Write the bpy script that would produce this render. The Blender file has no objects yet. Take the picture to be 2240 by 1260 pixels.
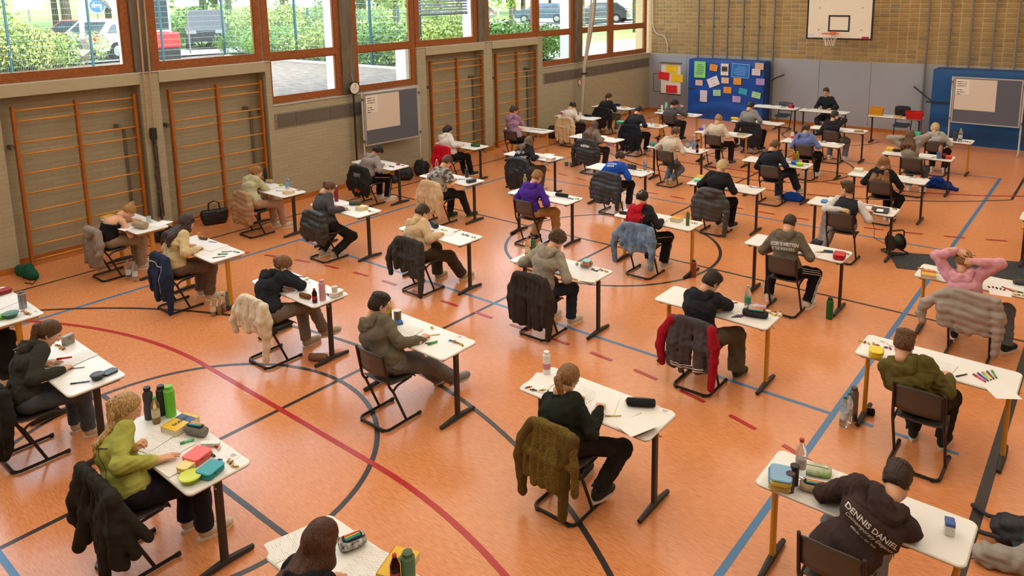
import bpy, bmesh, math, random
import numpy as np
from mathutils import Vector, Matrix
from mathutils.bvhtree import BVHTree

# ---------------------------------------------------------------- camera, sky, lights
SC = bpy.context.scene
COL = SC.collection
random.seed(7)
RNG = np.random.default_rng(7)
# camera solved from the court markings, desks and walls; the photo is a 2240x1260 frame with vertical shift
F_PX, CX, CY = 1631.742, 1120.0, 269.26
YAW, PITCH, ROLL = -0.693453, -0.170938, -0.0170404
CAM = np.array([13.1944, 0.0, 4.18887])
_F = np.array([math.sin(YAW)*math.cos(PITCH), math.cos(YAW)*math.cos(PITCH), math.sin(PITCH)])
_R0 = np.array([math.cos(YAW), -math.sin(YAW), 0.0]); _U0 = np.cross(_R0, _F)
_R = _R0*math.cos(ROLL)+_U0*math.sin(ROLL); _U = np.cross(_R, _F)
cam = bpy.data.cameras.new('camera'); camo = bpy.data.objects.new('camera', cam); COL.objects.link(camo)
cam.sensor_fit = 'HORIZONTAL'; cam.sensor_width = 36.0; cam.lens = F_PX/2240*36
cam.shift_x = 0.0; cam.shift_y = -(630-CY)/2240; cam.clip_start = 0.05; cam.clip_end = 400
camo.matrix_world = Matrix(((_R[0], _U[0], -_F[0], CAM[0]), (_R[1], _U[1], -_F[1], CAM[1]), (_R[2], _U[2], -_F[2], CAM[2]), (0, 0, 0, 1)))
SC.camera = camo
def ray(px, py):
    d = _F + (px-CX)/F_PX*_R - (py-CY)/F_PX*_U
    return d
def at(px, py, z=0.0, axis=2):
    d = ray(px, py); t = (z-CAM[axis])/d[axis]
    return CAM + d*t

vs = SC.view_settings
vs.view_transform = 'Standard'; vs.look = 'None'; vs.gamma = 1.0; vs.use_curve_mapping = False
vs.exposure = 0.22
SC.display_settings.display_device = 'sRGB'

w = bpy.data.worlds.new('sky'); SC.world = w; w.use_nodes = True
nt = w.node_tree; nt.nodes.clear()
o_ = nt.nodes.new('ShaderNodeOutputWorld'); bg = nt.nodes.new('ShaderNodeBackground'); sky = nt.nodes.new('ShaderNodeTexSky')
sky.sky_type = 'NISHITA'; sky.sun_disc = False; sky.sun_elevation = math.radians(38); sky.sun_rotation = math.radians(60)
sky.air_density = 1.6; sky.dust_density = 5.0; sky.ozone_density = 1.2
mixw = nt.nodes.new('ShaderNodeMixRGB'); mixw.inputs[0].default_value = 0.6; mixw.inputs[2].default_value = (5.2, 5.5, 5.9, 1)
nt.links.new(sky.outputs[0], mixw.inputs[1]); nt.links.new(mixw.outputs[0], bg.inputs[0]); nt.links.new(bg.outputs[0], o_.inputs[0])
bg.inputs[1].default_value = 0.98
# soft hazy sun, high in front of the gallery side, lights the trees outside
sl = bpy.data.lights.new('sun', 'SUN'); sl.energy = 1.5; sl.angle = math.radians(25); sl.color = (1, .96, .88)
so = bpy.data.objects.new('sun', sl); COL.objects.link(so); so.rotation_euler = (math.radians(38), math.radians(24), 0)

# ---------------------------------------------------------------- helpers
def lin(c):
    if isinstance(c, str):
        c = c.lstrip('#'); c = [int(c[i:i+2], 16)/255 for i in (0, 2, 4)]
    return tuple(((v/12.92) if v <= 0.04045 else ((v+0.055)/1.055)**2.4) for v in c[:3])
MATS = {}
def mat(name, col, rough=0.6, metal=0.0, var=0.0, vscale=8.0, bump=0.0, bscale=60.0, trans=0.0, emit=0.0, spec=0.5, stretch=None, col2=None, alpha=1.0, ior=1.45, coat=0.0):
    if name in MATS: return MATS[name]
    m = bpy.data.materials.new(name); m.use_nodes = True; n = m.node_tree; b = n.nodes['Principled BSDF']
    c = lin(col)
    b.inputs['Base Color'].default_value = (*c, 1); b.inputs['Roughness'].default_value = rough; b.inputs['Metallic'].default_value = metal
    b.inputs['Specular IOR Level'].default_value = spec; b.inputs['IOR'].default_value = ior
    if coat: b.inputs['Coat Weight'].default_value = coat; b.inputs['Coat Roughness'].default_value = 0.08
    if trans: b.inputs['Transmission Weight'].default_value = trans
    if emit: b.inputs['Emission Color'].default_value = (*c, 1); b.inputs['Emission Strength'].default_value = emit
    if alpha < 1: b.inputs['Alpha'].default_value = alpha
    if var or bump or col2:
        tc = n.nodes.new('ShaderNodeTexCoord'); src = tc.outputs['Object']
        mp = n.nodes.new('ShaderNodeMapping'); n.links.new(src, mp.inputs[0]); 
        if stretch: mp.inputs['Scale'].default_value = stretch
        src = mp.outputs[0]
    if var or col2:
        nz = n.nodes.new('ShaderNodeTexNoise'); nz.inputs['Scale'].default_value = vscale; nz.inputs['Detail'].default_value = 5
        n.links.new(src, nz.inputs['Vector'])
        rp = n.nodes.new('ShaderNodeValToRGB'); rp.color_ramp.elements[0].position = 0.33; rp.color_ramp.elements[1].position = 0.67
        c2 = lin(col2) if col2 else tuple(min(1, v*(1+var)) for v in c)
        c1 = c if col2 else tuple(v*(1-var) for v in c)
        rp.color_ramp.elements[0].color = (*c1, 1); rp.color_ramp.elements[1].color = (*c2, 1)
        n.links.new(nz.outputs['Fac'], rp.inputs[0]); n.links.new(rp.outputs[0], b.inputs['Base Color'])
    if bump:
        nb = n.nodes.new('ShaderNodeTexNoise'); nb.inputs['Scale'].default_value = bscale; nb.inputs['Detail'].default_value = 4
        n.links.new(src, nb.inputs['Vector'])
        bp = n.nodes.new('ShaderNodeBump'); bp.inputs['Strength'].default_value = bump; bp.inputs['Distance'].default_value = 0.01
        n.links.new(nb.outputs['Fac'], bp.inputs['Height']); n.links.new(bp.outputs[0], b.inputs['Normal'])
    MATS[name] = m
    return m
def cloth(col, var=0.12):            # woven or knitted fabric of one colour
    return mat('cloth_'+str(col), col, 0.92, var=var, vscale=9, bump=0.7, bscale=26, spec=0.2)
def plastic(col, rough=0.4):
    return mat('plastic_%s_%s' % (col, rough), col, rough, var=0.04, vscale=5)
def hue(c, f): return '#' + ''.join('%02x' % max(0, min(255, int(int(c.lstrip('#')[i:i+2], 16)*f))) for i in (0, 2, 4))

def mkmesh(name, V, Fs, mats, smooth=False, mi=None):
    me = bpy.data.meshes.new(name)
    V = np.asarray(V, float)
    if isinstance(Fs, np.ndarray) and Fs.ndim == 2:
        n, k = Fs.shape
        me.vertices.add(len(V)); me.vertices.foreach_set('co', V.ravel())
        me.loops.add(n*k); me.loops.foreach_set('vertex_index', Fs.ravel().astype(np.int32))
        me.polygons.add(n); me.polygons.foreach_set('loop_start', np.arange(0, n*k, k, dtype=np.int32))
        me.polygons.foreach_set('loop_total', np.full(n, k, dtype=np.int32))
        me.update(calc_edges=True)
    else:
        me.from_pydata([tuple(v) for v in V], [], [tuple(f) for f in Fs]); me.update()
    for m in (mats if isinstance(mats, (list, tuple)) else [mats]): me.materials.append(m)
    if mi is not None: me.polygons.foreach_set('material_index', np.asarray(mi, np.int32))
    if smooth: me.polygons.foreach_set('use_smooth', np.ones(len(me.polygons), bool))
    me.update()
    return me
def link(name, me, parent=None, loc=None, rot=None):
    o = bpy.data.objects.new(name, me); COL.objects.link(o)
    if loc is not None: o.location = tuple(loc)
    if rot is not None: o.rotation_euler = rot
    if parent is not None: o.parent = parent
    return o
def tag(o, label, cat, group=None):
    o['label'] = label; o['category'] = cat
    if group: o['group'] = group
    return o
def thing(name, label, cat, loc=(0, 0, 0), rz=0.0, group=None):
    o = bpy.data.objects.new(name, None); COL.objects.link(o); o.location = tuple(loc); o.rotation_euler = (0, 0, rz)
    o.empty_display_size = 0.1
    return tag(o, label, cat, group)
def struct(o): o['kind'] = 'structure'; return o
CH = {}
def kids(o): return [c for c in COL.objects if c.parent == o]
def copy_tree(o, cache):
    """copy of a thing with its parts; cache: list of (object, parent index)"""
    out = []
    for src, pi in cache:
        c = src.copy(); COL.objects.link(c); c.parent = out[pi] if pi >= 0 else None
        out.append(c)
    return out[0]
def tree_cache(o):
    lst = [(o, -1)]; i = 0; allo = list(COL.objects)
    while i < len(lst):
        for c in allo:
            if c.parent == lst[i][0]: lst.append((c, i))
        i += 1
    return lst

class MB:
    """collects simple shapes into one mesh"""
    def __init__(s): s.v = []; s.f = []; s.m = []; s.cur = 0
    def add(s, V, Fs, m=None):
        k = len(s.v); s.v.extend([tuple(map(float, v)) for v in V]); s.f.extend([tuple(int(i)+k for i in f) for f in Fs])
        s.m.extend([s.cur if m is None else m]*len(Fs)); return s
    def box(s, c, d, rz=0.0, m=None, rx=0.0):
        x, y, z = d[0]/2, d[1]/2, d[2]/2
        V = [(a*x, b*y, e*z) for e in (-1, 1) for b in (-1, 1) for a in (-1, 1)]
        if rx: V = [(a, b*math.cos(rx)-e*math.sin(rx), b*math.sin(rx)+e*math.cos(rx)) for a, b, e in V]
        cr, sr = math.cos(rz), math.sin(rz)
        V = [(c[0]+a*cr-b*sr, c[1]+a*sr+b*cr, c[2]+e) for a, b, e in V]
        return s.add(V, [(0, 2, 3, 1), (4, 5, 7, 6), (0, 1, 5, 4), (2, 6, 7, 3), (0, 4, 6, 2), (1, 3, 7, 5)], m)
    def rbox(s, c, d, r=0.01, seg=2, m=None, rz=0.0):
        """box with rounded vertical corners and softened rims"""
        x, y, z = d[0]/2, d[1]/2, d[2]/2; r = min(r, x*.98, y*.98); e = min(r*.5, z*.6)
        def ring(off, zz):
            P = []
            for qx, qy, a0 in ((1, 1, 0), (-1, 1, 90), (-1, -1, 180), (1, -1, 270)):
                for i in range(seg+2):
                    a = math.radians(a0+90*i/(seg+1))
                    P.append((qx*(x-r)+(r-off)*math.cos(a), qy*(y-r)+(r-off)*math.sin(a), zz))
            return P
        R = [ring(e, -z), ring(0, -z+e), ring(0, z-e), ring(e, z)]
        n = len(R[0]); V = [p for q in R for p in q]; Fs = []
        for j in range(3):
            for i in range(n): Fs.append((j*n+i, j*n+(i+1) % n, (j+1)*n+(i+1) % n, (j+1)*n+i))
        Fs.append(tuple(range(n-1, -1, -1))); Fs.append(tuple(range(3*n, 4*n)))
        cr, sr = math.cos(rz), math.sin(rz)
        V = [(c[0]+a*cr-b*sr, c[1]+a*sr+b*cr, c[2]+q) for a, b, q in V]
        return s.add(V, Fs, m)
    def cyl(s, a, b, r0, r1=None, n=10, m=None, caps=True):
        return s.tube([a, b], [r0, r0 if r1 is None else r1], n, m, caps)
    def tube(s, path, r, n=8, m=None, caps=True, closed=False, flat=1.0):
        P = [np.array(q, float) for q in path]; N = len(P)
        rs = r if isinstance(r, (list, tuple, np.ndarray)) else [r]*N
        V = []; up = None
        for i in range(N):
            t = (P[(i+1) % N]-P[i-1]) if closed else (P[min(i+1, N-1)]-P[max(i-1, 0)])
            t = t/(np.linalg.norm(t)+1e-9)
            if up is None:
                up = np.array([0, 0, 1.0]) if abs(t[2]) < .9 else np.array([0, 1.0, 0])
            u = up-t*(up@t); u /= np.linalg.norm(u)+1e-9; up = u; w_ = np.cross(t, u)
            for k in range(n):
                a = 2*math.pi*k/n; V.append(P[i]+rs[i]*(math.cos(a)*w_+flat*math.sin(a)*u))
        Fs = []
        for i in range(N if closed else N-1):
            for k in range(n):
                a, b = i*n+k, i*n+(k+1) % n; j = (i+1) % N
                Fs.append((a, b, j*n+(k+1) % n, j*n+k))
        if caps and not closed: Fs.append(tuple(range(n-1, -1, -1))); Fs.append(tuple(range((N-1)*n, N*n)))
        return s.add(V, Fs, m)
    def lathe(s, prof, c=(0, 0, 0), n=16, m=None, mm=None):
        V = []; 
        for r, z in prof:
            for k in range(n):
                a = 2*math.pi*k/n; V.append((c[0]+r*math.cos(a), c[1]+r*math.sin(a), c[2]+z))
        for j in range(len(prof)-1):
            Fs = [(j*n+k, j*n+(k+1) % n, (j+1)*n+(k+1) % n, (j+1)*n+k) for k in range(n)]
            s.f.extend([tuple(i+len(s.v) for i in f) for f in Fs]); s.m.extend([(mm[j] if mm else (s.cur if m is None else m))]*n)
        k0 = len(s.v); s.v.extend(V)
        s.f.append(tuple(k0+i for i in range(n-1, -1, -1))); s.m.append(mm[0] if mm else (s.cur if m is None else m))
        s.f.append(tuple(k0+(len(prof)-1)*n+i for i in range(n))); s.m.append(mm[-1] if mm else (s.cur if m is None else m))
        return s
    def mesh(s, name, mats, smooth=False):
        return mkmesh(name, s.v, s.f, mats, smooth, s.m)
    def build(s, name, mats, parent=None, loc=None, rot=None, smooth=False):
        me = s.mesh(name, mats, smooth)
        if smooth: autosmooth(me)
        return link(name, me, parent, loc, rot)
def autosmooth(me, ang=40):
    try: me.set_sharp_from_angle(angle=math.radians(ang))
    except Exception: pass
def rounded_path(P, r=0.05, n=4):
    """polyline with its corners rounded"""
    out = [np.array(P[0], float)]
    for i in range(1, len(P)-1):
        a, b, c = (np.array(P[j], float) for j in (i-1, i, i+1))
        da = (a-b); db = (c-b); la = np.linalg.norm(da); lb = np.linalg.norm(db); q = min(r, la*.45, lb*.45)
        p0 = b+da/la*q; p1 = b+db/lb*q
        for k in range(n+1):
            t = k/n; out.append((1-t)**2*p0+2*t*(1-t)*b+t*t*p1)
    out.append(np.array(P[-1], float)); return out
def text_mesh(txt, size, m, align='CENTER', bold=0.0, shear=0.0, space=1.0):
    cu = bpy.data.curves.new('lettering', 'FONT'); cu.body = txt; cu.size = size; cu.align_x = align; cu.align_y = 'CENTER'
    cu.offset = bold; cu.shear = shear; cu.space_character = space; cu.resolution_u = 3
    ob = bpy.data.objects.new('lettering', cu); COL.objects.link(ob)
    dg = bpy.context.evaluated_depsgraph_get(); me = bpy.data.meshes.new_from_object(ob.evaluated_get(dg))
    bpy.data.objects.remove(ob); bpy.data.curves.remove(cu)
    me.materials.clear(); me.materials.append(m)
    return me
# ---------------------------------------------------------------- materials of the hall
def floor_material():
    m = bpy.data.materials.new('orange_linoleum'); m.use_nodes = True; n = m.node_tree; b = n.nodes['Principled BSDF']; L = n.links.new
    tc = n.nodes.new('ShaderNodeTexCoord')
    mp = n.nodes.new('ShaderNodeMapping'); mp.inputs['Scale'].default_value = (5, 42, 1); mp.inputs['Rotation'].default_value = (0, 0, 0.06); L(tc.outputs['Object'], mp.inputs[0])
    a = n.nodes.new('ShaderNodeTexNoise'); a.inputs['Scale'].default_value = 2.2; a.inputs['Detail'].default_value = 6; L(mp.outputs[0], a.inputs['Vector'])
    r = n.nodes.new('ShaderNodeValToRGB'); e = r.color_ramp.elements
    e[0].position = .28; e[0].color = (*lin('#c47848'), 1); e[1].position = .72; e[1].color = (*lin('#e49e6a'), 1)
    q = r.color_ramp.elements.new(.5); q.color = (*lin('#da8d59'), 1)
    L(a.outputs['Fac'], r.inputs[0])
    mp2 = n.nodes.new('ShaderNodeMapping'); mp2.inputs['Scale'].default_value = (16, 120, 1); L(tc.outputs['Object'], mp2.inputs[0])
    d = n.nodes.new('ShaderNodeTexNoise'); d.inputs['Scale'].default_value = 1.0; d.inputs['Detail'].default_value = 2; L(mp2.outputs[0], d.inputs['Vector'])
    r2 = n.nodes.new('ShaderNodeValToRGB'); r2.color_ramp.elements[0].position = .63; r2.color_ramp.elements[1].position = .72
    r2.color_ramp.elements[0].color = (0, 0, 0, 1); r2.color_ramp.elements[1].color = (.45, .45, .45, 1); L(d.outputs['Fac'], r2.inputs[0])
    mx = n.nodes.new('ShaderNodeMixRGB'); L(r2.outputs[0], mx.inputs[0]); L(r.outputs[0], mx.inputs[1]); mx.inputs[2].default_value = (*lin('#95643f'), 1)
    L(mx.outputs[0], b.inputs['Base Color'])
    c = n.nodes.new('ShaderNodeTexNoise'); c.inputs['Scale'].default_value = .7; c.inputs['Detail'].default_value = 3; L(tc.outputs['Object'], c.inputs['Vector'])
    mr = n.nodes.new('ShaderNodeMapRange'); mr.inputs[1].default_value = .3; mr.inputs[2].default_value = .7; mr.inputs[3].default_value = .21; mr.inputs[4].default_value = .29
    L(c.outputs['Fac'], mr.inputs[0]); L(mr.outputs[0], b.inputs['Roughness'])
    b.inputs['Specular IOR Level'].default_value = .6
    return m
def brickish(name, c1, c2, cm, bw, bh, mortar, rough=.85, bump=.3, axis='yz', off=.5):
    m = bpy.data.materials.new(name); m.use_nodes = True; n = m.node_tree; b = n.nodes['Principled BSDF']; L = n.links.new
    tc = n.nodes.new('ShaderNodeTexCoord'); sp = n.nodes.new('ShaderNodeSeparateXYZ'); cb = n.nodes.new('ShaderNodeCombineXYZ')
    L(tc.outputs['Object'], sp.inputs[0]); L(sp.outputs[{'x': 0, 'y': 1}[axis[0]]], cb.inputs[0]); L(sp.outputs[2], cb.inputs[1])
    t = n.nodes.new('ShaderNodeTexBrick'); t.offset = off; L(cb.outputs[0], t.inputs['Vector'])
    t.inputs['Color1'].default_value = (*lin(c1), 1); t.inputs['Color2'].default_value = (*lin(c2), 1); t.inputs['Mortar'].default_value = (*lin(cm), 1)
    t.inputs['Scale'].default_value = 1; t.inputs['Brick Width'].default_value = bw; t.inputs['Row Height'].default_value = bh; t.inputs['Mortar Size'].default_value = mortar
    nz = n.nodes.new('ShaderNodeTexNoise'); nz.inputs['Scale'].default_value = 3; L(tc.outputs['Object'], nz.inputs['Vector'])
    mx = n.nodes.new('ShaderNodeMixRGB'); mx.blend_type = 'MULTIPLY'; mx.inputs[0].default_value = .25; L(t.outputs[0], mx.inputs[1]); L(nz.outputs[0], mx.inputs[2])
    L(t.outputs[0], b.inputs['Base Color']); b.inputs['Roughness'].default_value = rough
    bp = n.nodes.new('ShaderNodeBump'); bp.inputs['Strength'].default_value = bump; bp.inputs['Distance'].default_value = .006; bp.invert = True
    L(t.outputs['Fac'], bp.inputs['Height']); L(bp.outputs[0], b.inputs['Normal'])
    return m
M_FLOOR = floor_material()
M_WALL = brickish('painted_brick', '#aca48a', '#a69e84', '#9c947a', .25, .075, .004)
M_BEAM = mat('painted_concrete_beam', '#b0a88e', .8, var=.04, vscale=4)
M_CONC = mat('raw_concrete', '#6f6455', .9, var=.28, vscale=7, bump=.3, bscale=30, stretch=(1, 1, .25))
M_WHITE_EXT = mat('white_render', '#e9e9ea', .8, var=.03)
M_FRAME = mat('orange_brown_frame', '#95562a', .45, var=.18, vscale=3, stretch=(6, 6, 6))
M_BASE = mat('baseboard_wood', '#b26b2b', .5, var=.12, vscale=6)
M_RUNG = mat('ladder_wood', '#d08e3a', .42, var=.12, vscale=5, coat=.2)
M_POSTW = mat('ladder_post_wood', '#a85f1c', .42, var=.14, vscale=5, coat=.2)
M_METAL = mat('grey_steel', '#8b8985', .4, .8)
M_DARKMET = mat('dark_steel', '#3a3733', .45, .5)
M_SILL = mat('sill_plate', '#c9c6bf', .5)
M_FELT = mat('grey_felt', '#a4a5ab', .97, var=.10, vscale=140, bump=.2, bscale=260, spec=.1)
M_MORTAR = mat('pale_mortar', '#d0b98b', .9, var=.08, vscale=20)
M_BRICKS = [mat('clay_brick_%d' % i, c, .88, var=.10, vscale=30, bump=.25, bscale=150) for i, c in enumerate(('#a88a5b', '#a48759', '#ae9060', '#9a8059', '#918068'))]
M_CEIL = mat('ceiling_white', '#d9d4c8', .9)
def glass_mat():
    m = bpy.data.materials.new('window_glass'); m.use_nodes = True; n = m.node_tree; n.nodes.clear()
    o = n.nodes.new('ShaderNodeOutputMaterial'); t = n.nodes.new('ShaderNodeBsdfTransparent'); g = n.nodes.new('ShaderNodeBsdfGlossy'); x = n.nodes.new('ShaderNodeMixShader')
    t.inputs[0].default_value = (.95, .97, .97, 1); g.inputs['Roughness'].default_value = .02; lw = n.nodes.new('ShaderNodeLayerWeight'); pw = n.nodes.new('ShaderNodeMath'); pw.operation = 'POWER'; pw.inputs[1].default_value = 5
    fr = n.nodes.new('ShaderNodeMath'); fr.operation = 'MULTIPLY_ADD'; fr.inputs[1].default_value = .6; fr.inputs[2].default_value = .03
    n.links.new(lw.outputs['Facing'], pw.inputs[0]); n.links.new(pw.outputs[0], fr.inputs[0]); n.links.new(fr.outputs[0], x.inputs[0]); n.links.new(t.outputs[0], x.inputs[1]); n.links.new(g.outputs[0], x.inputs[2]); n.links.new(x.outputs[0], o.inputs[0])
    return m
M_GLASS = glass_mat()

# ---------------------------------------------------------------- room shell
YB, XR_WALL, YF_WALL, ZC = 23.63, 17.6, -3.0, 6.6
struct(MB().box(((XR_WALL-.4)/2, (YB+YF_WALL)/2, -.05), (XR_WALL+.8, YB-YF_WALL+.4, .1)).build('floor', M_FLOOR))
FLOOR = bpy.data.objects['floor']
struct(MB().box(((XR_WALL-.4)/2, (YB+YF_WALL)/2, ZC+.05), (XR_WALL+.8, YB-YF_WALL+.4, .1)).build('ceiling', M_CEIL))
wb = MB()
for y0, y1, zt in ((-3, 3.66, 2.95), (5.79, 6.12, 2.95), (8.24, 8.36, 2.95), (8.36, 12.34, 2.05), (12.34, 12.63, 2.95), (14.75, 15.08, 2.95), (17.09, 17.32, 2.95), (17.32, YB, 2.05)):
    wb.box((-.2, (y0+y1)/2, zt/2), (.4, y1-y0, zt))
for y0, y1 in ((3.66, 5.79), (6.12, 8.24), (12.63, 14.75), (15.08, 17.09)):
    wb.box((-.37, (y0+y1)/2, 1.475), (.06, y1-y0, 2.95))
WL = struct(wb.build('wall_left', M_WALL))
bm_ = MB()
for y0, y1 in ((3.66, 5.79), (6.12, 8.24), (12.63, 14.75), (15.08, 17.09)):
    bm_.box((-.16, (y0+y1)/2, 2.855), (.36, y1-y0+.0, .19))
bm_.build('lintel_beam', M_BEAM, WL)
ex = MB()      # white rendered outside of the niches
for y0, y1 in ((3.5, 8.36), (12.34, 17.32)): ex.box((-.58, (y0+y1)/2, 1.47), (.36, y1-y0, 2.9))
ex.build('outer_render', M_WHITE_EXT, WL)
for y0, y1, z in ((-3, 8.36, 2.95), (8.36, 12.34, 2.05), (12.34, 17.32, 2.95), (17.32, YB, 2.05)):
    MB().box((-.13, (y0+y1)/2, z+.008), (.30, y1-y0, .016)).build('window_sill', M_SILL, WL)
# concrete pillars between the windows, white outside
for i, (y0, y1, z0) in enumerate(((1.3, 1.65, 2.95), (5.74, 6.03, 2.95), (10.13, 10.46, 2.05), (14.57, 14.90, 2.95), (18.97, 19.31, 2.05))):
    pl = struct(MB().box((-.1, (y0+y1)/2, (z0+ZC)/2), (.22, y1-y0, ZC-z0)).build('trim_%d' % (i+1), M_CONC))
    MB().box((-.4, (y0+y1)/2, (z0+ZC)/2-.1), (.34, y1-y0-.004, ZC-z0+.2)).build('outer_fin', M_WHITE_EXT, pl)
struct(MB().box((-.2, (YF_WALL+YB)/2, 6.4), (.4, YB-YF_WALL, .4)).build('trim_6', M_BEAM))
# back wall: grey felt panels below, clay brick above
WBK = struct(MB().box(((XR_WALL-.4)/2, YB+.15, ZC/2), (XR_WALL+.8, .3, ZC)).build('wall_back', M_MORTAR))
xs = [-.0, 1.45, 2.95, 4.45, 5.89, 7.36, 8.79, 10.25, 11.7, 13.2, 14.7, 16.2, 17.6]
for a, b in zip(xs[:-1], xs[1:]):
    MB().rbox(((a+b)/2, YB-.02, 1.02), (b-a-.008, .04, 2.03), .004, 1).build('felt_panel', M_FELT, WBK)
bw, bh = .2565, .1300
bmesh_b = [MB().box((0, 0, 0), (bw-.034, .03, bh-.036)).mesh('brick', m) for m in M_BRICKS]
cells = []
for j in range(35):
    for i in range(69):
        x = .06+bw*(i+.5); z = 2.055+bh*(j+.5)
        if x > XR_WALL-.1 or z > ZC-.1: continue
        cells.append((abs(x-6.5)*.55+abs(z-2.0)*2.2 + (30 if x > 11.6 else 0), x, z))
cells.sort()
rb = random.Random(3)
rest = MB()
for k, (d, x, z) in enumerate(cells):
    q = rb.choices(range(5), (5, 5, 4, 2, 1))[0]
    if k < 300: link('brick', bmesh_b[q], WBK, (x, YB-.006, z))
    else: rest.box((x, YB-.006, z), (bw-.034, .03, bh-.036), m=q)
o = rest.build('bricks', M_BRICKS, WBK); o['kind'] = 'stuff'
struct(MB().box((XR_WALL+.1, (YF_WALL+YB)/2, ZC/2), (.2, YB-YF_WALL, ZC)).build('wall_right', M_WALL))
struct(MB().box((XR_WALL/2, YF_WALL-.1, ZC/2), (XR_WALL+.8, .2, ZC)).build('wall_front', M_WALL))
# baseboards
for i, (y0, y1, x) in enumerate(((-3, 3.66, .008), (3.66, 5.79, -.332), (5.79, 6.12, .008), (6.12, 8.24, -.332), (8.24, 12.63, .008), (12.63, 14.75, -.332), (14.75, 15.08, .008), (15.08, 17.09, -.332), (17.09, YB, .008))):
    struct(MB().box((x, (y0+y1)/2, .05), (.016, y1-y0, .10)).build('baseboard_left' if i == 0 else 'baseboard_left.%03d' % i, M_BASE))
struct(MB().box((XR_WALL/2, YB-.048, .05), (XR_WALL, .016, .10)).build('baseboard_back', M_BASE))
# ventilation grilles under the low windows
M_GRILLE = mat('grille_grey', '#8d857a', .6, .3)
M_GRILLED = mat('grille_slot', '#4e4942', .8)
for y0, y1 in ((8.37, 12.3), (17.33, YB-.05)):
    v = struct(MB().box((.004, (y0+y1)/2, 1.73), (.012, y1-y0, .32)).build('trim_%d' % (7 if y0 < 9 else 8), M_GRILLE))
    n = int((y1-y0)/.42)
    for k in range(n):
        c = y0+.06+(y1-y0-.12)*(k+.5)/n
        g = MB(); g.box((.0125, c, 1.73), (.006, (y1-y0)/n-.03, .25), m=0)
        for q in range(9): g.box((.0165, c, 1.625+q*.026), (.004, (y1-y0)/n-.04, .012), m=1)
        g.build('grille_panel', [M_GRILLED, M_GRILLE], v)
# windows
M_SEAL = mat('window_seal', '#d8d8d6', .5)
WIN = [(1.66, 5.73, 2.97, 0, [3.3]), (6.04, 8.23, 2.97, 0, []), (8.27, 10.13, 2.08, 1, []), (10.46, 12.33, 2.08, 1, []), (12.36, 14.57, 2.97, 0, []), (14.90, 17.08, 2.97, 0, []),
       (17.10, 18.97, 2.08, 1, []), (19.31, 21.12, 2.08, 1, []), (21.13, 23.45, 2.08, 1, [])]
ZT = 6.2
for i, (y0, y1, z0, low, extra) in enumerate(WIN):
    fr = MB(); X = -.09; dX = .10; fw = .13
    fr.box((X, y0+fw/2, (z0+ZT)/2), (dX, fw, ZT-z0)); fr.box((X, y1-fw/2, (z0+ZT)/2), (dX, fw, ZT-z0))
    fr.box((X, (y0+y1)/2, z0+fw/2), (dX-.002, y1-y0-2*fw, fw)); fr.box((X, (y0+y1)/2, ZT-fw/2), (dX-.002, y1-y0-2*fw, fw))
    for e in extra: fr.box((X, e, (z0+ZT)/2), (dX-.004, .16, ZT-z0-2*fw))
    panes = [(z0+fw, ZT-fw)]
    if low: fr.box((X, (y0+y1)/2, 3.04), (dX-.003, y1-y0-2*fw, .135)); panes = [(z0+fw, 2.9725), (3.1075, ZT-fw)]
    # thin inner sash step
    for za, zb in panes:
        for ya in (y0+fw+.012, y1-fw-.012): fr.box((X+.02, ya, (za+zb)/2), (.03, .024, zb-za))
        for zz in (za+.012, zb-.012): fr.box((X+.02, (y0+y1)/2, zz), (.03, y1-y0-2*fw-.05, .024))
    wo = struct(fr.build('window_%d' % (i+1), M_FRAME))
    for za, zb in panes:
        MB().box((X-.01, (y0+y1)/2, (za+zb)/2), (.006, y1-y0-2*fw-.004, zb-za-.004)).build('pane', M_GLASS, wo)
# venetian blind outside the fifth window
bl = thing('venetian_blind', 'grey venetian blind pulled halfway down behind a window', 'blind', (-.23, 13.45, 3.72))
M_BLIND = mat('blind_aluminium', '#7d838a', .45, .3)
slm = MB().box((0, 0, 0), (.07, 1.9, .004), rz=0).mesh('slat', M_BLIND)
for k in range(34): link('slat', slm, bl, (0, 0, .04+k*.072), (0, math.radians(35), 0))
MB().box((0, 0, 0), (.05, 1.9, .03)).build('bottom_rail', M_BLIND, bl)
for s_ in (-.8, 0, .8): MB().box((.045, s_, 1.2), (.004, .008, 2.4)).build('cord', M_SEAL, bl)

# court markings
M_BLACK = mat('court_black', '#33302f', .3); M_BLUE = mat('court_blue', '#3c77a8', .3); M_RED = mat('court_red', '#b32a2c', .3)
LZ = [0.0010]
def strip(pts, wd, m, closed=False):
    P = np.array(pts, float); n = len(P); V = []; Fs = []
    for i in range(n):
        t = (P[(i+1) % n]-P[i-1]) if closed else P[min(i+1, n-1)]-P[max(i-1, 0)]
        t /= np.linalg.norm(t); nn = np.array([-t[1], t[0]])
        V += [(*(P[i]+nn*wd/2), 0), (*(P[i]-nn*wd/2), 0)]
    for i in range(n if closed else n-1): j = (i+1) % n; Fs.append((2*i, 2*i+1, 2*j+1, 2*j))
    me = mkmesh('court_line', V, Fs, m); LZ[0] += .00006
    return link('court_line', me, FLOOR, (0, 0, LZ[0]))
def arc(cx, cy, r, a0, a1, n=48): return [(cx+r*math.cos(math.radians(a0+(a1-a0)*i/n)), cy+r*math.sin(math.radians(a0+(a1-a0)*i/n))) for i in range(n+1)]
CXC, CYC = 6.77, 10.28
strip([(CXC, -1.5), (CXC, 22.0)], .05, M_BLACK)
strip([(.9, CYC), (12.6, CYC)], .05, M_BLACK)
for x in (.9, 12.6): strip([(x, -2.6), (x, 23.2)], .05 if x < 1 else .085, M_BLACK)
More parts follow.
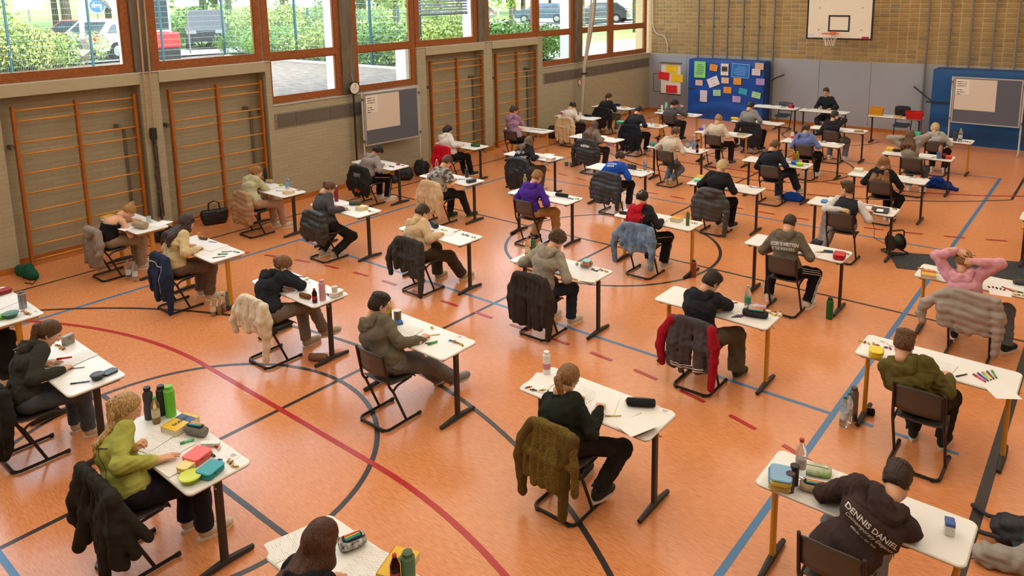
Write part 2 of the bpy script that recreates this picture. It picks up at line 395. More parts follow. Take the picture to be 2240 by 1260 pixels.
for x in (2.25, 11.25): strip([(x, 1.37), (x, 19.2)], .06, M_BLUE)
for y in (1.37, 7.28, 13.28, 19.12): strip([(2.25, y), (11.25, y)], .05, M_BLUE)
for y in (7.30, 13.28):
    for k in range(3): strip([(11.45+.36*k, y), (11.62+.36*k, y)], .05, M_BLUE)
strip(arc(CXC, CYC, 1.775, 0, 360, 90)[:-1], .05, M_BLACK, True)
for cy in (2.87, 17.69): strip(arc(CXC, cy, 1.775, 0, 360, 90)[:-1], .05, M_BLACK, True); strip([(CXC-1.8, cy), (CXC+1.8, cy)], .05, M_BLACK)
for s_, yb in ((1, -1.42), (-1, 21.98)):
    A = math.degrees(math.asin(4.66/6.75)); q = [(CXC+4.89*-1, yb+s_*-1.2)] + [(CXC+6.75*math.sin(math.radians(t)), yb+s_*6.75*math.cos(math.radians(t))) for t in np.linspace(-46.4, 46.4, 60)] + [(CXC+4.89, yb+s_*-1.2)]
    strip(q, .05, M_BLACK)
strip(arc(CXC, 22.05, 1.3, 180, 360, 30), .05, M_BLACK)
for s_, yg in ((1, -2.1), (-1, 22.62)):
    q = [(CXC-1.5+6*math.cos(math.radians(t)), yg+s_*6*math.sin(math.radians(t))) for t in np.linspace(170, 90, 40)]+[(CXC+1.5+6*math.cos(math.radians(t)), yg+s_*6*math.sin(math.radians(t))) for t in np.linspace(90, 10, 40)]
    strip(q, .055, M_RED)
    Lq = [(CXC-1.5+9*math.cos(math.radians(t)), yg+s_*9*math.sin(math.radians(t))) for t in np.linspace(135, 90, 200)]+[(CXC+1.5+9*math.cos(math.radians(t)), yg+s_*9*math.sin(math.radians(t))) for t in np.linspace(90, 45, 200)]
    Lq = np.array(Lq); dl = np.r_[0, np.cumsum(np.linalg.norm(np.diff(Lq, axis=0), axis=1))]
    mid = dl[-1]/2; k = -14
    while k < 15:
        a = mid+.31*(2*k)-.02; b = a+.31
        if a > 0 and b < dl[-1]:
            ss = np.linspace(a, b, 4); strip(np.c_[np.interp(ss, dl, Lq[:, 0]), np.interp(ss, dl, Lq[:, 1])], .05, M_RED)
        k += 1

# glowing panels added under the unseen ceiling to fill the hall with soft light
M_SOFTBOX = mat('softbox_glow', '#fff8e4', .5, emit=2.15)
M_SOFTBOX_RIM = mat('softbox_rim', '#e8e6e0', .6)
for yy in (0.5, 5.5, 10.5, 15.5, 20.5):
    for xx in (3.4, 8.8, 14.2):
        t = thing('softbox', 'glowing softbox panel added out of view under the hall ceiling', 'softbox', (xx, yy, ZC-.06), 0, 'added softboxes under the ceiling')
        kb = MB()
        for s_ in (-1, 1): kb.box((0, s_*1.55, 0), (4.1, .1, .14)); kb.box((s_*2.0, 0, 0), (.1, 3.0, .14))
        kb.build('kerb', M_SOFTBOX_RIM, t)  # rim around the added light panel
        MB().box((0, 0, .02), (3.9, 3.0, .02)).build('glow_panel', M_SOFTBOX, t)
# ---------------------------------------------------------------- outside the windows
GZ = 2.0
M_GRAVEL = mat('gravel_yard', '#5f5850', .95, col2='#867d72', vscale=2.5, bump=.6, bscale=25, stretch=(1, 3, 1))
M_GRASS = mat('lawn', '#5f8a38', .95, col2='#8fb055', vscale=.8, bump=.5, bscale=8)
M_ROAD = mat('asphalt_road', '#8f9297', .9, var=.08, vscale=3)
struct(MB().box((-8.0, 3.5, GZ-.06), (14.4, 25.0, .1)).build('gravel_yard', M_GRAVEL))
# lawn and rising wooded slope behind
n = 40; V = []; Fs = []
for j in range(n+1):
    for i in range(n+1):
        x = -.8-95*(i/n); y = -30+150*(j/n); d = max(0, -x-24+.05*(y-15)); 
        z = GZ-.1+ (0.06*d*min(1, d/12) if y < 40 else .01*d) - (.0 if not (x > -15.2 and y < 16.0) else .25)
        V.append((x, y, z))
for j in range(n):
    for i in range(n): a = j*(n+1)+i; Fs.append((a, a+n+1, a+n+2, a+1))
struct(link('lawn', mkmesh('lawn', V, Fs, M_GRASS, True)))
for nm, P, wd in (('road', [(-17.5, -20), (-18, 5), (-18.5, 15), (-17.0, 22), (-17, 34), (-21, 60), (-24, 90)], 4.2), ('car_park', [(-34, 47), (-8, 52)], 10.0), ('forecourt', [(-3.3, 20.5), (-3.3, 34)], 4.5)):
    q = np.array(P, float); t = np.linspace(0, len(q)-1, 40); pts = np.c_[np.interp(t, range(len(q)), q[:, 0]), np.interp(t, range(len(q)), q[:, 1])]
    V = []; Fs = []
    for i in range(len(pts)):
        tt = pts[min(i+1, 39)]-pts[max(i-1, 0)]; tt /= np.linalg.norm(tt); nn = np.array([-tt[1], tt[0]])
        V += [(*(pts[i]+nn*wd/2), GZ-.03), (*(pts[i]-nn*wd/2), GZ-.03)]
    for i in range(39): Fs.append((2*i, 2*i+1, 2*i+3, 2*i+2))
    struct(link(nm, mkmesh(nm, V, Fs, M_ROAD if nm != 'forecourt' else mat('pale_paving', '#d9d6cf', .9))))
struct(MB().box((-7.2, 15.3, GZ+.0), (13.6, .12, .1)).build('yard_kerb', mat('kerb_concrete', '#b9b4aa', .9)))
# trees: trunk, limbs and a crown of real leaf quads; a few crowns shared by many trees
LEAF = [mat('leaf_%d' % i, c, .7, col2=c2, vscale=1.2) for i, (c, c2) in enumerate((('#4a7230', '#779c48'), ('#66893a', '#9bb45a'), ('#3c6030', '#648648'), ('#7d9440', '#b0bd6c')))]
M_BARK = mat('bark', '#5b5246', .95, var=.3, vscale=5, bump=.6, bscale=12)
def leaf_cloud(blobs, n, size, rng):
    V = np.empty((n*4, 3)); B = np.array(blobs); w_ = B[:, 3]**2; ci = rng.choice(len(B), n, p=w_/w_.sum())
    d = rng.normal(size=(n, 3)); d /= np.linalg.norm(d, axis=1)[:, None]
    c = B[ci, :3]+d*(B[ci, 3]*(.55+.45*rng.random(n)**.5))[:, None]
    u = rng.normal(size=(n, 3)); u /= np.linalg.norm(u, axis=1)[:, None]
    nr = d+rng.normal(size=(n, 3))*.5; v = np.cross(u, nr); v /= np.linalg.norm(v, axis=1)[:, None]+1e-9; u = np.cross(v, nr); u /= np.linalg.norm(u, axis=1)[:, None]+1e-9
    s = size*(.6+.8*rng.random(n))[:, None]
    V[0::4] = c-u*s; V[1::4] = c+v*s*.45; V[2::4] = c+u*s; V[3::4] = c-v*s*.45
    return V, np.arange(n*4).reshape(n, 4)
crowns = []
for k in range(5):
    rg = np.random.default_rng(20+k); H = 7+k*.6
    bl_ = [(rg.normal()*1.5, rg.normal()*1.5, H*.42+rg.random()*H*.55, 1.0+rg.random()*.9) for _ in range(16)]
    V, Fs = leaf_cloud(bl_, 5200, .17, rg); tr = MB(); tr.tube([(0, 0, -.4), (.1, .05, H*.3), (-.05, .1, H*.6), (.1, 0, H*.85)], [.2, .16, .1, .03], 8)
    for q in range(7):
        b_ = bl_[q]; tr.tube([(0, 0, H*(.25+.05*q)), (b_[0]*.5, b_[1]*.5, (H*(.3+.05*q)+b_[2])/2), b_[:3]], [.07, .05, .015], 6)
    crowns.append((mkmesh('crown', V, Fs, LEAF[k % 4]), tr.mesh('trunk', M_BARK, True)))
bush = []
for k in range(3):
    rg = np.random.default_rng(40+k)
    bl_ = [(rg.normal()*.7, rg.normal()*.7, .35+rg.random()*.8, .45+rg.random()*.35) for _ in range(10)]
    V, Fs = leaf_cloud(bl_, 2600, .075, rg); st = MB()
    for q in range(6): st.tube([(0, 0, -.1), tuple(np.array(bl_[q][:3])*.6), bl_[q][:3]], [.03, .02, .008], 5)
    bush.append((mkmesh('foliage', V, Fs, LEAF[(k*3+1) % 4]), st.mesh('stems', M_BARK)))
rg = random.Random(11); kind = ('bright green', 'yellow green', 'dark green', 'pale spring green', 'mid green')
def zl(x, y): d = max(0, -x-24+.05*(y-15)); return GZ-.1+(.06*d*min(1, d/12) if y < 40 else .01*d)
def tree(x, y, k, s, lab):
    t = thing('tree', lab, 'tree', (x, y, zl(x, y)-.05), rg.random()*6.28, 'trees behind the road')
    t.scale = (s, s, s*rg.uniform(.9, 1.2)); link('crown', crowns[k][0], t); link('trunk', crowns[k][1], t)
for i in range(46):
    y = -6+i*1.75+rg.uniform(-1, 1); x = -25.5-rg.random()*7-(6 if i % 2 else 0)-(3 if y > 45 else 0); k = rg.randrange(5)
    if y > 36: x -= 6
    tree(x, y, k, rg.uniform(.9, 1.35), kind[k]+' leafy tree on the slope beyond the road')
for i, (x, y, k, s) in enumerate(((-20.5, 25.5, 1, .6), (-15.5, 25.5, 3, .6), (-12.5, 31, 1, .7), (-10.2, 23.2, 3, .42), (-9, 38, 1, .75), (-16, 43, 4, .8), (-5.5, 46, 3, .6))):
    tree(x, y, k, s, 'young '+kind[k]+' tree on the lawn behind the fence')
def shrub(x, y, k, s, lab, z=None):
    t = thing('shrub', lab, 'shrub', (x, y, (zl(x, y) if z is None else z)), rg.random()*6, 'shrubs outside the windows'); t.scale = (s, s, s)
    link('foliage', bush[k][0], t); link('stems', bush[k][1], t)
for i in range(9): shrub(-15.2-rg.random()*1.0, 5.2+i*.62+rg.uniform(-.2, .2), rg.randrange(3), rg.uniform(.95, 1.3)*(1.15 if i < 4 else .8), 'green hedge shrub growing against the wire fence')
for i in range(12): shrub(-3.0-i*1.0+rg.uniform(-.3, .3), 16.1+rg.random()*.9, rg.randrange(3), rg.uniform(.6, .95), 'leafy shrub behind the yard kerb')
for i in range(16): shrub(-21.5-rg.random()*2, 15+i*1.5+rg.random(), rg.randrange(3), rg.uniform(.8, 1.3), 'rounded shrub on the grass verge')
for x, y, s in ((-2.3, 18.2, .85), (-2.9, 18.9, .9), (-2.3, 20.0, .8), (-2.9, 20.6, .75)): shrub(x, y, 1, s, 'bright green shrub close outside the window', GZ-.1)
# wire mesh fence
M_POST = mat('fence_green', '#2f5560', .5, .2); M_WIRE = mat('fence_wire', '#9fb4b8', .5, .3)
FP = [(-14, 15.3-2.42*k) for k in range(7)][::-1]+[(-11.7, 15.35), (-9.3, 15.35), (-7.3, 15.4), (-5.4, 15.45), (-3.2, 15.5)]
FP2 = [(-12, 17.8), (-9.6, 20.4), (-7.2, 23), (-4.8, 25.6), (-4.6, 28.1)]
def fence(pts, H, name, lab, m):
    t = thing(name, lab, 'fence', (*pts[0], GZ-.1))
    base = np.array([*pts[0], GZ-.1])
    for x, y in pts:
        MB().box((x-base[0], y-base[1], H/2), (.08, .06, H)).build('post', M_POST, t)
    for a, b in zip(pts[:-1], pts[1:]):
        L = math.dist(a, b); wv = MB(); d = np.array([(b[0]-a[0])/L, (b[1]-a[1])/L, 0]); s0 = np.array([a[0], a[1], GZ-.1])-base
        for k in range(int(L/.05)):
            p0 = s0+d*(.05*k+.02); wv.tube([p0+[0, 0, .05], p0+[0, 0, H-.1]], .0022, 3, caps=False)
        for k in range(int(H/.2)):
            z = .08+.2*k; wv.tube([s0+[0, 0, z], s0+d*L+[0, 0, z]], .004, 3, caps=False)
        wv.build('mesh_panel', m, t)
fence(FP, 4.2, 'ball_fence', 'tall dark green post fence with wire mesh around the gravel yard', M_WIRE)
fence(FP2, 1.9, 'site_fence', 'low grey wire mesh fence with posts across the lawn', M_WIRE)
# cars
M_TYRE = mat('tyre', '#1c1c1d', .8); M_CARGL = mat('car_glass', '#24303a', .08, spec=.8); M_RIM = mat('rim', '#b5b8bb', .3, .8); M_TAIL = mat('tail_lamp', '#c8202a', .3); M_PLATE = mat('number_plate', '#f1f1ee', .5)
def car(x, y, rz, col, lab, s=1.0, van=False):
    t = thing('car', lab, 'car', (x, y, GZ-.03), rz); t.scale = (s, s, s); m = mat('car_paint_'+col, col, .25, .2, coat=.6)
    roof = 1.5 if not van else 1.75
    prof = [(-2.1, .35), (-2.12, .85), (-1.95, .98), (-1.2, 1.0), (-.55, roof), (1.35, roof) if not van else (1.8, roof), (2.0, 1.0), (2.12, .9), (2.12, .35)]
    b = MB(); N = len(prof)
    for sx in (-1, 1): b.v += [(p[0], sx*(.86 if p[1] < 1.1 else .68), p[1]) for p in prof]
    b.f += [tuple(range(N-1, -1, -1)), tuple(range(N, 2*N))]+[(i, (i+1) % N, N+(i+1) % N, N+i) for i in range(N)]; b.m += [0]*(N+2)
    b.build('car_body', m, t)
    gl = MB()
    for sx in (-1, 1):
        gl.add([(-1.05, sx*.862, 1.02), (-.5, sx*.70, roof-.08), (1.2 if not van else 1.6, sx*.70, roof-.08), (1.75, sx*.862, 1.02)], [(0, 1, 2, 3)])
    gl.add([(-1.17, -.72, 1.03), (-1.17, .72, 1.03), (-.6, .62, roof-.06), (-.6, -.62, roof-.06)], [(0, 1, 2, 3)])
    xe = 1.4 if not van else 1.83
    gl.add([(2.0, -.7, 1.05), (2.0, .7, 1.05), (xe+.03, .6, roof-.06), (xe+.03, -.6, roof-.06)], [(0, 1, 2, 3)])
    gl.build('side_glass', M_CARGL, t)
    for wx in (-1.3, 1.35):
        for sx in (-1, 1):
            wo = MB().cyl((wx, sx*.70, .33), (wx, sx*.90, .33), .33, n=16).build('wheel', M_TYRE, t); MB().cyl((wx, sx*.89, .33), (wx, sx*.91, .33), .2, n=12).build('rim', M_RIM, wo)
    for sx in (-1, 1): MB().box((2.1, sx*.68, .85), (.06, .28, .22)).build('tail_lamp', M_TAIL, t)
    for sx in (-1, 1): MB().box((-2.08, sx*.6, .8), (.08, .4, .16)).build('head_lamp', M_RIM, t)
    MB().box((2.13, 0, .7), (.02, .5, .12)).build('number_plate', M_PLATE, t)
    MB().box((-2.13, 0, .55), (.02, 1.1, .22)).build('grille', M_TYRE, t)
car(-18.4, 13.3, math.radians(-62), '#d9dcdf', 'silver white car parked behind the excavator arm')
car(-20.6, 18.2, math.radians(150), '#2d3238', 'dark grey estate car with number plate on the road', van=True)
car(-20.8, 13.6, math.radians(-70), '#9c4a44', 'faded red car parked behind the silver car')
car(-22.5, 47, math.radians(20), '#4a5d73', 'steel blue car in the far car park'); car(-18.0, 48.5, math.radians(15), '#3b3f45', 'charcoal hatchback in the far car park')
car(-13.5, 49.5, math.radians(10), '#c9ccd0', 'silver car at the end of the far car park'); car(-28.8, 45, math.radians(20), '#20252b', 'black car in the far car park behind trees')
# excavator
M_EXW = mat('excavator_white', '#d9dcd8', .45, var=.12, vscale=4); M_EXR = mat('excavator_red', '#b4252c', .45)
e = thing('excavator', 'small excavator with white arm and red base beside the fence', 'excavator', (-15.3, 13.0, GZ-.05))
for s_ in (-.5, .5): MB().rbox((s_, 0, .22), (.3, 1.8, .44), .1).build('track', M_TYRE, e)
MB().rbox((0, .2, .75), (1.2, 1.5, .6), .1).build('chassis', M_EXR, e)
cb = MB()
for sx in (-.5, .5):
    for sy in (-.4, .6): cb.box((sx, sy, 1.7), (.07, .07, 1.4))
cb.rbox((0, .1, 2.42), (1.15, 1.2, .08), .05); cb.build('cab_frame', M_EXW, e)
cg = MB(); cg.box((.5, .1, 1.75), (.01, .95, 1.2)); cg.box((-.5, .1, 1.75), (.01, .95, 1.2)); cg.box((0, -.4, 1.75), (.95, .01, 1.2)); cg.build('cab_glass', M_CARGL, e)
MB().tube([(.0, -.6, .9), (0, -1.3, 2.3), (0, -2.1, 2.75)], [.13, .12, .09], 6).build('boom', M_EXW, e)
MB().tube([(0, -1.95, 2.9), (0, -2.25, 1.9), (0, -2.3, .95)], [.09, .10, .07], 6).build('dipper_arm', M_EXW, e)
MB().tube([(0, -1.0, 1.75), (0, -1.75, 2.45)], .05, 6).build('hydraulic_ram', M_METAL, e)
MB().tube([(0, -2.3, .95), (0, -2.15, .55), (0, -2.45, .35), (0, -2.75, .6)], [.2, .26, .26, .2], 6).build('bucket', mat('bucket_steel', '#8a857c', .6, .5), e)
# signs, lamp posts, container
M_SIGNB = mat('sign_blue', '#2660a8', .4); M_SIGNW = mat('sign_white', '#f2f2f0', .5)
def pole_sign(x, y, h, lab, kind_):
    t = thing('road_sign', lab, 'sign', (x, y, GZ)); MB().tube([(0, 0, -.1), (0, 0, h)], .035, 6).build('pole', M_METAL, t)
    yaw = math.atan2(CAM[1]-y, CAM[0]-x)
    if kind_ == 'round':
        d = MB().cyl((0, 0, 0), (.02, 0, 0), .34, n=24).build('disc', M_SIGNW, t, (.04, 0, h), (0, 0, yaw)); MB().cyl((.0, 0, 0), (.024, 0, 0), .31, n=24).build('blue_face', M_SIGNB, d)
        a = MB(); a.box((.03, .03, .02), (.01, .3, .07)); a.add([(.035, -.1, .14), (.035, -.1, -.10), (.035, -.24, .02)], [(0, 1, 2)]); a.box((.03, .145, -.08), (.01, .07, .26)); a.build('arrow', M_SIGNW, d)
    else: MB().box((0, 0, 0), (.02, .95, .36)).build('plate', M_SIGNW, t, (.04, 0, h), (0, 0, yaw))
p_ = at(149, 46, 5.0)
pole_sign(-22.9, 14.3, 2.0, 'round blue road sign with a white left arrow', 'round')
pole_sign(-17.3, 15.6, 2.1, 'white rectangular sign on a thin pole', 'plate')
pole_sign(-20.5, 10.8, 2.1, 'back of a small grey road sign among the bushes', 'plate')
for x, y, c in ((-24, 14.2, '#c9ced2'), (-9.5, 24.2, '#dfe3e6'), (-22, 41, '#c9ced2')):
    t = thing('lamp_post', 'tall slim light grey lamp post outside beside the '+{-24: 'blue sign', -9.5: 'lawn trees', -22: 'far car park'}[x], 'lamp post', (x, y, GZ)); MB().tube([(0, 0, -.2), (0, 0, 7)], [.07, .05], 8).build('pole', mat('pole_'+c, c, .5), t); MB().box((.4, 0, 7), (.9, .18, .1)).build('lamp_head', M_METAL, t)
t = thing('storage_container', 'pale grey ribbed storage container outside the corner window', 'container', (-2.0, 29.5, GZ-.02))
MB().box((0, 0, .55), (2.2, 2.2, 1.1)).build('container_body', mat('container_grey', '#c3c7cb', .6), t)
cm = MB().box((0, 0, 0), (.06, .02, 1.0)).mesh('rib', mat('container_grey', '#c3c7cb'))
for k in range(12): link('rib', cm, t, (-1.0+k*.18, -1.11, .55))
MB().box((0, 0, 1.13), (2.3, 2.3, .08)).build('lid', mat('container_lid', '#a5846a', .6), t)
# ---------------------------------------------------------------- wall bars in the niches
rungm = {}
for k, (ya, ym, yb_) in enumerate(((3.86, 4.77, 5.70), (6.33, 7.24, 8.16), (12.87, 13.80, 14.76), (15.34, 16.23, 17.10))):
    sp = [('behind the student in the black camisole'), ('beside the hanging ropes, left of the low windows'), ('behind the student in the white hoodie'), ('behind the student in the lilac hoodie')][k]
    t = thing('wall_bars', 'orange-brown wooden wall bars in a niche '+sp, 'wall bars', (-.1, ya, 0))
    wd = yb_-ya; dm = (ym-ya)
    for yy in (0, dm, wd): MB().rbox((0, yy, 1.31), (.10, .045, 2.58), .008, 1).build('upright', M_POSTW, t)
    zs = [2.53, 2.36, 2.02, 1.83, 1.52, 1.20, .90, .60, .34, .10] if k % 2 == 0 else [2.53, 2.36, 2.02, 1.86, 1.52, 1.22, .92, .62, .34, .10]
    for z in zs:
        for a, b in ((0, dm), (dm, wd)):
            key = round(b-a, 3)
            if key not in rungm: rungm[key] = MB().tube([(0, 0, 0), (0, b-a, 0)], .019, 8, flat=.8).mesh('rung', M_RUNG, True)
            link('rung', rungm[key], t, (.012, a, z))
    for yy, z in ((-.05, 1.95), (wd+.05, 1.95), (wd*.86, 2.05)):
        MB().box((-.11, yy, z), (.2, .05, .07)).build('bracket', M_METAL, t)
    MB().tube([(-.2, wd*.93, .1), (-.2, wd*.93, 2.0)], .02, 8).build('locking_rod', M_METAL, t)
# ---------------------------------------------------------------- desks and chairs
TZ = .76
M_TOP = mat('desk_laminate', '#e8e7e3', .34, var=.02, vscale=3); M_EDGE = mat('desk_edge', '#b5ab9c', .5)
M_LEGD = mat('desk_leg_dark', '#37302f', .42, .2); M_LEGY = mat('desk_leg_yellow', '#c9922a', .42, .1); M_FOOTD = mat('desk_foot_dark', '#2b2827', .5)
M_HOOK = mat('hook_steel', '#8f8d8a', .35, .9)
def make_desk(yellow):
    t = thing('school_desk', '', 'desk'); lm = M_LEGY if yellow else M_LEGD
    W, D = 1.30, .50
    top = MB().rbox((0, 0, TZ-.0125), (W, D, .025), .05, 4).build('tabletop', M_TOP, t, smooth=True)
    MB().rbox((0, 0, TZ-.0135), (W+.004, D+.004, .013), .052, 4).build('edge_band', M_EDGE, top)
    for s_ in (-1, 1):
        MB().rbox((s_*(W/2-.07), 0, (TZ+.04)/2), (.035, .062, TZ-.06-.01), .012, 2).build('leg', lm, t, smooth=True)
        ft = MB(); x = s_*(W/2-.07); ft.tube([(x, -.24, .022), (x, -.1, .032), (x, .0, .038), (x, .1, .032), (x, .235, .022)], [.02, .026, .03, .026, .02], 8)
        ft.build('foot', M_FOOTD if not yellow else M_FOOTD, t, smooth=True)
        MB().box((s_*(W/2-.07), 0, TZ-.04), (.04, .40, .03)).build('top_bracket', lm, t)
        h = MB(); hx = s_*(W/2-.01); h.tube([(hx-.03*s_, -.06, TZ-.03), (hx, -.06, TZ-.035), (hx+.012*s_, -.06, TZ-.06), (hx+.03*s_, -.06, TZ-.045)], .004, 5); h.build('bag_hook', M_HOOK, t)
    MB().box((0, .0, TZ-.045), (W-.18, .035, .045)).build('cross_rail', lm, t)
    MB().box((0, -.19, TZ-.034), (W-.18, .02, .018)).build('apron_rail', lm, t)
    return t
desk_d = make_desk(False); desk_y = make_desk(True); DC = {False: tree_cache(desk_d), True: tree_cache(desk_y)}
M_SHELL = mat('chair_shell', '#4f453f', .42, var=.05); M_TUBE_C = mat('chair_tube', '#2c2727', .35, .4); M_GLIDE = mat('chair_glide', '#1c1b1c', .6)
M_SHELLB = mat('chair_shell_blue', '#2c3440', .4)
def panel(cx, cy, cz, w, h, curve, tilt, th, n=10, hh=4, rnd=.05):
    """curved back panel: width w, height h, bowed by curve, thickness th, rounded upper corners"""
    V = []; Fs = []
    for side in (0, 1):
        for j in range(hh+1):
            v = j/hh; 
            for i in range(n+1):
                u = i/n*2-1; wd = w/2*(1-(rnd*max(0, (v-.75)/.25)**2 + rnd*max(0, (.25-v)/.25)**2))
                y = -curve*(1-u*u)+ (th if side else 0) - (v-.5)*h*tilt - .02*max(0, v-.8)/.2
                V.append((cx+u*wd, cy+y, cz+(v-.5)*h-(.03*abs(u)**3 if v > .9 else 0)))
    N = (n+1)*(hh+1)
    for j in range(hh):
        for i in range(n):
            a = j*(n+1)+i; b = a+1; c = a+n+2; d = a+n+1
            Fs.append((a, b, c, d)); Fs.append((N+a, N+d, N+c, N+b))
    ring = [i for i in range(n+1)]+[j*(n+1)+n for j in range(1, hh+1)]+[hh*(n+1)+i for i in range(n-1, -1, -1)]+[j*(n+1) for j in range(hh-1, 0, -1)]
    for a, b in zip(ring, ring[1:]+ring[:1]): Fs.append((b, a, N+a, N+b))
    return V, Fs
def make_chair(shell):
    t = thing('school_chair', '', 'chair'); W = .205
    # floor skid: loop closed at the back, runners ending in front
    P = rounded_path([(-W, .215, .02), (-W, -.235, .02), (W, -.235, .02), (W, .215, .02)], .07, 5)
    MB().tube(P, .0145, 8).build('floor_frame', M_TUBE_C, t, smooth=True)
    for s_ in (-1, 1):
        P = rounded_path([(s_*W, .03, .03), (s_*W, -.125, .40), (s_*W*.98, -.165, .455), (s_*W*.95, -.225, .80)], .05, 4)
        MB().tube(P, .0135, 8).build('side_tube', M_TUBE_C, t, smooth=True)
        MB().tube(rounded_path([(s_*W, -.12, .395), (s_*W*.97, -.06, .432), (s_*W*.9, .14, .440)], .03, 3), .012, 7).build('seat_support', M_TUBE_C, t, smooth=True)
        MB().cyl((s_*W, .19, .02), (s_*W, .225, .02), .018, n=8).build('glide', M_GLIDE, t)
        MB().cyl((s_*W*.75, -.235, .006), (s_*W*.75, -.235, .022), .017, n=8).build('rear_glide', M_GLIDE, t)
    V, Fs = panel(0, -.195, .685, .40, .26, .035, .14, .011); V = np.array(V); 
    link('backrest', mkmesh('backrest', V, Fs, shell, True), t)
    # seat: dished shell with waterfall front
    V = []; Fs = []; n, hh = 10, 9
    for side in (0, 1):
        for j in range(hh+1):
            v = j/hh; y = -.165+.385*v
            for i in range(n+1):
                u = i/n*2-1; wd = .195*(1-.10*(1-v)**2-.05*max(0, v-.8)/.2)
                z = .452+.012*abs(u)**2.5-.008*math.sin(v*3.1)-.045*max(0, (v-.72)/.28)**2+.02*max(0, (.2-v)/.2)**2-(.011 if side == 0 else 0)
                V.append((u*wd, y-(.02*abs(u)**4 if v > .9 else 0), z))
    N = (n+1)*(hh+1)
    for j in range(hh):
        for i in range(n):
            a = j*(n+1)+i; b = a+1; c = a+n+2; d = a+n+1
            Fs.append((N+a, N+b, N+c, N+d)); Fs.append((a, d, c, b))
    ring = [i for i in range(n+1)]+[j*(n+1)+n for j in range(1, hh+1)]+[hh*(n+1)+i for i in range(n-1, -1, -1)]+[j*(n+1) for j in range(hh-1, 0, -1)]
    for a, b in zip(ring, ring[1:]+ring[:1]): Fs.append((a, b, N+b, N+a))
    link('seat', mkmesh('seat', V, Fs, shell, True), t)
    return t
chair_a = make_chair(M_SHELL); chair_b = make_chair(M_SHELLB); CC = {False: tree_cache(chair_a), True: tree_cache(chair_b)}
used = {'d0': 0, 'd1': 0, 'c0': 0, 'c1': 0}
def put_desk(x, y, yellow, label, rz=0.0):
    k = 'd%d' % yellow
    o = (desk_y if yellow else desk_d) if not used[k] else copy_tree(None, DC[yellow]); used[k] = 1
    o.location = (x, y, 0); o.rotation_euler = (0, 0, rz); return tag(o, label, 'desk', 'exam desks')
def put_chair(x, y, rz, label, blue=False):
    k = 'c%d' % blue
    o = (chair_b if blue else chair_a) if not used[k] else copy_tree(None, CC[blue]); used[k] = 1
    o.location = (x, y, 0); o.rotation_euler = (0, 0, rz); return tag(o, label, 'chair', 'school chairs')
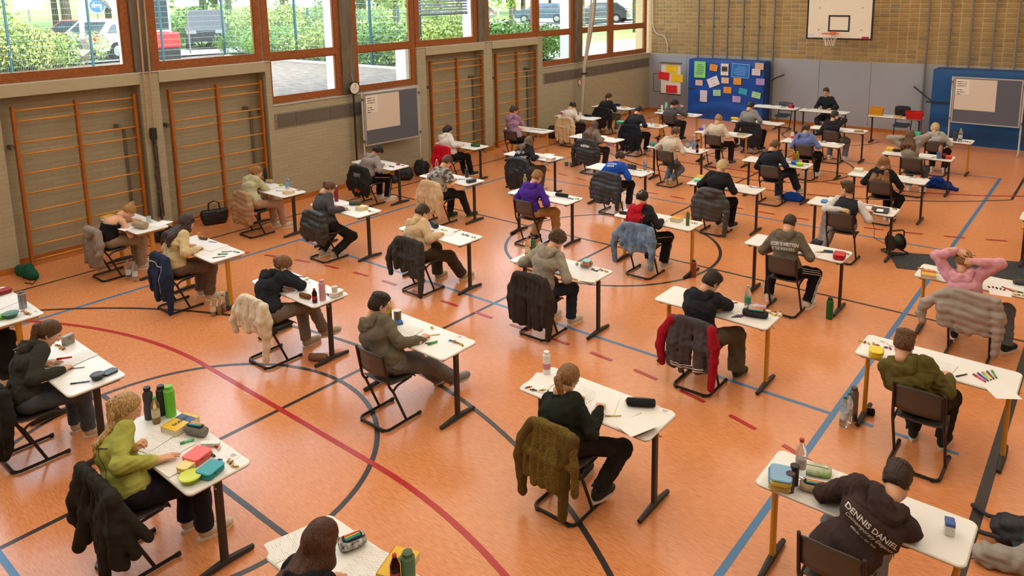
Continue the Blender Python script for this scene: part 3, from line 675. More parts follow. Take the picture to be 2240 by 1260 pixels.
# ---------------------------------------------------------------- organic shapes: blended distance fields turned into meshes
def nrm(v): v = np.asarray(v, float); return v/(np.linalg.norm(v)+1e-12)
def cone(a, b, ra, rb, k=.03): return ('cone', np.asarray(a, float), np.asarray(b, float), ra, rb, k)
def ell(c, r, k=.02, R=None): return ('ell', np.asarray(c, float), np.asarray(r, float), k, R)
def field_mesh(prims, h, disp=None, pad=.03, smooth_it=1, cuts=()):
    lo = np.full(3, 1e9); hi = -lo
    for q in prims:
        if q[0] == 'cone': r = max(q[3], q[4]); lo = np.minimum(lo, np.minimum(q[1], q[2])-r); hi = np.maximum(hi, np.maximum(q[1], q[2])+r)
        elif q[0] == 'ell': r = q[2].max(); lo = np.minimum(lo, q[1]-r); hi = np.maximum(hi, q[1]+r)
    lo = lo-pad-2*h; hi = hi+pad+2*h
    n = np.ceil((hi-lo)/h).astype(int)+1
    ax = [lo[i]+h*np.arange(n[i]) for i in range(3)]
    F = np.full(n, .2)
    for q in prims:
        if q[0] == 'cut':
            P0, nn = q[1], q[2]
            pl = (ax[0][:, None, None]-P0[0])*nn[0]+(ax[1][None, :, None]-P0[1])*nn[1]+(ax[2][None, None, :]-P0[2])*nn[2]
            F = np.maximum(F, pl); continue
        if q[0] == 'cone': a, b, ra, rb, k = q[1:]; r = max(ra, rb); l0 = np.minimum(a, b)-r-k-2*h; h0 = np.maximum(a, b)+r+k+2*h
        elif q[0] == 'ell': c, rad, k, R = q[1:]; r = rad.max(); l0 = c-r-abs(k)-2*h; h0 = c+r+abs(k)+2*h
        i0 = np.maximum(0, ((l0-lo)/h).astype(int)); i1 = np.minimum(n, ((h0-lo)/h).astype(int)+2)
        if (i1 <= i0).any(): continue
        sl = tuple(slice(i0[i], i1[i]) for i in range(3))
        X = ax[0][sl[0]][:, None, None]; Y = ax[1][sl[1]][None, :, None]; Z = ax[2][sl[2]][None, None, :]
        if q[0] == 'cone':
            d = b-a; L2 = d@d+1e-12
            t = np.clip(((X-a[0])*d[0]+(Y-a[1])*d[1]+(Z-a[2])*d[2])/L2, 0, 1)
            D = np.sqrt((X-a[0]-t*d[0])**2+(Y-a[1]-t*d[1])**2+(Z-a[2]-t*d[2])**2)-(ra+(rb-ra)*t)
        else:
            x, y, z = X-c[0], Y-c[1], Z-c[2]
            if R is not None: x, y, z = [R[0, i]*x+R[1, i]*y+R[2, i]*z for i in range(3)]
            s = np.sqrt((x/rad[0])**2+(y/rad[1])**2+(z/rad[2])**2); D = (s-1)*rad.min()*(.5+.5*np.clip(s, 0, 2)/1.0*.5+.25) 
        G = F[sl]
        if k < 0:        # smooth carve
            kk = -k; hh = np.clip(.5-.5*(G+D)/kk, 0, 1); F[sl] = G*(1-hh)+(-D)*hh+kk*hh*(1-hh)
        else:
            hh = np.clip(.5+.5*(D-G)/k, 0, 1); F[sl] = D*(1-hh)+G*hh-k*hh*(1-hh)
    if disp is not None:
        near = np.abs(F) < .05; I = np.nonzero(near)
        P = np.stack([ax[0][I[0]], ax[1][I[1]], ax[2][I[2]]], 1); F[near] += disp(P)
    for P0, nn in cuts:
        pl = (ax[0][:, None, None]-P0[0])*nn[0]+(ax[1][None, :, None]-P0[1])*nn[1]+(ax[2][None, None, :]-P0[2])*nn[2]
        F = np.maximum(F, pl)
    return surface_net(F, lo, h, smooth_it)
def surface_net(F, lo, h, smooth_it=1):
    ins = F < 0; c = ins[:-1, :-1, :-1].astype(np.int8)*0
    for dx in (0, 1):
        for dy in (0, 1):
            for dz in (0, 1): c = c+ins[dx:ins.shape[0]-1+dx, dy:ins.shape[1]-1+dy, dz:ins.shape[2]-1+dz]
    act = (c > 0) & (c < 8); I, J, K = np.nonzero(act); N = len(I)
    idx = np.full(act.shape, -1, np.int64); idx[I, J, K] = np.arange(N)
    V = np.zeros((N, 3)); W = np.zeros(N)
    corner = [(a, b, d) for a in (0, 1) for b in (0, 1) for d in (0, 1)]
    val = {q: F[I+q[0], J+q[1], K+q[2]] for q in corner}
    for q in corner:
        for axis in range(3):
            if q[axis] == 1: continue
            r = list(q); r[axis] = 1; r = tuple(r); f0, f1 = val[q], val[r]; m = (f0 < 0) != (f1 < 0)
            t = np.where(m, f0/(f0-f1+1e-12*(f0 == f1)), 0)
            for i in range(3): V[:, i] += np.where(m, (q[i]+(t if i == axis else 0)), 0)
            W += m
    V = V/W[:, None]; V += np.stack([I, J, K], 1); V = V*h+lo
    quads = []
    for axis in range(3):
        a, b = [(1, 2), (2, 0), (0, 1)][axis]
        s0 = [slice(0, -1) if i == axis else slice(1, -1) for i in range(3)]; s1 = [slice(1, None) if i == axis else slice(1, -1) for i in range(3)]
        A, B = ins[tuple(s0)], ins[tuple(s1)]; x = np.stack(np.nonzero(A != B), 1)
        if not len(x): continue
        fl = A[x[:, 0], x[:, 1], x[:, 2]]
        e = np.zeros((len(x), 3), int); e[:] = x; e[:, a] += 1; e[:, b] += 1
        def cell(da, db): q = e.copy(); q[:, a] += da; q[:, b] += db; return idx[q[:, 0], q[:, 1], q[:, 2]]
        Q = np.stack([cell(-1, -1), cell(0, -1), cell(0, 0), cell(-1, 0)], 1); Q[~fl] = Q[~fl][:, ::-1]; quads.append(Q)
    Q = np.concatenate(quads); Q = Q[(Q >= 0).all(1)]
    for _ in range(smooth_it):
        S = np.zeros_like(V); C = np.zeros(N)
        for i in range(4):
            np.add.at(S, Q[:, i], V[Q[:, (i+1) % 4]]); np.add.at(C, Q[:, i], 1)
            np.add.at(S, Q[:, i], V[Q[:, (i+3) % 4]]); np.add.at(C, Q[:, i], 1)
        V = V*.5+.5*S/np.maximum(C, 1)[:, None]
    return V, Q
def folds(seed, amp=.005, wl=.075):
    rg = np.random.default_rng(seed); D = [nrm(rg.normal(size=3)*[.8, .8, 1.2]) for _ in range(4)]; E_ = [nrm(rg.normal(size=3)) for _ in range(4)]; ph = rg.random(8)*6.28
    def f(P):
        o = 0
        for i in range(4):
            w_ = 2*math.pi/(wl*(.7+.3*i)); s = np.sin(P@E_[i]*w_*.45+ph[i])
            o = o+np.sin(P@D[i]*w_+1.9*s+ph[i+4])*(.5+.5*np.sin(P@E_[(i+1) % 4]*9+ph[i]))
        return o*amp*.5
    return f
# head, built once in its own frame: x right, y face, z up, origin between the ears
def head_mesh(h):
    P = [ell((0, -.014, .030), (.077, .096, .084), .02), ell((0, .022, -.030), (.064, .074, .086), .03), cone((-.046, .012, -.062), (0, .062, -.098), .022, .020, .03), cone((.046, .012, -.062), (0, .062, -.098), .022, .020, .03),
         ell((0, .068, -.098), (.022, .018, .018), .02), cone((-.03, .083, .026), (.03, .083, .026), .012, .012, .025), cone((0, .092, .016), (0, .110, -.026), .007, .012, .012), ell((-.011, .100, -.030), (.008, .009, .007), .008), ell((.011, .100, -.030), (.008, .009, .007), .008),
         ell((-.034, .099, .008), (.017, .014, .011), -.014), ell((.034, .099, .008), (.017, .014, .011), -.014),
         ell((0, .088, -.056), (.024, .010, .006), .008), ell((0, .087, -.067), (.020, .010, .007), .008)]
    for s_ in (-1, 1): P += [ell((s_*.079, -.012, -.008), (.009, .019, .031), .008), ell((s_*.084, -.006, -.006), (.006, .010, .018), -.006)]
    P += [cone((0, -.022, -.05), (0, -.030, -.13), .050, .050, .03)]
    return field_mesh(P, h)
HEAD = {'hi': head_mesh(.0055), 'lo': head_mesh(.009)}
def hand_mesh(h, curl, spread=1.0, thumb_in=.0):
    P = []; ys = (.031, .010, -.011, -.030); Ln = (.072, .080, .075, .058)
    for i in range(4):
        b0 = np.array([.012, ys[i]*.72, 0]); b1 = np.array([.086-.006*abs(i-1.2), ys[i], .003]); P.append(cone(b0, b1, .014, .0115, .012))
        p = b1; a = 0.0; dirn = np.array([1.0, (ys[i])*1.2*spread, 0])
        for j, fr in enumerate((.42, .32, .26)):
            a += curl[i]*(.9, 1.1, .8)[j]; d = nrm([math.cos(a)*dirn[0], dirn[1]*math.cos(a), -math.sin(a)]); q = p+d*Ln[i]*fr
            P.append(cone(p, q, .0098-.0012*j, .0090-.0012*j, .003)); p = q
    P.append(cone((.012, .0, 0), (.07, .012, -.004), .020, .016, .02)); P.append(cone((-.06, 0, 0), (.015, 0, 0), .027, .023, .02))
    a = np.array([.022, .026, -.006]); b = np.array([.058, .052-.02*thumb_in, -.018]); c = np.array([.086, .058-.035*thumb_in, -.026-.012*thumb_in]); e = np.array([.108, .056-.045*thumb_in, -.030-.015*thumb_in])
    P += [cone(a, b, .016, .0125, .012), cone(b, c, .0115, .0105, .004), cone(c, e, .0105, .0085, .003)]
    return field_mesh(P, h)
HANDS = {}
for nm, cu, sp, th in (('flat', (.12, .10, .12, .16), 1.0, 0.2), ('write', (.42, .62, .75, .8), .6, 1.0), ('fist', (.85, .9, .95, .95), .5, .8), ('claw', (.38, .36, .38, .42), 1.5, .3)):
    for r_, hh in (('hi', .0045), ('lo', .0075)):
        V, Q = hand_mesh(hh, cu, sp, th); HANDS[nm, 1, r_] = (V, Q); HANDS[nm, -1, r_] = (V*[1, -1, 1], Q[:, ::-1])
# HANDS[..., 1]: thumb on +y (a left hand seen palm down when fingers point +x)
def shoe_mesh():
    P = [ell((0, .10, .045), (.044, .115, .042), .02), ell((0, .02, .060), (.036, .055, .055), .03), ell((0, .175, .040), (.042, .055, .032), .02), cone((0, -.005, .07), (0, .0, .105), .036, .038, .02), ('cut', np.array([0, 0, .018]), np.array([0, 0, -1.0])), ('cut', np.array([0, 0, .108]), np.array([0, -.1, 1.0]))]
    U = field_mesh(P, .007)
    out = []; n = 28
    for k in range(n):
        t = 2*math.pi*k/n; y = .088+.146*math.sin(t); w_ = .043+.010*math.sin(t)+.004*math.cos(2*t); out.append((w_*math.cos(t), y))
    b = MB(); 
    for z in (0, .022): b.v += [(x, y, z+(.006 if y > .2 else 0)) for x, y in out]
    b.f += [tuple(range(n-1, -1, -1)), tuple(range(n, 2*n))]+[(i, (i+1) % n, n+(i+1) % n, n+i) for i in range(n)]; b.m = [0]*len(b.f)
    lace = MB()
    for k in range(4): y = .075+k*.022; lace.tube([(-.022, y, .098-.011*k), (0, y+.004, .106-.013*k), (.022, y, .098-.011*k)], .0032, 5)
    return U, b, lace
SHOE_U, SHOE_S, SHOE_L = shoe_mesh()
shoe_cache = {}
def shoe_objs(parent, M, upper, sole, lace='#d8d2c6'):
    key = (upper, sole)
    if key not in shoe_cache:
        shoe_cache[key] = (mkmesh('shoe', SHOE_U[0], SHOE_U[1], mat('shoe_'+upper, upper, .7, var=.1, vscale=20), True), SHOE_S.mesh('sole', mat('sole_'+sole, sole, .6)), SHOE_L.mesh('laces', mat('lace_'+lace, lace, .8)))
    a, b, c = shoe_cache[key]
    o = link('shoe', a, parent); o.matrix_local = M; link('sole', b, o); link('laces', c, o)
SKIN = {'a': mat('skin_light', '#d9a584', .5, var=.05, vscale=14, spec=.35), 'b': mat('skin_mid', '#c99371', .5, var=.05, vscale=14, spec=.35), 'c': mat('skin_tan', '#a8714f', .5, var=.05, vscale=14, spec=.35)}
M_EYE = mat('eye_white', '#ece7e2', .2); M_IRIS = mat('eye_iris', '#33261d', .2); M_LIP = mat('lips', '#b0655c', .5)
def hair_mat(c): return mat('hair_'+c, hue(c, .68), .38, col2=hue(c, 1.42), vscale=20, bump=.7, bscale=44, stretch=(7, 7, 1.1), spec=.45)

def ik(a, t, l1, l2, pole):
    a = np.asarray(a, float); t = np.asarray(t, float); d = t-a; L = np.linalg.norm(d); Lm = min(L, (l1+l2)*.985); u = d/(L+1e-9); t = a+u*Lm
    x = (l1*l1-l2*l2+Lm*Lm)/(2*Lm); y = math.sqrt(max(0, l1*l1-x*x)); p = np.asarray(pole, float); p = nrm(p-u*(p@u))
    return a+u*x+p*y, t
def frame(f, up):
    f = nrm(f); r = nrm(np.cross(f, up)); u = np.cross(r, f); return np.stack([r, f, u], 1)      # columns x, y(forward), z(up)
def place(V, R, t): return V@np.asarray(R).T+t
BACKTEXT = []
def person(label, cx, cy, head, rz=0., fy=.22, hx=0., hy=None, pitch=48, yaw=0, tilt=0, skin='a', wid=1.0, hair=('short', '#4a3524'), top='#555555', hood=True, sleeve='long', trousers='#2b2a2d', baggy=.012,
           shoes=('#cfc4b0', '#e8e2d6'), L=None, R=None, feetL=None, feetR=None, parts=(), top_mat=None, sleeve_mat=None, hem=True, name='person', glasses=False, neck_low=False, trouser_mat=None, bare=False, dz=0., stripe=None):
    """a seated student; head is given by its pixel, everything else in the chair's own frame"""
    if hy is None: hy = .035 if fy < .09 else (.01 if fy < .18 else -.02)
    cz, sz = math.cos(rz), math.sin(rz); O = np.array([cx, cy, 0.0])
    toL = lambda w: np.array([cz*(w[0]-O[0])+sz*(w[1]-O[1]), -sz*(w[0]-O[0])+cz*(w[1]-O[1]), w[2]])
    dist = np.linalg.norm(CAM-O); res = .0105 if dist < 8.5 else (.0135 if dist < 13 else .018); lod = 'hi' if dist < 11 else 'lo'
    hip = np.array([hx, hy, .565])
    if isinstance(head, tuple):       # depth of the head from the lean of the torso
        if abs(rz) < .5 or abs(rz) > 2.6: H = toL(at(head[0], head[1], cy+(hy+fy)*cz, 1))
        else: H = toL(at(head[0], head[1], cx-(hy+fy)*sz, 0))
    else: H = np.asarray(head, float)
    pr, yr = math.radians(pitch), math.radians(yaw)
    f = np.array([math.sin(yr)*math.cos(pr), math.cos(yr)*math.cos(pr), -math.sin(pr)])
    upv = np.array([math.sin(math.radians(tilt)), .0, 1.0]); RH = frame(f, upv)
    J = H+RH@np.array([0, -.03, -.10]); sp = nrm(J-hip); N = J-.055*nrm(RH[:, 2]*.5+sp*.7)
    D = N-hip; Ls = np.linalg.norm(D); sp = D/Ls; fwd = np.array([0, 1.0, 0]); lat = nrm(np.cross(fwd, sp)); lat = lat if lat[0] > 0 else -lat; back = -nrm(np.cross(sp, lat)) ; back = back if back[1] < 0 else -back
    bul = min(.10, max(.02, .5*math.sqrt(max(0, .56**2-Ls**2))*.42))
    Wp = hip+D*.30+back*bul*.8; C = hip+D*.66+back*bul; Cf = C-back*.03
    sw = .152*wid
    S = {s: N-sp*.052-back*.012+lat*s*sw for s in (-1, 1)}
    ta = {}                         # arm chains
    for s, spec in ((-1, L), (1, R)):
        if spec is None: spec = ('desk', s*.11, .30) if s > 0 else ('desk', -.13, .27)
        kind = spec[0]; pole = np.array([s*.62, -.35, -.65]); pose = 'flat'; up_h = np.array([0, 0, 1.0]); hd = None
        if kind in ('desk', 'write'):
            tgt = np.array([spec[1], spec[2], TZ+.028+dz]); hd = nrm([-s*.45, .9, -.05]); pose = 'write' if kind == 'write' or (s > 0 and kind == 'desk') else 'flat'
            if len(spec) > 3: hd = nrm(spec[3])
            tgt = tgt-hd*.085
        elif kind == 'head':           # hand at the head: offset in the head frame
            off = np.array(spec[1]); tgt = H+RH@off; pose = spec[2] if len(spec) > 2 else 'fist'; pole = np.array(spec[3]) if len(spec) > 3 else np.array([s*.4, .5, -.8]); hd = None
        elif kind == 'pos':
            tgt = np.array(spec[1]); pose = spec[2] if len(spec) > 2 else 'flat'; pole = np.array(spec[3]) if len(spec) > 3 else pole
        if kind == 'px':               # wrist at a pixel of the photo, height given
            tgt = toL(at(spec[1], spec[2], spec[3])); pose = spec[4] if len(spec) > 4 else 'flat'; pole = np.array(spec[5]) if len(spec) > 5 else pole
            if len(spec) > 6: hd = nrm(spec[6]); tgt = tgt-hd*.085
        E, Wr = ik(S[s], tgt, .275, .245, pole)
        if hd is None:
            hd = nrm(Wr-E)
            if kind == 'head': hd = nrm(hd*.6+nrm(H-Wr)*.5)
        ta[s] = (E, Wr, hd, pose, up_h, kind)
    lg = {}
    for s, spec in ((-1, feetL), (1, feetR)):
        if spec is None: spec = (s*.12, .36)
        z0 = spec[2] if len(spec) > 2 else 0.; yw = spec[3] if len(spec) > 3 else s*-.12; pt = spec[4] if len(spec) > 4 else 0.
        ank = np.array([spec[0], spec[1], .075+z0]); hp = hip+np.array([s*.085*wid, .02, -.01])
        Kn, An = ik(hp, ank, .425, .415, np.array([spec[5] if len(spec) > 5 else s*.12, .55, .85]))
        lg[s] = (hp, Kn, An, yw, pt)
    # ---- body: one skin mesh (trunk, limbs, head, hands)
    B = [cone(hip-lat*.07, hip+lat*.07, .10, .10, .04), cone(hip, Wp, .095, .085, .05), cone(Wp, C, .085, .09, .05), cone(C-lat*.05, C+lat*.05, .088*wid, .088*wid, .04), cone(S[-1], S[1], .047, .047, .03), cone(N-sp*.03, J, .052, .047, .03), cone(C, N-sp*.03, .08, .05, .04)]
    for s in (-1, 1):
        E, Wr, hd, pose, _, _ = ta[s]; hp, Kn, An, yw, pt = lg[s]
        B += [cone(S[s], E, .044, .037, .02), cone(E, Wr, .037, .025, .02), cone(hp, Kn, .075, .050, .03), cone(Kn, An, .050, .034, .03), cone(An, An+np.array([math.sin(-yw)*.0, .10, -.035]), .032, .028, .02)]
    V0, Q0 = field_mesh(B, .011 if bare or sleeve != 'long' else .018)
    HV, HQ = HEAD[lod]; Vs = [V0, place(HV, RH, H)]; Qs = [Q0, HQ+len(V0)]; mi = [np.zeros(len(Q0), int), np.zeros(len(HQ), int)]
    fc = HV[HQ].mean(1); lip = (fc[:, 1] > .088) & (fc[:, 2] < -.050) & (fc[:, 2] > -.073) & (abs(fc[:, 0]) < .024); mi[1][lip] = 3
    k = len(V0)+len(HV)
    for s in (-1, 1):
        E, Wr, hd, pose, uph, kind = ta[s]; sd = nrm(np.cross(uph, hd)) if kind not in ('head',) else nrm(np.cross(nrm(Wr-H), hd))
        if kind == 'head': upn = nrm(Wr-H); upn = nrm(upn-hd*(upn@hd)); sd = nrm(np.cross(upn, hd))
        else: upn = np.cross(hd, sd)
        Rm = np.stack([hd, sd, upn], 1); hv, hq = HANDS[pose, 1 if s > 0 else -1, lod]
        if kind != 'head' and kind != 'pos' or True:
            v = place(hv, Rm, Wr+hd*.012); Vs.append(v); Qs.append(hq+k); mi.append(np.zeros(len(hq), int)); k += len(v)
    for s in (-1, 1):                # eyes
        eb = MB().lathe([(.001, -.0115), (.008, -.008), (.0115, 0), (.008, .008), (.001, .0115)], n=10)
        v = np.array(eb.v)[:, [0, 2, 1]]+[s*.033, .0815, .008]; fq = [f_ for f_ in eb.f if len(f_) == 4]; q = np.array(fq)[:, ::-1]
        Vs.append(place(v, RH, H)); Qs.append(q+k); cc = v[q].mean(1)-[s*.033, .0815, .008]; mm = np.where(cc[:, 1] > .0070, 2, 1); mi.append(mm); k += len(v)
    body = link(name, mkmesh('body', np.concatenate(Vs), np.concatenate(Qs), [SKIN[skin], M_EYE, M_IRIS, M_LIP], True, np.concatenate(mi)), None, O, (0, 0, rz))
    tag(body, label, 'person')
    if name == 'person' and 'group' not in body: body['group'] = 'exam candidates at desks'
    # ---- top
    sd_ = int(cx*1000+cy*77) % 9999
    tm = top_mat or cloth(top); bg_ = .006
    Cw = .074*wid; wp = min(wid, 1.08); T = [cone(hip-lat*.062*wp+back*.005+np.array([0, 0, .05]), hip+lat*.062*wp+back*.005+np.array([0, 0, .05]), .122, .122, .05), cone(hip+sp*.07, Wp, .112, .108, .06), cone(Wp-lat*.055*wid, Wp+lat*.055*wid, .102*wp, .102*wp, .06), cone(C-lat*Cw, C+lat*Cw, .104, .104, .06), cone(Cf-lat*Cw*.8, Cf+lat*Cw*.8, .10, .10, .05), cone(Wp, C, .105, .108, .05), cone(S[-1]*.9+S[1]*.1, S[1]*.9+S[-1]*.1, .062, .062, .05), cone(C, N-sp*.045, .10, .06, .06)]
    SL = []
    for s in (-1, 1):
        E, Wr, hd, pose, _, _ = ta[s]
        if sleeve == 'none': continue
        if sleeve == 'short': a = [cone(S[s], S[s]+(E-S[s])*.72, .066, .060, .04)]
        else: a = [cone(S[s], E, .068, .058, .045), cone(E, E+(Wr-E)*.8, .059, .049, .03), cone(E+(Wr-E)*.78, Wr+(Wr-E)*.04, .044, .036, .02)]
        if sleeve_mat is None: T += a
        else: SL += a
    cuts = []
    if sleeve == 'none':               # camisole: stops below the shoulder blades
        T = T[:6]; cuts.append((N-sp*.115, nrm(sp*1.0+back*.25)))
    V, Q = field_mesh(T, res, folds(sd_, .0075 if sleeve != 'none' else .002), cuts=cuts+([(hip+np.array([0, 0, -.085]), np.array([0, 0, -1.0]))] if hem else []))
    tname = {'long': 'sweatshirt', 'short': 'tshirt', 'none': 'camisole'}[sleeve]
    to = link(tname, mkmesh(tname, V, Q, tm, True), body)
    if SL:
        V2, Q2 = field_mesh(SL, res, folds(sd_+3, .006)); link('sleeves', mkmesh('sleeves', V2, Q2, sleeve_mat, True), body)
    if sleeve == 'none':
        st = MB()
        for s in (-1, 1):
            a = N-sp*.125+back*.10+lat*s*.05; b = S[s]*.62+N*.38+sp*.012+back*.01; st.tube([a, (a+b)/2+back*.016, b+sp*.012, b-back*.06-sp*.03], .0045, 6)
        st.build('straps', tm, body)
    if hood:
        fr = lambda x, y, z: N+lat*x-back*y+sp*z
        hp_ = [fr(-.055, .085, -.035), fr(-.095, .03, .0), fr(-.085, -.055, .012), fr(0, -.098, .012), fr(.085, -.055, .012), fr(.095, .03, .0), fr(.055, .085, -.035)]
        G = [cone(hp_[i], hp_[i+1], (.026, .036, .044, .044, .036, .026)[i], (.036, .044, .046, .044, .036, .026)[i], .03) for i in range(6)]
        G += [cone(fr(-.062, -.105, -.04), fr(.062, -.105, -.04), .045, .045, .04), cone(fr(-.025, -.115, -.095), fr(.025, -.115, -.095), .036, .036, .05), ell(fr(0, -.07, .052), (.055, .042, .028), -.03)]
        V2, Q2 = field_mesh(G, res*.9, folds(sd_+9, .006, .07)); link('hood', mkmesh('hood', V2, Q2, tm, True), body)
    elif sleeve != 'none':
        cl = [N+lat*.068*math.cos(a)-back*(.062*math.sin(a))+sp*(.0+.012*math.sin(a+math.pi)) for a in np.linspace(0, 2*math.pi, 18)[:-1]]
        MB().tube(cl, .011, 6, closed=True).build('collar', tm, body, smooth=True)
    # ---- trousers
    TR = [cone(hip-lat*.078*wid, hip+lat*.078*wid, .118, .118, .05)]
    pm = trouser_mat or cloth(trousers)
    hems = []
    for s in (-1, 1):
        hp, Kn, An, yw, pt = lg[s]; d = nrm(Kn-An); he = An+d*.015; TR += [cone(hp, Kn, .088, .066+baggy*.8, .04), cone(Kn, An+d*.0, .066+baggy*.8, .046+baggy*1.5, .03)]; hems.append((he, -d, An))
    V, Q = field_mesh(TR, res, folds(sd_+5, .008, .085))
    # cut the legs off cleanly at the hem
    keep = np.ones(len(V), bool)
    for he, nn, An in hems: keep &= ~(((V-he)@nn > 0) & (np.linalg.norm(V-An, axis=1) < .16))
    Q = Q[keep[Q].all(1)]; used_ = np.unique(Q); rm = np.full(len(V), -1); rm[used_] = np.arange(len(used_))
    link('trousers', mkmesh('trousers', V[used_], rm[Q], pm, True), body)
    if stripe:                      # piping down the outer seam of track pants
        bv = BVHTree.FromPolygons([tuple(c) for c in V[used_]], [tuple(f_) for f_ in rm[Q]]); sp_ = MB()
        for s in (-1, 1):
            hp, Kn, An, yw, pt = lg[s]
            for o_ in stripe[1:]:
                pa = []
                for a_, b_, n_ in ((hp, Kn, 8), (Kn, An, 7)):
                    ax_ = nrm(b_-a_); sdv = np.array([s*1.0, 0, .25]); sdv = nrm(sdv-ax_*(sdv@ax_)); ot = nrm(np.cross(ax_, sdv))
                    for j_ in range(n_):
                        c_ = a_+(b_-a_)*(j_+.5)/n_; d_ = nrm(sdv+ot*o_); h_ = bv.ray_cast(Vector(c_+d_*.3), Vector(-d_))
                        if h_[0] is not None and (np.array(h_[0])-c_)@d_ < .2: pa.append(np.array(h_[0])+d_*.001)
                if len(pa) > 3: sp_.tube(pa, .005, 5)
        if sp_.v: sp_.build('side_stripes', mat('stripe_'+stripe[0], stripe[0], .8), body)
    for s in (-1, 1):
        hp, Kn, An, yw, pt = lg[s]
        a = MB().tube([An+(Kn-An)*.16, An+np.array([0, 0, .0]), An+np.array([0, .01, -.03])], [.037, .036, .038], 8)
        a.build('sock', mat('sock_white', '#d8d4cc', .9), body)
        M = Matrix.Translation(Vector(An-np.array([0, 0, .075]))) @ Matrix.Rotation(yw, 4, 'Z') @ Matrix.Translation(Vector((0, 0, .07))) @ Matrix.Rotation(-pt, 4, 'X') @ Matrix.Translation(Vector((0, -.005, -.07)))
        shoe_objs(body, M, *shoes)
    # ---- hair
    hs, hc = hair[0], hair[1]; hm = hair_mat(hc); hr = .0075 if lod == 'hi' else .011
    inv = lambda w: RH.T@(np.asarray(w, float)-H)
    def on_back(p, r):             # lift a strand onto the surface of the back
        a = hip+D*min(1, max(0, ((p-hip)@sp)/Ls)); t_ = ((p-hip)@sp)/Ls; a = a+back*bul*max(0, math.sin(math.pi*min(1, max(0, t_)))); b_ = (p-a)@back; l_ = abs((p-a)@lat)
        r = r+(.03 if hood else 0); need = r*math.sqrt(max(.15, 1-(l_/.20)**2)); return p+back*max(0, need-b_) if t_ < 1.0 else p
    G0 = [ell((0, -.016, .034), (.084, .103, .090), .02), ell((0, -.03, -.01), (.080, .088, .072), .03)]
    fcut = ('cut', np.array([0, .070, .070]), nrm([0, .84, -.54]))
    top_ = []; extra = []; amp = .0013; fr_ = 36
    if hs == 'short': G0 = [ell((0, -.014, .036), (.083, .103, .090), .02), ell((0, -.032, -.01), (.0785, .084, .07), .02)]; top_ = [ell((0, .03, .092), (.062, .062, .034), .03), ell((0, -.02, .10), (.066, .075, .032), .03)]; extra = [('cut', np.array([0, -.06, -.058]), nrm([0, .2, -1.0]))]; amp = .0045
    elif hs == 'buzz': G0 = [ell((0, -.014, .032), (.079, .098, .086), .02), ell((0, -.030, -.01), (.077, .083, .065), .02)]; extra = [('cut', np.array([0, -.06, -.05]), nrm([0, .2, -1.0]))]; amp = .0008
    elif hs == 'curly': G0 = [ell((0, -.016, .045), (.093, .112, .096), .02), ell((0, -.035, 0), (.088, .092, .072), .02)]; top_ = [ell((0, .055, .085), (.062, .05, .045), .03)]; extra = [('cut', np.array([0, -.06, -.062]), nrm([0, .2, -1.0]))]; amp = .011
    elif hs == 'bob': G0 += [ell((0, -.035, -.04), (.088, .080, .085), .03)]; extra = [('cut', np.array([0, -.06, -.115]), nrm([0, .1, -1.0]))]
    elif hs == 'bun': top_ = [ell(hair[2] if len(hair) > 2 else (0, -.115, .055), (.042, .036, .040), .012)]; extra = [('cut', np.array([0, -.06, -.066]), nrm([0, .25, -1.0]))]; amp = .003
    elif hs in ('pony', 'braid'):
        base = np.array(hair[2] if len(hair) > 2 else (0, -.115, .02)); ln = hair[3] if len(hair) > 3 else .26
        extra = [('cut', np.array([0, -.06, -.066]), nrm([0, .25, -1.0]))]
        bw = H+RH@base; p1 = bw+back*.045+np.array([0, 0, -.02]); q = [bw, p1]
        dn = nrm(-sp*.8+np.array([0, 0, -.6])+back*.1); sdv = lat*(hair[4] if len(hair) > 4 else .0)
        for j in range(1, 5): q.append(on_back(p1+(dn+sdv)*ln*j/4, .145))
        q = [inv(x) for x in q]; rad = (.022, .028, .030, .028, .022, .010) if hs == 'pony' else (.020, .022, .021, .019, .016, .010)
        top_ = [cone(q[i], q[i+1], rad[i], rad[i+1], .012) for i in range(5)]; amp = .003
    elif hs in ('long', 'wavy', 'curlylong'):
        ln = hair[2] if len(hair) > 2 else .30; sprd = hair[3] if len(hair) > 3 else 1.0
        nn = 7
        for j in range(nn):
            a = math.radians(-100+200*j/(nn-1)); b0 = np.array([.070*math.sin(a), -.085*math.cos(a)*.9-.005, .0]); bw = H+RH@b0
            out = lat*math.sin(a)*.055*sprd+back*(.06+.02*math.cos(a)); m1 = bw+np.array([0, 0, -.09])+out*.35
            dn = nrm(-sp*.75+np.array([0, 0, -.65])+lat*math.sin(a)*.12*sprd); m1 = on_back(m1, .10); m2 = on_back(m1+dn*ln*.5+out*.2, .135); m3 = on_back(m1+dn*ln+out*.25, .140)
            q = [inv(x) for x in (bw, m1, m2, m3)]
            top_ += [cone(q[0], q[1], .030, .032, .03), cone(q[1], q[2], .032, .029, .03), cone(q[2], q[3], .029, .014, .03)]
        amp = .0035 if hs == 'long' else (.007 if hs == 'wavy' else .009)
    rgp = np.random.default_rng(sd_); ph = rgp.random(3)*6
    def hd_(P):
        a = np.arctan2(P[:, 0], -P[:, 1]-.0); r = np.sin(a*fr_+3*np.sin(P[:, 2]*24+ph[0])+ph[1])*amp*.7
        if hs in ('short', 'curly', 'curlylong', 'wavy'): r = r+amp*(np.sin(P[:, 0]*150+2*np.sin(P[:, 2]*90+ph[0]))*np.sin(P[:, 1]*130+ph[1]+2*np.sin(P[:, 0]*80))*np.sin(P[:, 2]*120+ph[2]))
        return r
    V, Q = field_mesh(G0+[fcut]+[x for x in extra if x[0] == 'cut']+top_, hr, hd_)
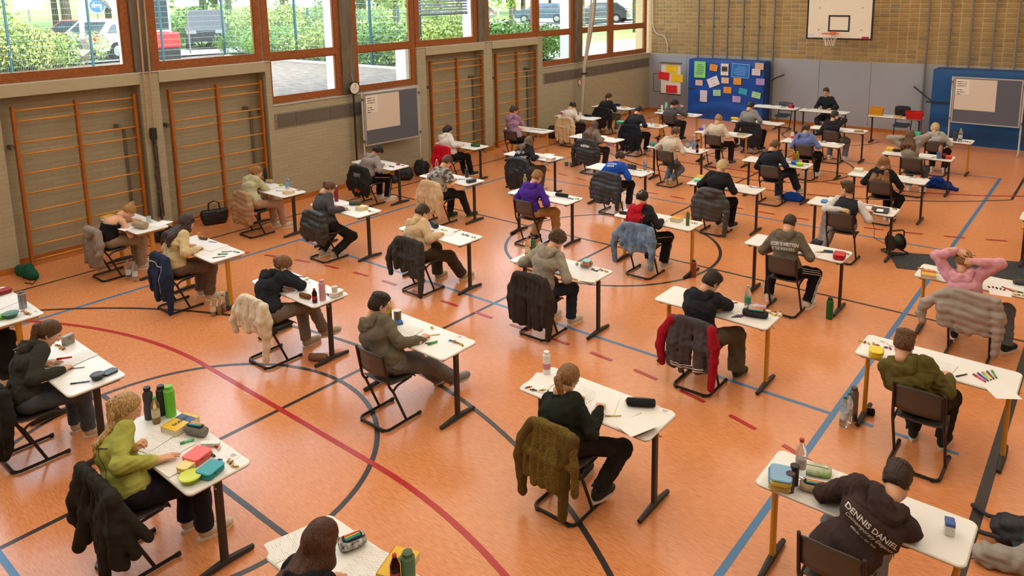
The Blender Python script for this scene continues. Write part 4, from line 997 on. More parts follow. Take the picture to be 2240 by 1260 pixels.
    ho = link('hair', mkmesh('hair', place(V, RH, H), Q, hm, True), body)
    if hs in ('pony', 'braid'):
        tb = MB().lathe([(.020, -.008), (.024, 0), (.020, .008)], n=12); v = np.array(tb.v)[:, [0, 2, 1]]+base*[1, 1.07, 1]
        link('hair_tie', mkmesh('hair_tie', place(v, RH, H), tb.f, mat('hair_tie', '#3a2c2a', .8)), ho)
    br = MB()
    for s in (-1, 1): br.tube([place(np.array([x]), RH, H)[0] for x in ((s*.017, .099, .027), (s*.034, .094, .033), (s*.05, .080, .027))], [.003, .0042, .002], 5)
    br.build('eyebrows', hm, body)
    if glasses:
        gm = MB()
        for s in (-1, 1):
            gm.tube([place(np.array([[s*.034+.024*math.cos(a), .106-.01*abs(math.cos(a)), .006+.018*math.sin(a)]]), RH, H)[0] for a in np.linspace(0, 6.28, 15)[:-1]], .0018, 5, closed=True)
            gm.tube([place(np.array([x]), RH, H)[0] for x in ((s*.058, .096, .012), (s*.080, .03, .014), (s*.082, -.012, .006))], .002, 5)
        gm.tube([place(np.array([x]), RH, H)[0] for x in ((-.010, .106, .010), (.010, .106, .010))], .002, 5); gm.build('glasses', M_DARKMET, body)
    info = dict(obj=body, top=to, N=N, sp=sp, back=back, lat=lat, C=C, Wp=Wp, S=S, arms=ta, legs=lg, H=H, RH=RH, O=O, rz=rz, hip=hip, V=None)
    return info
def back_print(info, me, u, v, name='print', sc=1.0, normal_dir=None, rot=0.):
    """lay a flat mesh (lettering) onto the back of a top: u along the shoulders, v up from mid back"""
    to = info['top']; tm = to.data; n = len(tm.vertices); co = np.empty(n*3); tm.vertices.foreach_get('co', co); co = co.reshape(-1, 3)
    bv = BVHTree.FromPolygons([tuple(c) for c in co], [tuple(p.vertices) for p in tm.polygons])
    c0 = (info['C']*.75+info['Wp']*.25)+info['lat']*u+info['sp']*v
    bmx = bmesh.new(); bmx.from_mesh(me)
    bmesh.ops.triangulate(bmx, faces=bmx.faces)
    for _ in range(1): bmesh.ops.subdivide_edges(bmx, edges=[e for e in bmx.edges if e.calc_length() > .03], cuts=1)
    cr, sr = math.cos(rot), math.sin(rot)
    for vtx in bmx.verts:
        x, y = (vtx.co.x*cr-vtx.co.y*sr)*sc, (vtx.co.x*sr+vtx.co.y*cr)*sc
        p = c0+info['lat']*x+info['sp']*y+info['back']*.4; h_ = bv.ray_cast(Vector(p), Vector(-info['back']))
        vtx.co = (h_[0]+Vector(info['back'])*.004) if h_[0] is not None else Vector(p-info['back']*.28)
    bmx.to_mesh(me); bmx.free()
    return link(name, me, info['obj'])
# ---------------------------------------------------------------- the exam: desks, chairs, students
DESK = {1: (2.03, 5.13), 2: (4.10, 5.19), 3: (2.03, 7.64), 4: (4.06, 7.66), 5: (2.02, 10.15), 6: (4.10, 10.14), 7: (2.04, 12.60), 8: (6.27, 7.66), 9: (6.40, 5.14), 10: (8.42, 5.15), 11: (4.10, 2.70), 12: (6.28, 2.65), 13: (8.40, 2.65), 14: (10.62, 2.66), 15: (10.60, 5.20), 16: (12.73, 5.23), 17: (12.73, 7.68), 18: (12.73, 10.18), 19: (10.59, 7.65), 20: (8.48, 7.62), 21: (6.28, 10.20), 22: (8.50, 10.14), 23: (10.63, 10.10), 24: (10.65, 12.60), 25: (8.50, 12.62), 26: (6.31, 12.60), 27: (4.14, 12.62), 28: (2.11, 15.05), 29: (2.02, 17.38), 30: (1.90, 19.45), 31: (4.16, 15.07), 32: (4.11, 17.33), 33: (4.07, 19.43), 34: (6.29, 15.08), 35: (6.36, 17.33), 36: (6.42, 19.35), 37: (8.47, 17.37), 38: (8.44, 19.40), 39: (8.55, 14.98), 40: (10.62, 14.95), 41: (10.65, 17.25), 42: (10.68, 19.40)}
YELLOW = {1, 2, 11, 14, 16, 17, 18, 19, 22, 28, 32, 33, 35, 42}
def stripes(name, c1, c2, kind_='check', scale=30):
    m = bpy.data.materials.new(name); m.use_nodes = True; n = m.node_tree; b = n.nodes['Principled BSDF']; tc = n.nodes.new('ShaderNodeTexCoord'); b.inputs['Roughness'].default_value = .92
    if kind_ == 'check': t = n.nodes.new('ShaderNodeTexChecker'); t.inputs['Scale'].default_value = scale; t.inputs[1].default_value = (*lin(c1), 1); t.inputs[2].default_value = (*lin(c2), 1); n.links.new(tc.outputs['Object'], t.inputs[0]); n.links.new(t.outputs[0], b.inputs['Base Color'])
    else:
        t = n.nodes.new('ShaderNodeTexNoise'); t.inputs['Scale'].default_value = scale; t.inputs['Detail'].default_value = 3; n.links.new(tc.outputs['Object'], t.inputs['Vector']); r = n.nodes.new('ShaderNodeValToRGB'); r.color_ramp.interpolation = 'CONSTANT'
        e = r.color_ramp.elements; e[0].color = (*lin(c1), 1); e[1].position = .52; e[1].color = (*lin(c2), 1); q = e.new(.44); q.color = (*lin('#8d8880'), 1)
        n.links.new(t.outputs['Fac'], r.inputs[0]); n.links.new(r.outputs[0], b.inputs['Base Color'])
    return m
def knit(name, col, scale=60):
    m = cloth(col); m = m.copy(); m.name = name; n = m.node_tree; tc = [x for x in n.nodes if x.type == 'TEX_COORD'][0]; b = n.nodes['Principled BSDF']
    wv = n.nodes.new('ShaderNodeTexWave'); wv.inputs['Scale'].default_value = scale; wv.inputs['Distortion'].default_value = 3; wv.inputs['Detail'].default_value = 2; n.links.new(tc.outputs['Object'], wv.inputs['Vector'])
    bp = n.nodes.new('ShaderNodeBump'); bp.inputs['Strength'].default_value = .8; bp.inputs['Distance'].default_value = .008; n.links.new(wv.outputs['Fac'], bp.inputs['Height']); n.links.new(bp.outputs[0], b.inputs['Normal']); return m
def halves(name, c1, c2):         # garment with its two halves in different colours
    m = cloth(c2).copy(); m.name = name; n = m.node_tree; b = n.nodes['Principled BSDF']; tc = [x for x in n.nodes if x.type == 'TEX_COORD'][0]; old = b.inputs['Base Color'].links[0].from_socket
    sx = n.nodes.new('ShaderNodeSeparateXYZ'); n.links.new(tc.outputs['Object'], sx.inputs[0]); g = n.nodes.new('ShaderNodeMath'); g.operation = 'LESS_THAN'; g.inputs[1].default_value = -.005; n.links.new(sx.outputs[0], g.inputs[0])
    mx = n.nodes.new('ShaderNodeMixRGB'); n.links.new(g.outputs[0], mx.inputs[0]); n.links.new(old, mx.inputs[1]); mx.inputs[2].default_value = (*lin(c1), 1); n.links.new(mx.outputs[0], b.inputs['Base Color']); return m
CR = ('#cbbfa8', '#e6dfd0'); BK = ('#242325', '#d9d4c8'); WH = ('#dcd9d3', '#efece6'); TN = ('#b8a288', '#d8ccb8')
BL, BR, DK, SD, BN = '#a5875a', '#5a3d28', '#221b18', '#94703f', '#40291c'
WHO = {1: 'student in black camisole', 2: 'student in cream knit jumper', 3: 'student in sage hoodie', 4: 'student in charcoal sweatshirt', 5: 'student with black curls', 6: 'student in camouflage shirt', 7: 'student in white hoodie', 8: 'student in sand hoodie', 9: 'student in chequered trousers', 10: 'student with glasses', 11: 'student by the steel tumbler', 12: 'student holding red marker', 13: 'student in lime sweater', 14: 'student with straight brown hair', 15: 'student in cable-knit jumper', 16: 'student in dark brown hoodie', 17: 'student in olive hoodie', 18: 'student in pink hoodie', 19: 'student in cargo trousers', 20: 'curly-haired student in grey hoodie', 21: 'student in purple hoodie', 22: 'student in red and black jacket', 23: 'student in taupe slogan hoodie', 24: 'student turned sideways', 25: 'blond student in black jacket', 26: 'student in royal blue jacket', 27: 'student in black picture hoodie', 28: 'student in lilac hoodie', 29: 'student in white shirt', 30: 'student with long braid', 31: 'student in taupe sweater', 32: 'student in plain black sweater', 33: 'student beside mint bottle', 34: 'student in cream sweater and jeans', 35: 'blond student in cream sweatshirt', 36: 'student in grey crewneck', 37: 'student in periwinkle hoodie', 38: 'student propping head in black hoodie', 39: 'student with crossed legs in black', 40: 'student with long brown curls', 41: 'student with hands in long hair', 42: 'blond student in pale grey hoodie'}
# id: (head px, forward lean, kwargs)
P = {
 1: ((281, 463), .34, dict(skin='a', wid=.88, pitch=68, hair=('bun', SD, (0, -.085, .105)), top='#1d1d20', hood=False, sleeve='none', trousers='#9c8a74', baggy=.02, shoes=CR, L=('desk', -.02, .42), R=('desk', .13, .40), bare=True, label='student in black camisole and khaki trousers bent low over the desk', feetL=(-.1, .42), feetR=(.08, .40))),
 2: ((408, 487), .24, dict(wid=.95, pitch=48, yaw=8, hair=('wavy', '#3a2a29', .22, .8), hood=False, top='#cdb98c', trousers='#6d5b4d', baggy=.02, shoes=CR, label='student in cream knit jumper with long dark wavy hair')),
 3: ((561, 377), .20, dict(wid=.9, pitch=40, yaw=30, hair=('pony', '#8a6238', (0, -.112, .03), .12), top='#b4b08f', trousers='#b6967d', shoes=CR, R=('head', (.03, .105, -.09), 'fist'), label='student in sage hoodie and pinkish trousers hiding the face behind a hand', feetL=(-.1, .42), feetR=(.1, .5))),
 4: ((720, 411), .17, dict(wid=.9, pitch=52, yaw=12, hair=('bun', '#5d4230', (0, -.12, .01)), hood=False, top='#4a494d', trousers='#29282a', shoes=CR, label='student in charcoal sweatshirt with low brown bun writing', feetL=(-.13, -.05), feetR=(.1, .02))),
 5: ((825, 332), .30, dict(pitch=58, hair=('curly', '#1b191b'), top='#918984', trousers='#1f1f22', skin='c', shoes=WH, stripe=('#cfcac4', 0.), label='student in grey hoodie with black curls bent over paper')),
 6: ((977, 355), .24, dict(pitch=50, hair=('short', '#4a3729'), hood=False, sleeve='short', top='#77736b', top_mat=stripes('camouflage', '#4f4c47', '#a8a49a', 'camo', 14), trousers='#2a2a2c', shoes=('#2d352a', '#5c7a35'), bare=True, label='student in camouflage shirt with short sleeves and bare forearms', feetR=(.2, .55), feetL=(-.05, .3))),
 7: ((980, 285), .10, dict(wid=.88, pitch=38, yaw=20, hair=('bob', '#2a2326'), top='#d9d4d2', trousers='#232326', shoes=BK, label='student in white hoodie with dark bob by the wall bars', feetL=(-.05, .5), feetR=(.12, .55))),
 8: ((922, 466), .20, dict(pitch=50, hair=('short', '#35291f'), top='#cdb38e', trousers='#473d35', baggy=.025, shoes=('#b09a7c', '#d8ccb4'), label='student in sand hoodie and wide brown trousers leaning on one arm', feetR=(.2, .62), feetL=(-.1, .4))),
 9: ((619, 581), .28, dict(wid=.9, pitch=50, yaw=25, hair=('bun', '#6b4a2e', (0, -.115, .0)), top='#24282f', trousers='#6e6154', trouser_mat=stripes('houndstooth', '#5a5048', '#8d8272', 'check', 90), shoes=('#a39482', '#d2c8b8'), R=('head', (.085, .05, -.03), 'fist', (.5, .6, -.6)), L=('desk', -.02, .25), feetR=(.22, .55, .12), feetL=(.05, .40), label='student in navy hoodie and chequered trousers resting the head on a fist')),
 10: ((828, 667), .06, dict(pitch=28, yaw=12, hair=('short', '#2b2320'), top='#6b6455', trousers='#6b6b6d', baggy=.02, shoes=('#77787a', '#b8b0a0'), glasses=True, L=('head', (.02, .10, -.10), 'fist'), R=('write', .18, .36, (-.3, .9, .1)), feetL=(-.05, .72, .02), feetR=(.15, .78, .06), label='student with glasses in olive grey hoodie leaning back with hand at mouth')),
 12: ((108, 728), .30, dict(wid=.92, pitch=42, yaw=18, hair=('pony', '#4c3623', (0, -.11, .03), .22), top='#36352f', trousers='#4b5563', shoes=CR, label='student in dark hoodie with brown ponytail holding a red marker', feetR=(.08, .45), feetL=(-.12, .40), R=('write', .10, .33))),
 13: ((277, 893), .12, dict(wid=.92, pitch=32, yaw=25, hair=('pony', BL, (0, -.105, .045), .34), hood=False, top='#a9ac56', trousers='#25242f', baggy=.015, shoes=CR, L=('px', 292, 985, .86, 'fist'), R=('px', 366, 1000, .80, 'flat', (.6, -.5, -.5), (.35, .9, 0)), feetL=(-.02, .40), feetR=(.18, .44), label='student in lime sweater with long blond ponytail reading papers')),
 14: ((703, 1182), .14, dict(wid=.9, pitch=35, hair=('long', '#4a2e1e', .22, .7), top='#1f2227', trousers='#22222a', shoes=CR, label='student with straight brown hair in black top')),
 15: ((1243, 828), .14, dict(wid=.9, pitch=45, yaw=8, hair=('pony', '#7d5a38', (0, -.11, -.02), .14, .25), hood=False, top='#25271f', top_mat=knit('cable_knit', '#25271f', 22), trousers='#2b2927', shoes=('#23262a', '#d8cdb8'), label='student in dark green cable-knit jumper with low ponytail', feetR=(.2, .1, .05), feetL=(-.1, .30))),
 16: ((1962, 1053), .33, dict(wid=1.2, pitch=58, hair=('short', '#35271e'), top='#403331', trousers='#8d97a6', shoes=WH, L=('pos', (-.02, .38, .80), 'flat', (-.9, -.5, -.25)), R=('pos', (.12, .38, .80), 'flat', (.9, -.5, -.25)), label='student in dark brown hoodie with white lettering slumped over the desk')),
 17: ((1978, 752), -.02, dict(pitch=30, hair=('short', '#5a4029'), top='#5b5328', trousers='#2b2622', shoes=BK, label='student in olive hoodie with short brown hair sitting upright', L=('desk', -.10, .26), R=('desk', .12, .26), wid=1.12)),
 18: ((2108, 568), .02, dict(wid=.92, pitch=22, hair=('bun', '#80603c', (0.02, -.10, .055)), top='#d79ba8', trousers='#646a74', baggy=.02, shoes=BK, L=('head', (-.075, -.13, .075), 'claw', (-.9, .3, .3)), R=('head', (.125, -.12, -.01), 'claw', (.9, .3, .0)), label='student in pink hoodie tying up the hair with both hands', feetR=(.32, .30, 0, -.4), feetL=(-.2, .35))),
 19: ((1556, 618), .22, dict(wid=1.05, pitch=45, yaw=22, hair=('short', '#2d221c'), top='#24262c', trousers='#5d5647', baggy=.03, shoes=('#3a352e', '#8a8274'), R=('head', (.06, .07, -.09), 'fist', (.6, .4, -.7)), L=('desk', .06, .28), label='student in black hoodie and cargo trousers propping chin on hand', feetR=(.26, .35), feetL=(-.1, .25))),
 20: ((1218, 526), .26, dict(pitch=50, yaw=5, hair=('curly', '#54412f'), top='#9a9384', trousers='#2f3a4c', shoes=CR, label='curly-haired student in grey hoodie writing', feetR=(.16, .38))),
 21: ((1174, 389), .20, dict(pitch=45, hair=('short', '#8a6437'), top='#4b2d90', trousers='#b0895b', baggy=.02, shoes=BK, feetR=(.22, .42), feetL=(-.05, .12), label='student in purple hoodie and tan trousers writing')),
 22: ((1405, 433), .10, dict(wid=.95, pitch=40, hair=('bun', '#241d1c', (0, -.10, .04)), top='#28272a', top_mat=halves('red_black_jacket', '#b81a2a', '#28272a'), trousers='#1e1d20', baggy=.02, shoes=CR, stripe=('#b8b4ae', 0.), label='student in red and black hooded jacket with dark claw-clipped hair')),
 23: ((1728, 488), .16, dict(wid=1.02, pitch=42, hair=('buzz', '#33261c'), top='#6c6153', trousers='#1c1d22', shoes=WH, stripe=('#d4d2cf', -.35, 0., .35), label='student in taupe slogan hoodie with cropped hair', feetL=(-.28, .15), feetR=(.22, .2))),
 24: ((1853, 413), .04, dict(pitch=8, yaw=-70, hair=('short', '#4a3220'), hood=False, top='#2b2d34', sleeve_mat=cloth('#cdc7c2'), trousers='#8d8785', shoes=('#2c3138', '#3a3f46'), L=('pos', (.0, -.17, .84), 'fist', (-.9, -.4, -.4)), R=('desk', .33, .22, (.9, .4, 0)), feetL=(-.38, .22, .06, .9), feetR=(-.30, .08, 0, .8), label='student turned sideways in black and white varsity jacket')),
 25: ((1580, 364), .20, dict(wid=.95, pitch=50, hair=('bob', '#b09669'), hood=False, top='#222225', trousers='#1d1c1f', shoes=BK, label='blond student in black jacket writing')),
 26: ((1356, 345), .30, dict(pitch=55, hair=('pony', '#3a2a20', (0, -.115, .02), .12), hood=False, top='#1f4fb2', trousers='#2a2a30', shoes=CR, label='student in royal blue training jacket bent over the desk')),
 27: ((1157, 311), .28, dict(wid=.9, pitch=55, hair=('long', '#5f4a35', .16, .6), top='#25272d', trousers='#5f5a55', baggy=.02, shoes=CR, label='student in black hoodie with white back print bent over the desk')),
 28: ((1124, 243), .10, dict(pitch=25, yaw=25, hair=('short', '#3f2f24'), top='#a3819d', trousers='#232226', shoes=BK, R=('head', (.02, .11, -.10), 'fist'), L=('desk', .02, .22), label='student in lilac hoodie thinking with hand at chin')),
 29: ((1253, 233), .22, dict(wid=.9, pitch=55, yaw=10, hair=('bun', '#231d20', (0, -.115, .01)), hood=False, top='#d9d0c8', trousers='#33333a', shoes=BK, label='student in white shirt with dark bun writing')),
 30: ((1332, 212), .14, dict(wid=.92, pitch=35, yaw=15, hair=('braid', '#40291d', (0, -.11, .01), .28), hood=False, top='#202526', trousers='#6c6967', shoes=CR, label='student with long braid in dark sweater')),
 31: ((1300, 275), .24, dict(wid=.92, pitch=42, yaw=8, hair=('long', '#57402f', .34, .6), hood=False, top='#7b6c65', trousers='#3a3a40', shoes=CR, label='student in taupe sweater with very long brown hair')),
 32: ((1396, 243), .26, dict(pitch=50, hair=('short', '#1f1a19'), hood=False, top='#2a2d33', trousers='#222226', shoes=('#8a8078', '#d0c8bc'), label='student in plain black sweater writing')),
 33: ((1475, 228), .12, dict(pitch=35, yaw=18, hair=('curly', '#241d1c'), top='#56565b', trousers='#2b3140', shoes=BK, R=('pos', (.2, .26, .95), 'fist'), label='student in dark grey hoodie holding paper up beside mint bottle')),
 34: ((1478, 290), .16, dict(wid=.92, pitch=42, yaw=15, hair=('pony', '#5a402e', (0, -.11, .02), .12), hood=False, top='#cdbfae', trousers='#6b7684', shoes=TN, label='student in cream sweater and jeans with short ponytail', feetR=(.05, -.02, .05), feetL=(-.08, .05))),
 35: ((1572, 262), .16, dict(wid=.95, pitch=45, hair=('bun', '#967548', (0, -.10, .06)), hood=False, top='#cbbca6', trousers='#29272a', shoes=('#56524e', '#c8c0b4'), label='blond student in cream sweatshirt with hair bun writing', feetR=(.2, .4))),
 36: ((1641, 234), .16, dict(pitch=48, hair=('short', '#221c1c'), hood=False, top='#8b8884', trousers='#232226', shoes=BK, label='student in grey crewneck sweater writing')),
 37: ((1763, 282), .10, dict(wid=.92, pitch=42, hair=('pony', '#46301f', (-.02, -.10, .02), .24, -.3), top='#6b7db6', trousers='#222126', shoes=WH, label='student in periwinkle hoodie with long side ponytail')),
 38: ((1825, 254), .08, dict(pitch=25, yaw=10, hair=('short', '#2d231d'), top='#29292e', trousers='#6e747e', shoes=WH, R=('head', (.115, .02, -.05), 'flat', (.45, .45, -.9)), label='student in black hoodie propping the head on one hand', feetR=(.2, .35), feetL=(-.15, .3))),
 39: ((1694, 321), .22, dict(pitch=48, yaw=15, hair=('short', '#5c4027'), hood=False, top='#23252b', trousers='#2a3142', baggy=.02, shoes=('#b8ad98', '#d8cfc0'), label='student in black sweater with crossed legs in dark jeans', feetR=(.32, .55, .14), feetL=(.05, .25))),
 40: ((1934, 357), .06, dict(wid=.95, pitch=42, hair=('curlylong', '#7d5530', .34, 1.5), top='#232325', trousers='#1e1d20', shoes=WH, label='student in black hoodie with long brown curls', feetL=(.05, .2), feetR=(.15, .12))),
 41: ((1991, 298), .06, dict(wid=.95, pitch=30, hair=('long', '#5a4029', .16, 1.3), hood=False, top='#9b948a', trousers='#5f6c7e', shoes=WH, L=('head', (-.115, -.05, -.06), 'claw', (-1, -.1, -.1)), R=('head', (.115, -.05, -.06), 'claw', (1, -.1, -.1)), label='student in grey sweatshirt with both hands in long hair')),
 42: ((2046, 280), .06, dict(wid=.95, pitch=42, hair=('bob', '#b0976c'), top='#a9a8a4', trousers='#232226', shoes=WH, label='blond student in pale grey hoodie by the blue mat')),
}
CHX = {26: .10, 5: .08, 16: -.02, 39: .06, 31: .12, 27: .08, 1: .0, 9: .0, 6: .06, 28: -.12, 2: -.08, 3: -.05}     # chair shifts along the desk
CHY = {17: -.10, 28: -.02, 24: -.08, 10: .0, 18: -.04, 40: -.02}
INFO = {}
def desk_pos(i): return DESK[i][0]-.65, DESK[i][1]-.25
for i in DESK:
    x, y = desk_pos(i); put_desk(x, y, i in YELLOW, 'white school desk with %s legs in front of the %s' % ('yellow' if i in YELLOW else 'dark', WHO[i]))
    if i in (14,): pass
    cx, cy = x+CHX.get(i, 0), y-.25-.13+CHY.get(i, 0)
    put_chair(cx, cy, 0, 'dark brown school chair under the '+WHO[i])
    if i in P:
        hp, fy, kw = P[i]; kw = dict(kw); lb = kw.pop('label')
        INFO[i] = person(lb, cx, cy, hp, fy=fy, **kw)
# student half outside the frame at the left edge
x, y = desk_pos(11); INFO[11] = person('student in dark clothes behind the desk with the steel tumbler', x, y-.38, np.array([-.05, .10, 1.18]), pitch=40, hair=('short', '#221c1a'), top='#2a2a2c', trousers='#1c1b1d', shoes=BK, feetR=(.35, .25))
# teacher at the front facing the hall
for k, (tx, who) in enumerate(((5.22, 'left of the invigilator holding papers'), (6.62, 'in front of the invigilator'))):
    put_desk(tx, 21.86, False, 'white front table with dark legs '+who, math.pi)
put_desk(8.47, 21.92, False, 'white table with dark legs carrying coloured crates', math.pi)
put_desk(12.80, 13.31, False, 'white desk corner standing beyond the rubber mat')
put_chair(5.25, 22.42, math.pi, 'empty dark chair at the paper-covered front table', True); put_chair(8.5, 22.55, math.pi, 'empty dark chair behind the crate table', True)
put_chair(6.56, 22.40, math.pi, 'dark chair under the invigilator', True)
INFO['T'] = person('invigilator in dark shirt with short brown hair facing the room', 6.56, 22.40, (1807, 202), rz=math.pi, fy=.06, pitch=14, hair=('short', '#3d2d22'), hood=False, top='#23282e', trousers='#3a3a3e', skin='b', shoes=BK, L=('desk', -.12, .36), R=('desk', .12, .36))
INFO['T']['obj']['group'] = ''
del INFO['T']['obj']['group']
# ---------------------------------------------------------------- jackets hung over the chair backs
def teddy(col): return mat('teddy_'+col, hue(col, .84), .95, col2=hue(col, 1.18), vscale=75, bump=1.0, bscale=110, spec=.15)
def jacket(i, label, col, kind='cloth', zb=.32, wid=1.0, sl=(1, 1), slen=(.30, .30), m=None, sm=None, hood=False, seed=0, cat='jacket', nm='jacket', dx=0., lean=0., res=None, out=(.03, .03), extra=()):
    x, y = desk_pos(i); cx, cy = x+CHX.get(i, 0), y-.38+CHY.get(i, 0)
    rg = np.random.default_rng(100+i+seed); d = np.linalg.norm(CAM-np.array([cx, cy, .5])); h = res or (.0105 if d < 8.5 else (.0135 if d < 13 else .018))
    yb = -.235; G = []; n = 7; W = .205*wid; kb = .06 if kind == 'puffer' else .022; jt = .4 if kind == 'puffer' else 1.0
    for k in range(n):
        u = -1+2*k/(n-1); r = .030+.020*rg.random() if kind != 'puffer' else .040+.006*rg.random(); xb = u*W*1.05+dx*.5+rg.normal()*.012; z1 = zb+rg.normal()*.02+(.03 if abs(u) > .9 else 0); yj = yb-.03+rg.normal()*.016*jt
        G.append(cone((u*W*.93, yb+.005, .79-.03*abs(u)**3), (xb+lean*.5, yj, (.79+z1)/2), .036, r, kb)); G.append(cone((xb+lean*.5, yj, (.79+z1)/2), (xb+lean+rg.normal()*.01, yj+rg.normal()*.012, z1), r, r*.95, kb))
    G.append(cone((-W*.92, yb+.01, .785), (W*.92, yb+.01, .785), .040, .040, .03)); G.append(cone((-W*.6, yb+.0, .815), (W*.6, yb+.0, .815), .026, .026, .03))
    G.append(cone((-W*.95, yb-.02, .55), (W*.95+lean*.5, yb-.02, .55), .034, .034, .03))
    G += list(extra); S = []
    for s, on, le, o in ((-1, sl[0], slen[0], out[0]), (1, sl[1], slen[1], out[1])):
        if not on: continue
        a = np.array([s*W*.98, yb, .77]); b = np.array([s*(W+.035+o), yb-.005+rg.normal()*.01, .60]); c = np.array([s*(W+.04+o*1.3), yb-.02+rg.normal()*.015, .46-.4*(.30-le)*0]); e = np.array([s*(W+.02+o*1.2), yb-.03, le])
        if le > .46: c = (b+e)/2
        S += [cone(a, b, .052, .056, .03), cone(b, c, .056, .050, .03), cone(c, e, .050, .038, .02)]
    if hood: G += [cone((-.09, yb-.05, .80), (.09, yb-.05, .80), .05, .05, .04), cone((-.05, yb-.075, .73), (.05, yb-.075, .73), .045, .045, .04)]
    f0 = folds(i*13+seed, .006, .08)
    if kind == 'puffer': disp = lambda P: f0(P)*.6-.013*(np.abs(np.sin(math.pi*(P[:, 2]+.02*np.sin(P[:, 0]*9))/.088))-.5)
    elif kind == 'teddy': disp = lambda P: f0(P)+.003*np.sin(P[:, 0]*300)*np.sin(P[:, 1]*290)*np.sin(P[:, 2]*310)
    else: disp = f0
    mm = m or (teddy(col) if kind == 'teddy' else (mat('shell_'+col, col, .5, var=.08, vscale=8, bump=.15, bscale=60) if kind == 'puffer' else cloth(col)))
    V, Q = field_mesh(G+([] if sm is not None else S), h, disp)
    o = link(nm, mkmesh(nm, V, Q, mm, True), None, (cx, cy, 0)); tag(o, label, cat, 'garments over chair backs')
    if sm is not None and S:
        V, Q = field_mesh(S, h, disp if kind != 'teddy' else f0); link('sleeves', mkmesh('sleeves', V, Q, sm, True), o)
    L = np.array
    return dict(obj=o, top=o, C=L([0, yb, .62]), Wp=L([0, yb, .62]), lat=L([1., 0, 0]), sp=L([0, 0, 1.]), back=L([0, -1., 0]))
J = {}
J[1] = jacket(1, 'taupe grey hooded sweat jacket over the chair by the two water bottles', '#8c8075', zb=.22, hood=True, slen=(.25, .3))
J[2] = jacket(2, 'navy jacket with white piping over the chair of the cream knit jumper', '#28324a', zb=.24, sl=(0, 1), slen=(.3, .06))
J[3] = jacket(3, 'beige puffer jacket over the chair near the black handbag', '#a5825f', 'puffer', zb=.30, slen=(.26, .3))
J[4] = jacket(4, 'black padded jacket over the chair of the charcoal sweatshirt', '#2c2a27', 'puffer', zb=.36, wid=1.1, slen=(.40, .42))
J[5] = jacket(5, 'black bomber jacket with grey back patch and red lining', '#2a2826', 'cloth', zb=.26, wid=1.1, slen=(.32, .30))
J[6] = jacket(6, 'cream fleece jacket over the chair of the camouflage shirt', '#cdb08a', 'cloth', zb=.26, slen=(.22, .18), out=(.06, .02))
J[7] = jacket(7, 'bright red jacket over the chair of the white hoodie', '#c3122c', 'cloth', zb=.22, sl=(1, 0))
J[8] = jacket(8, 'dark grey fleece jacket over the chair of the sand hoodie', '#3c3b37', 'cloth', zb=.30, wid=1.15, slen=(.24, .04), out=(.10, -.02))
J[9] = jacket(9, 'cream white fleece coat over the chair of the navy hoodie', '#dccfb9', 'cloth', zb=.44, wid=1.1, slen=(.34, .14), out=(.10, -.01))
J[12] = jacket(12, 'black fleece coat hanging low beside the dark hoodie', '#23231f', 'cloth', zb=.16, wid=1.1, seed=2)
J[13] = jacket(13, 'black wool coat draped wide over the chair of the lime sweater', '#2b2924', 'cloth', zb=.28, wid=1.45, sl=(0, 1), slen=(.50, .06), out=(-.02, -.20), lean=.0, extra=[cone((.24, -.23, .76), (.44, -.08, .46), .04, .035, .05), cone((.24, -.23, .74), (.40, -.16, .36), .045, .04, .05), cone((.2, -.24, .7), (.34, -.22, .28), .045, .04, .04), cone((-.22, -.25, .72), (-.36, -.28, .36), .045, .05, .04), cone((-.1, -.27, .5), (-.2, -.32, .22), .06, .05, .04)])
J[15] = jacket(15, 'olive teddy fleece jacket with smooth brown sleeves', '#6d5c2c', 'teddy', zb=.32, slen=(.14, .08), sm=cloth('#5c4a26'), out=(.05, -.09))
J[18] = jacket(18, 'warm grey puffer jacket over the chair of the pink hoodie', '#9b9087', 'puffer', zb=.40, wid=1.25, slen=(.40, .18), out=(.14, -.0))
J[19] = jacket(19, 'charcoal varsity jacket with red sleeves and striped hem', '#4b4446', 'cloth', zb=.28, wid=1.1, slen=(.26, .14), sm=cloth('#9c1a2b'), out=(.06, .0))
J[20] = jacket(20, 'dark brown wool coat over the chair of the curly-haired student', '#37312e', 'cloth', zb=.18, wid=1.1, slen=(.22, .08))
J[22] = jacket(22, 'blue denim jacket over the chair beside the red thermos', '#5d7592', 'cloth', zb=.44, wid=1.1, slen=(.20, .20), out=(.10, .0), m=mat('denim', '#4d6686', .9, col2='#7f97b0', vscale=9, bump=.3, bscale=180))
J[25] = jacket(25, 'dark grey hooded puffer hanging around the chair of the blond student', '#3d3c3c', 'puffer', zb=.30, wid=.9, slen=(.16, .06), out=(.06, .06), hood=True)
J[26] = jacket(26, 'black quilted puffer over the chair of the royal blue jacket', '#303238', 'puffer', zb=.26, wid=1.15, slen=(.30, .16), out=(.05, -.01))
J[27] = jacket(27, 'black jacket over the chair of the picture hoodie', '#22242a', 'cloth', zb=.18, wid=1.1, m=mat('black_shell', '#1f2127', .45, var=.1, bump=.2))
J[29] = jacket(29, 'cream teddy coat over the chair of the white shirt', '#d8c09c', 'teddy', zb=.14, wid=1.05, slen=(.24, .14))
J[30] = jacket(30, 'black jacket over the chair of the student with braid', '#26262a', 'cloth', zb=.24, wid=1.1)
J[31] = jacket(31, 'black puffer with white sport logo over the chair', '#2b2b2d', 'puffer', zb=.26, wid=1.1, slen=(.2, .28), out=(.08, .06))
J[32] = jacket(32, 'dark navy coat over the chair of the plain black sweater', '#1f222c', 'cloth', zb=.18, wid=1.1)
J[36] = jacket(36, 'black jacket over the chair of the grey crewneck', '#29272c', 'cloth', zb=.2, wid=1.25)
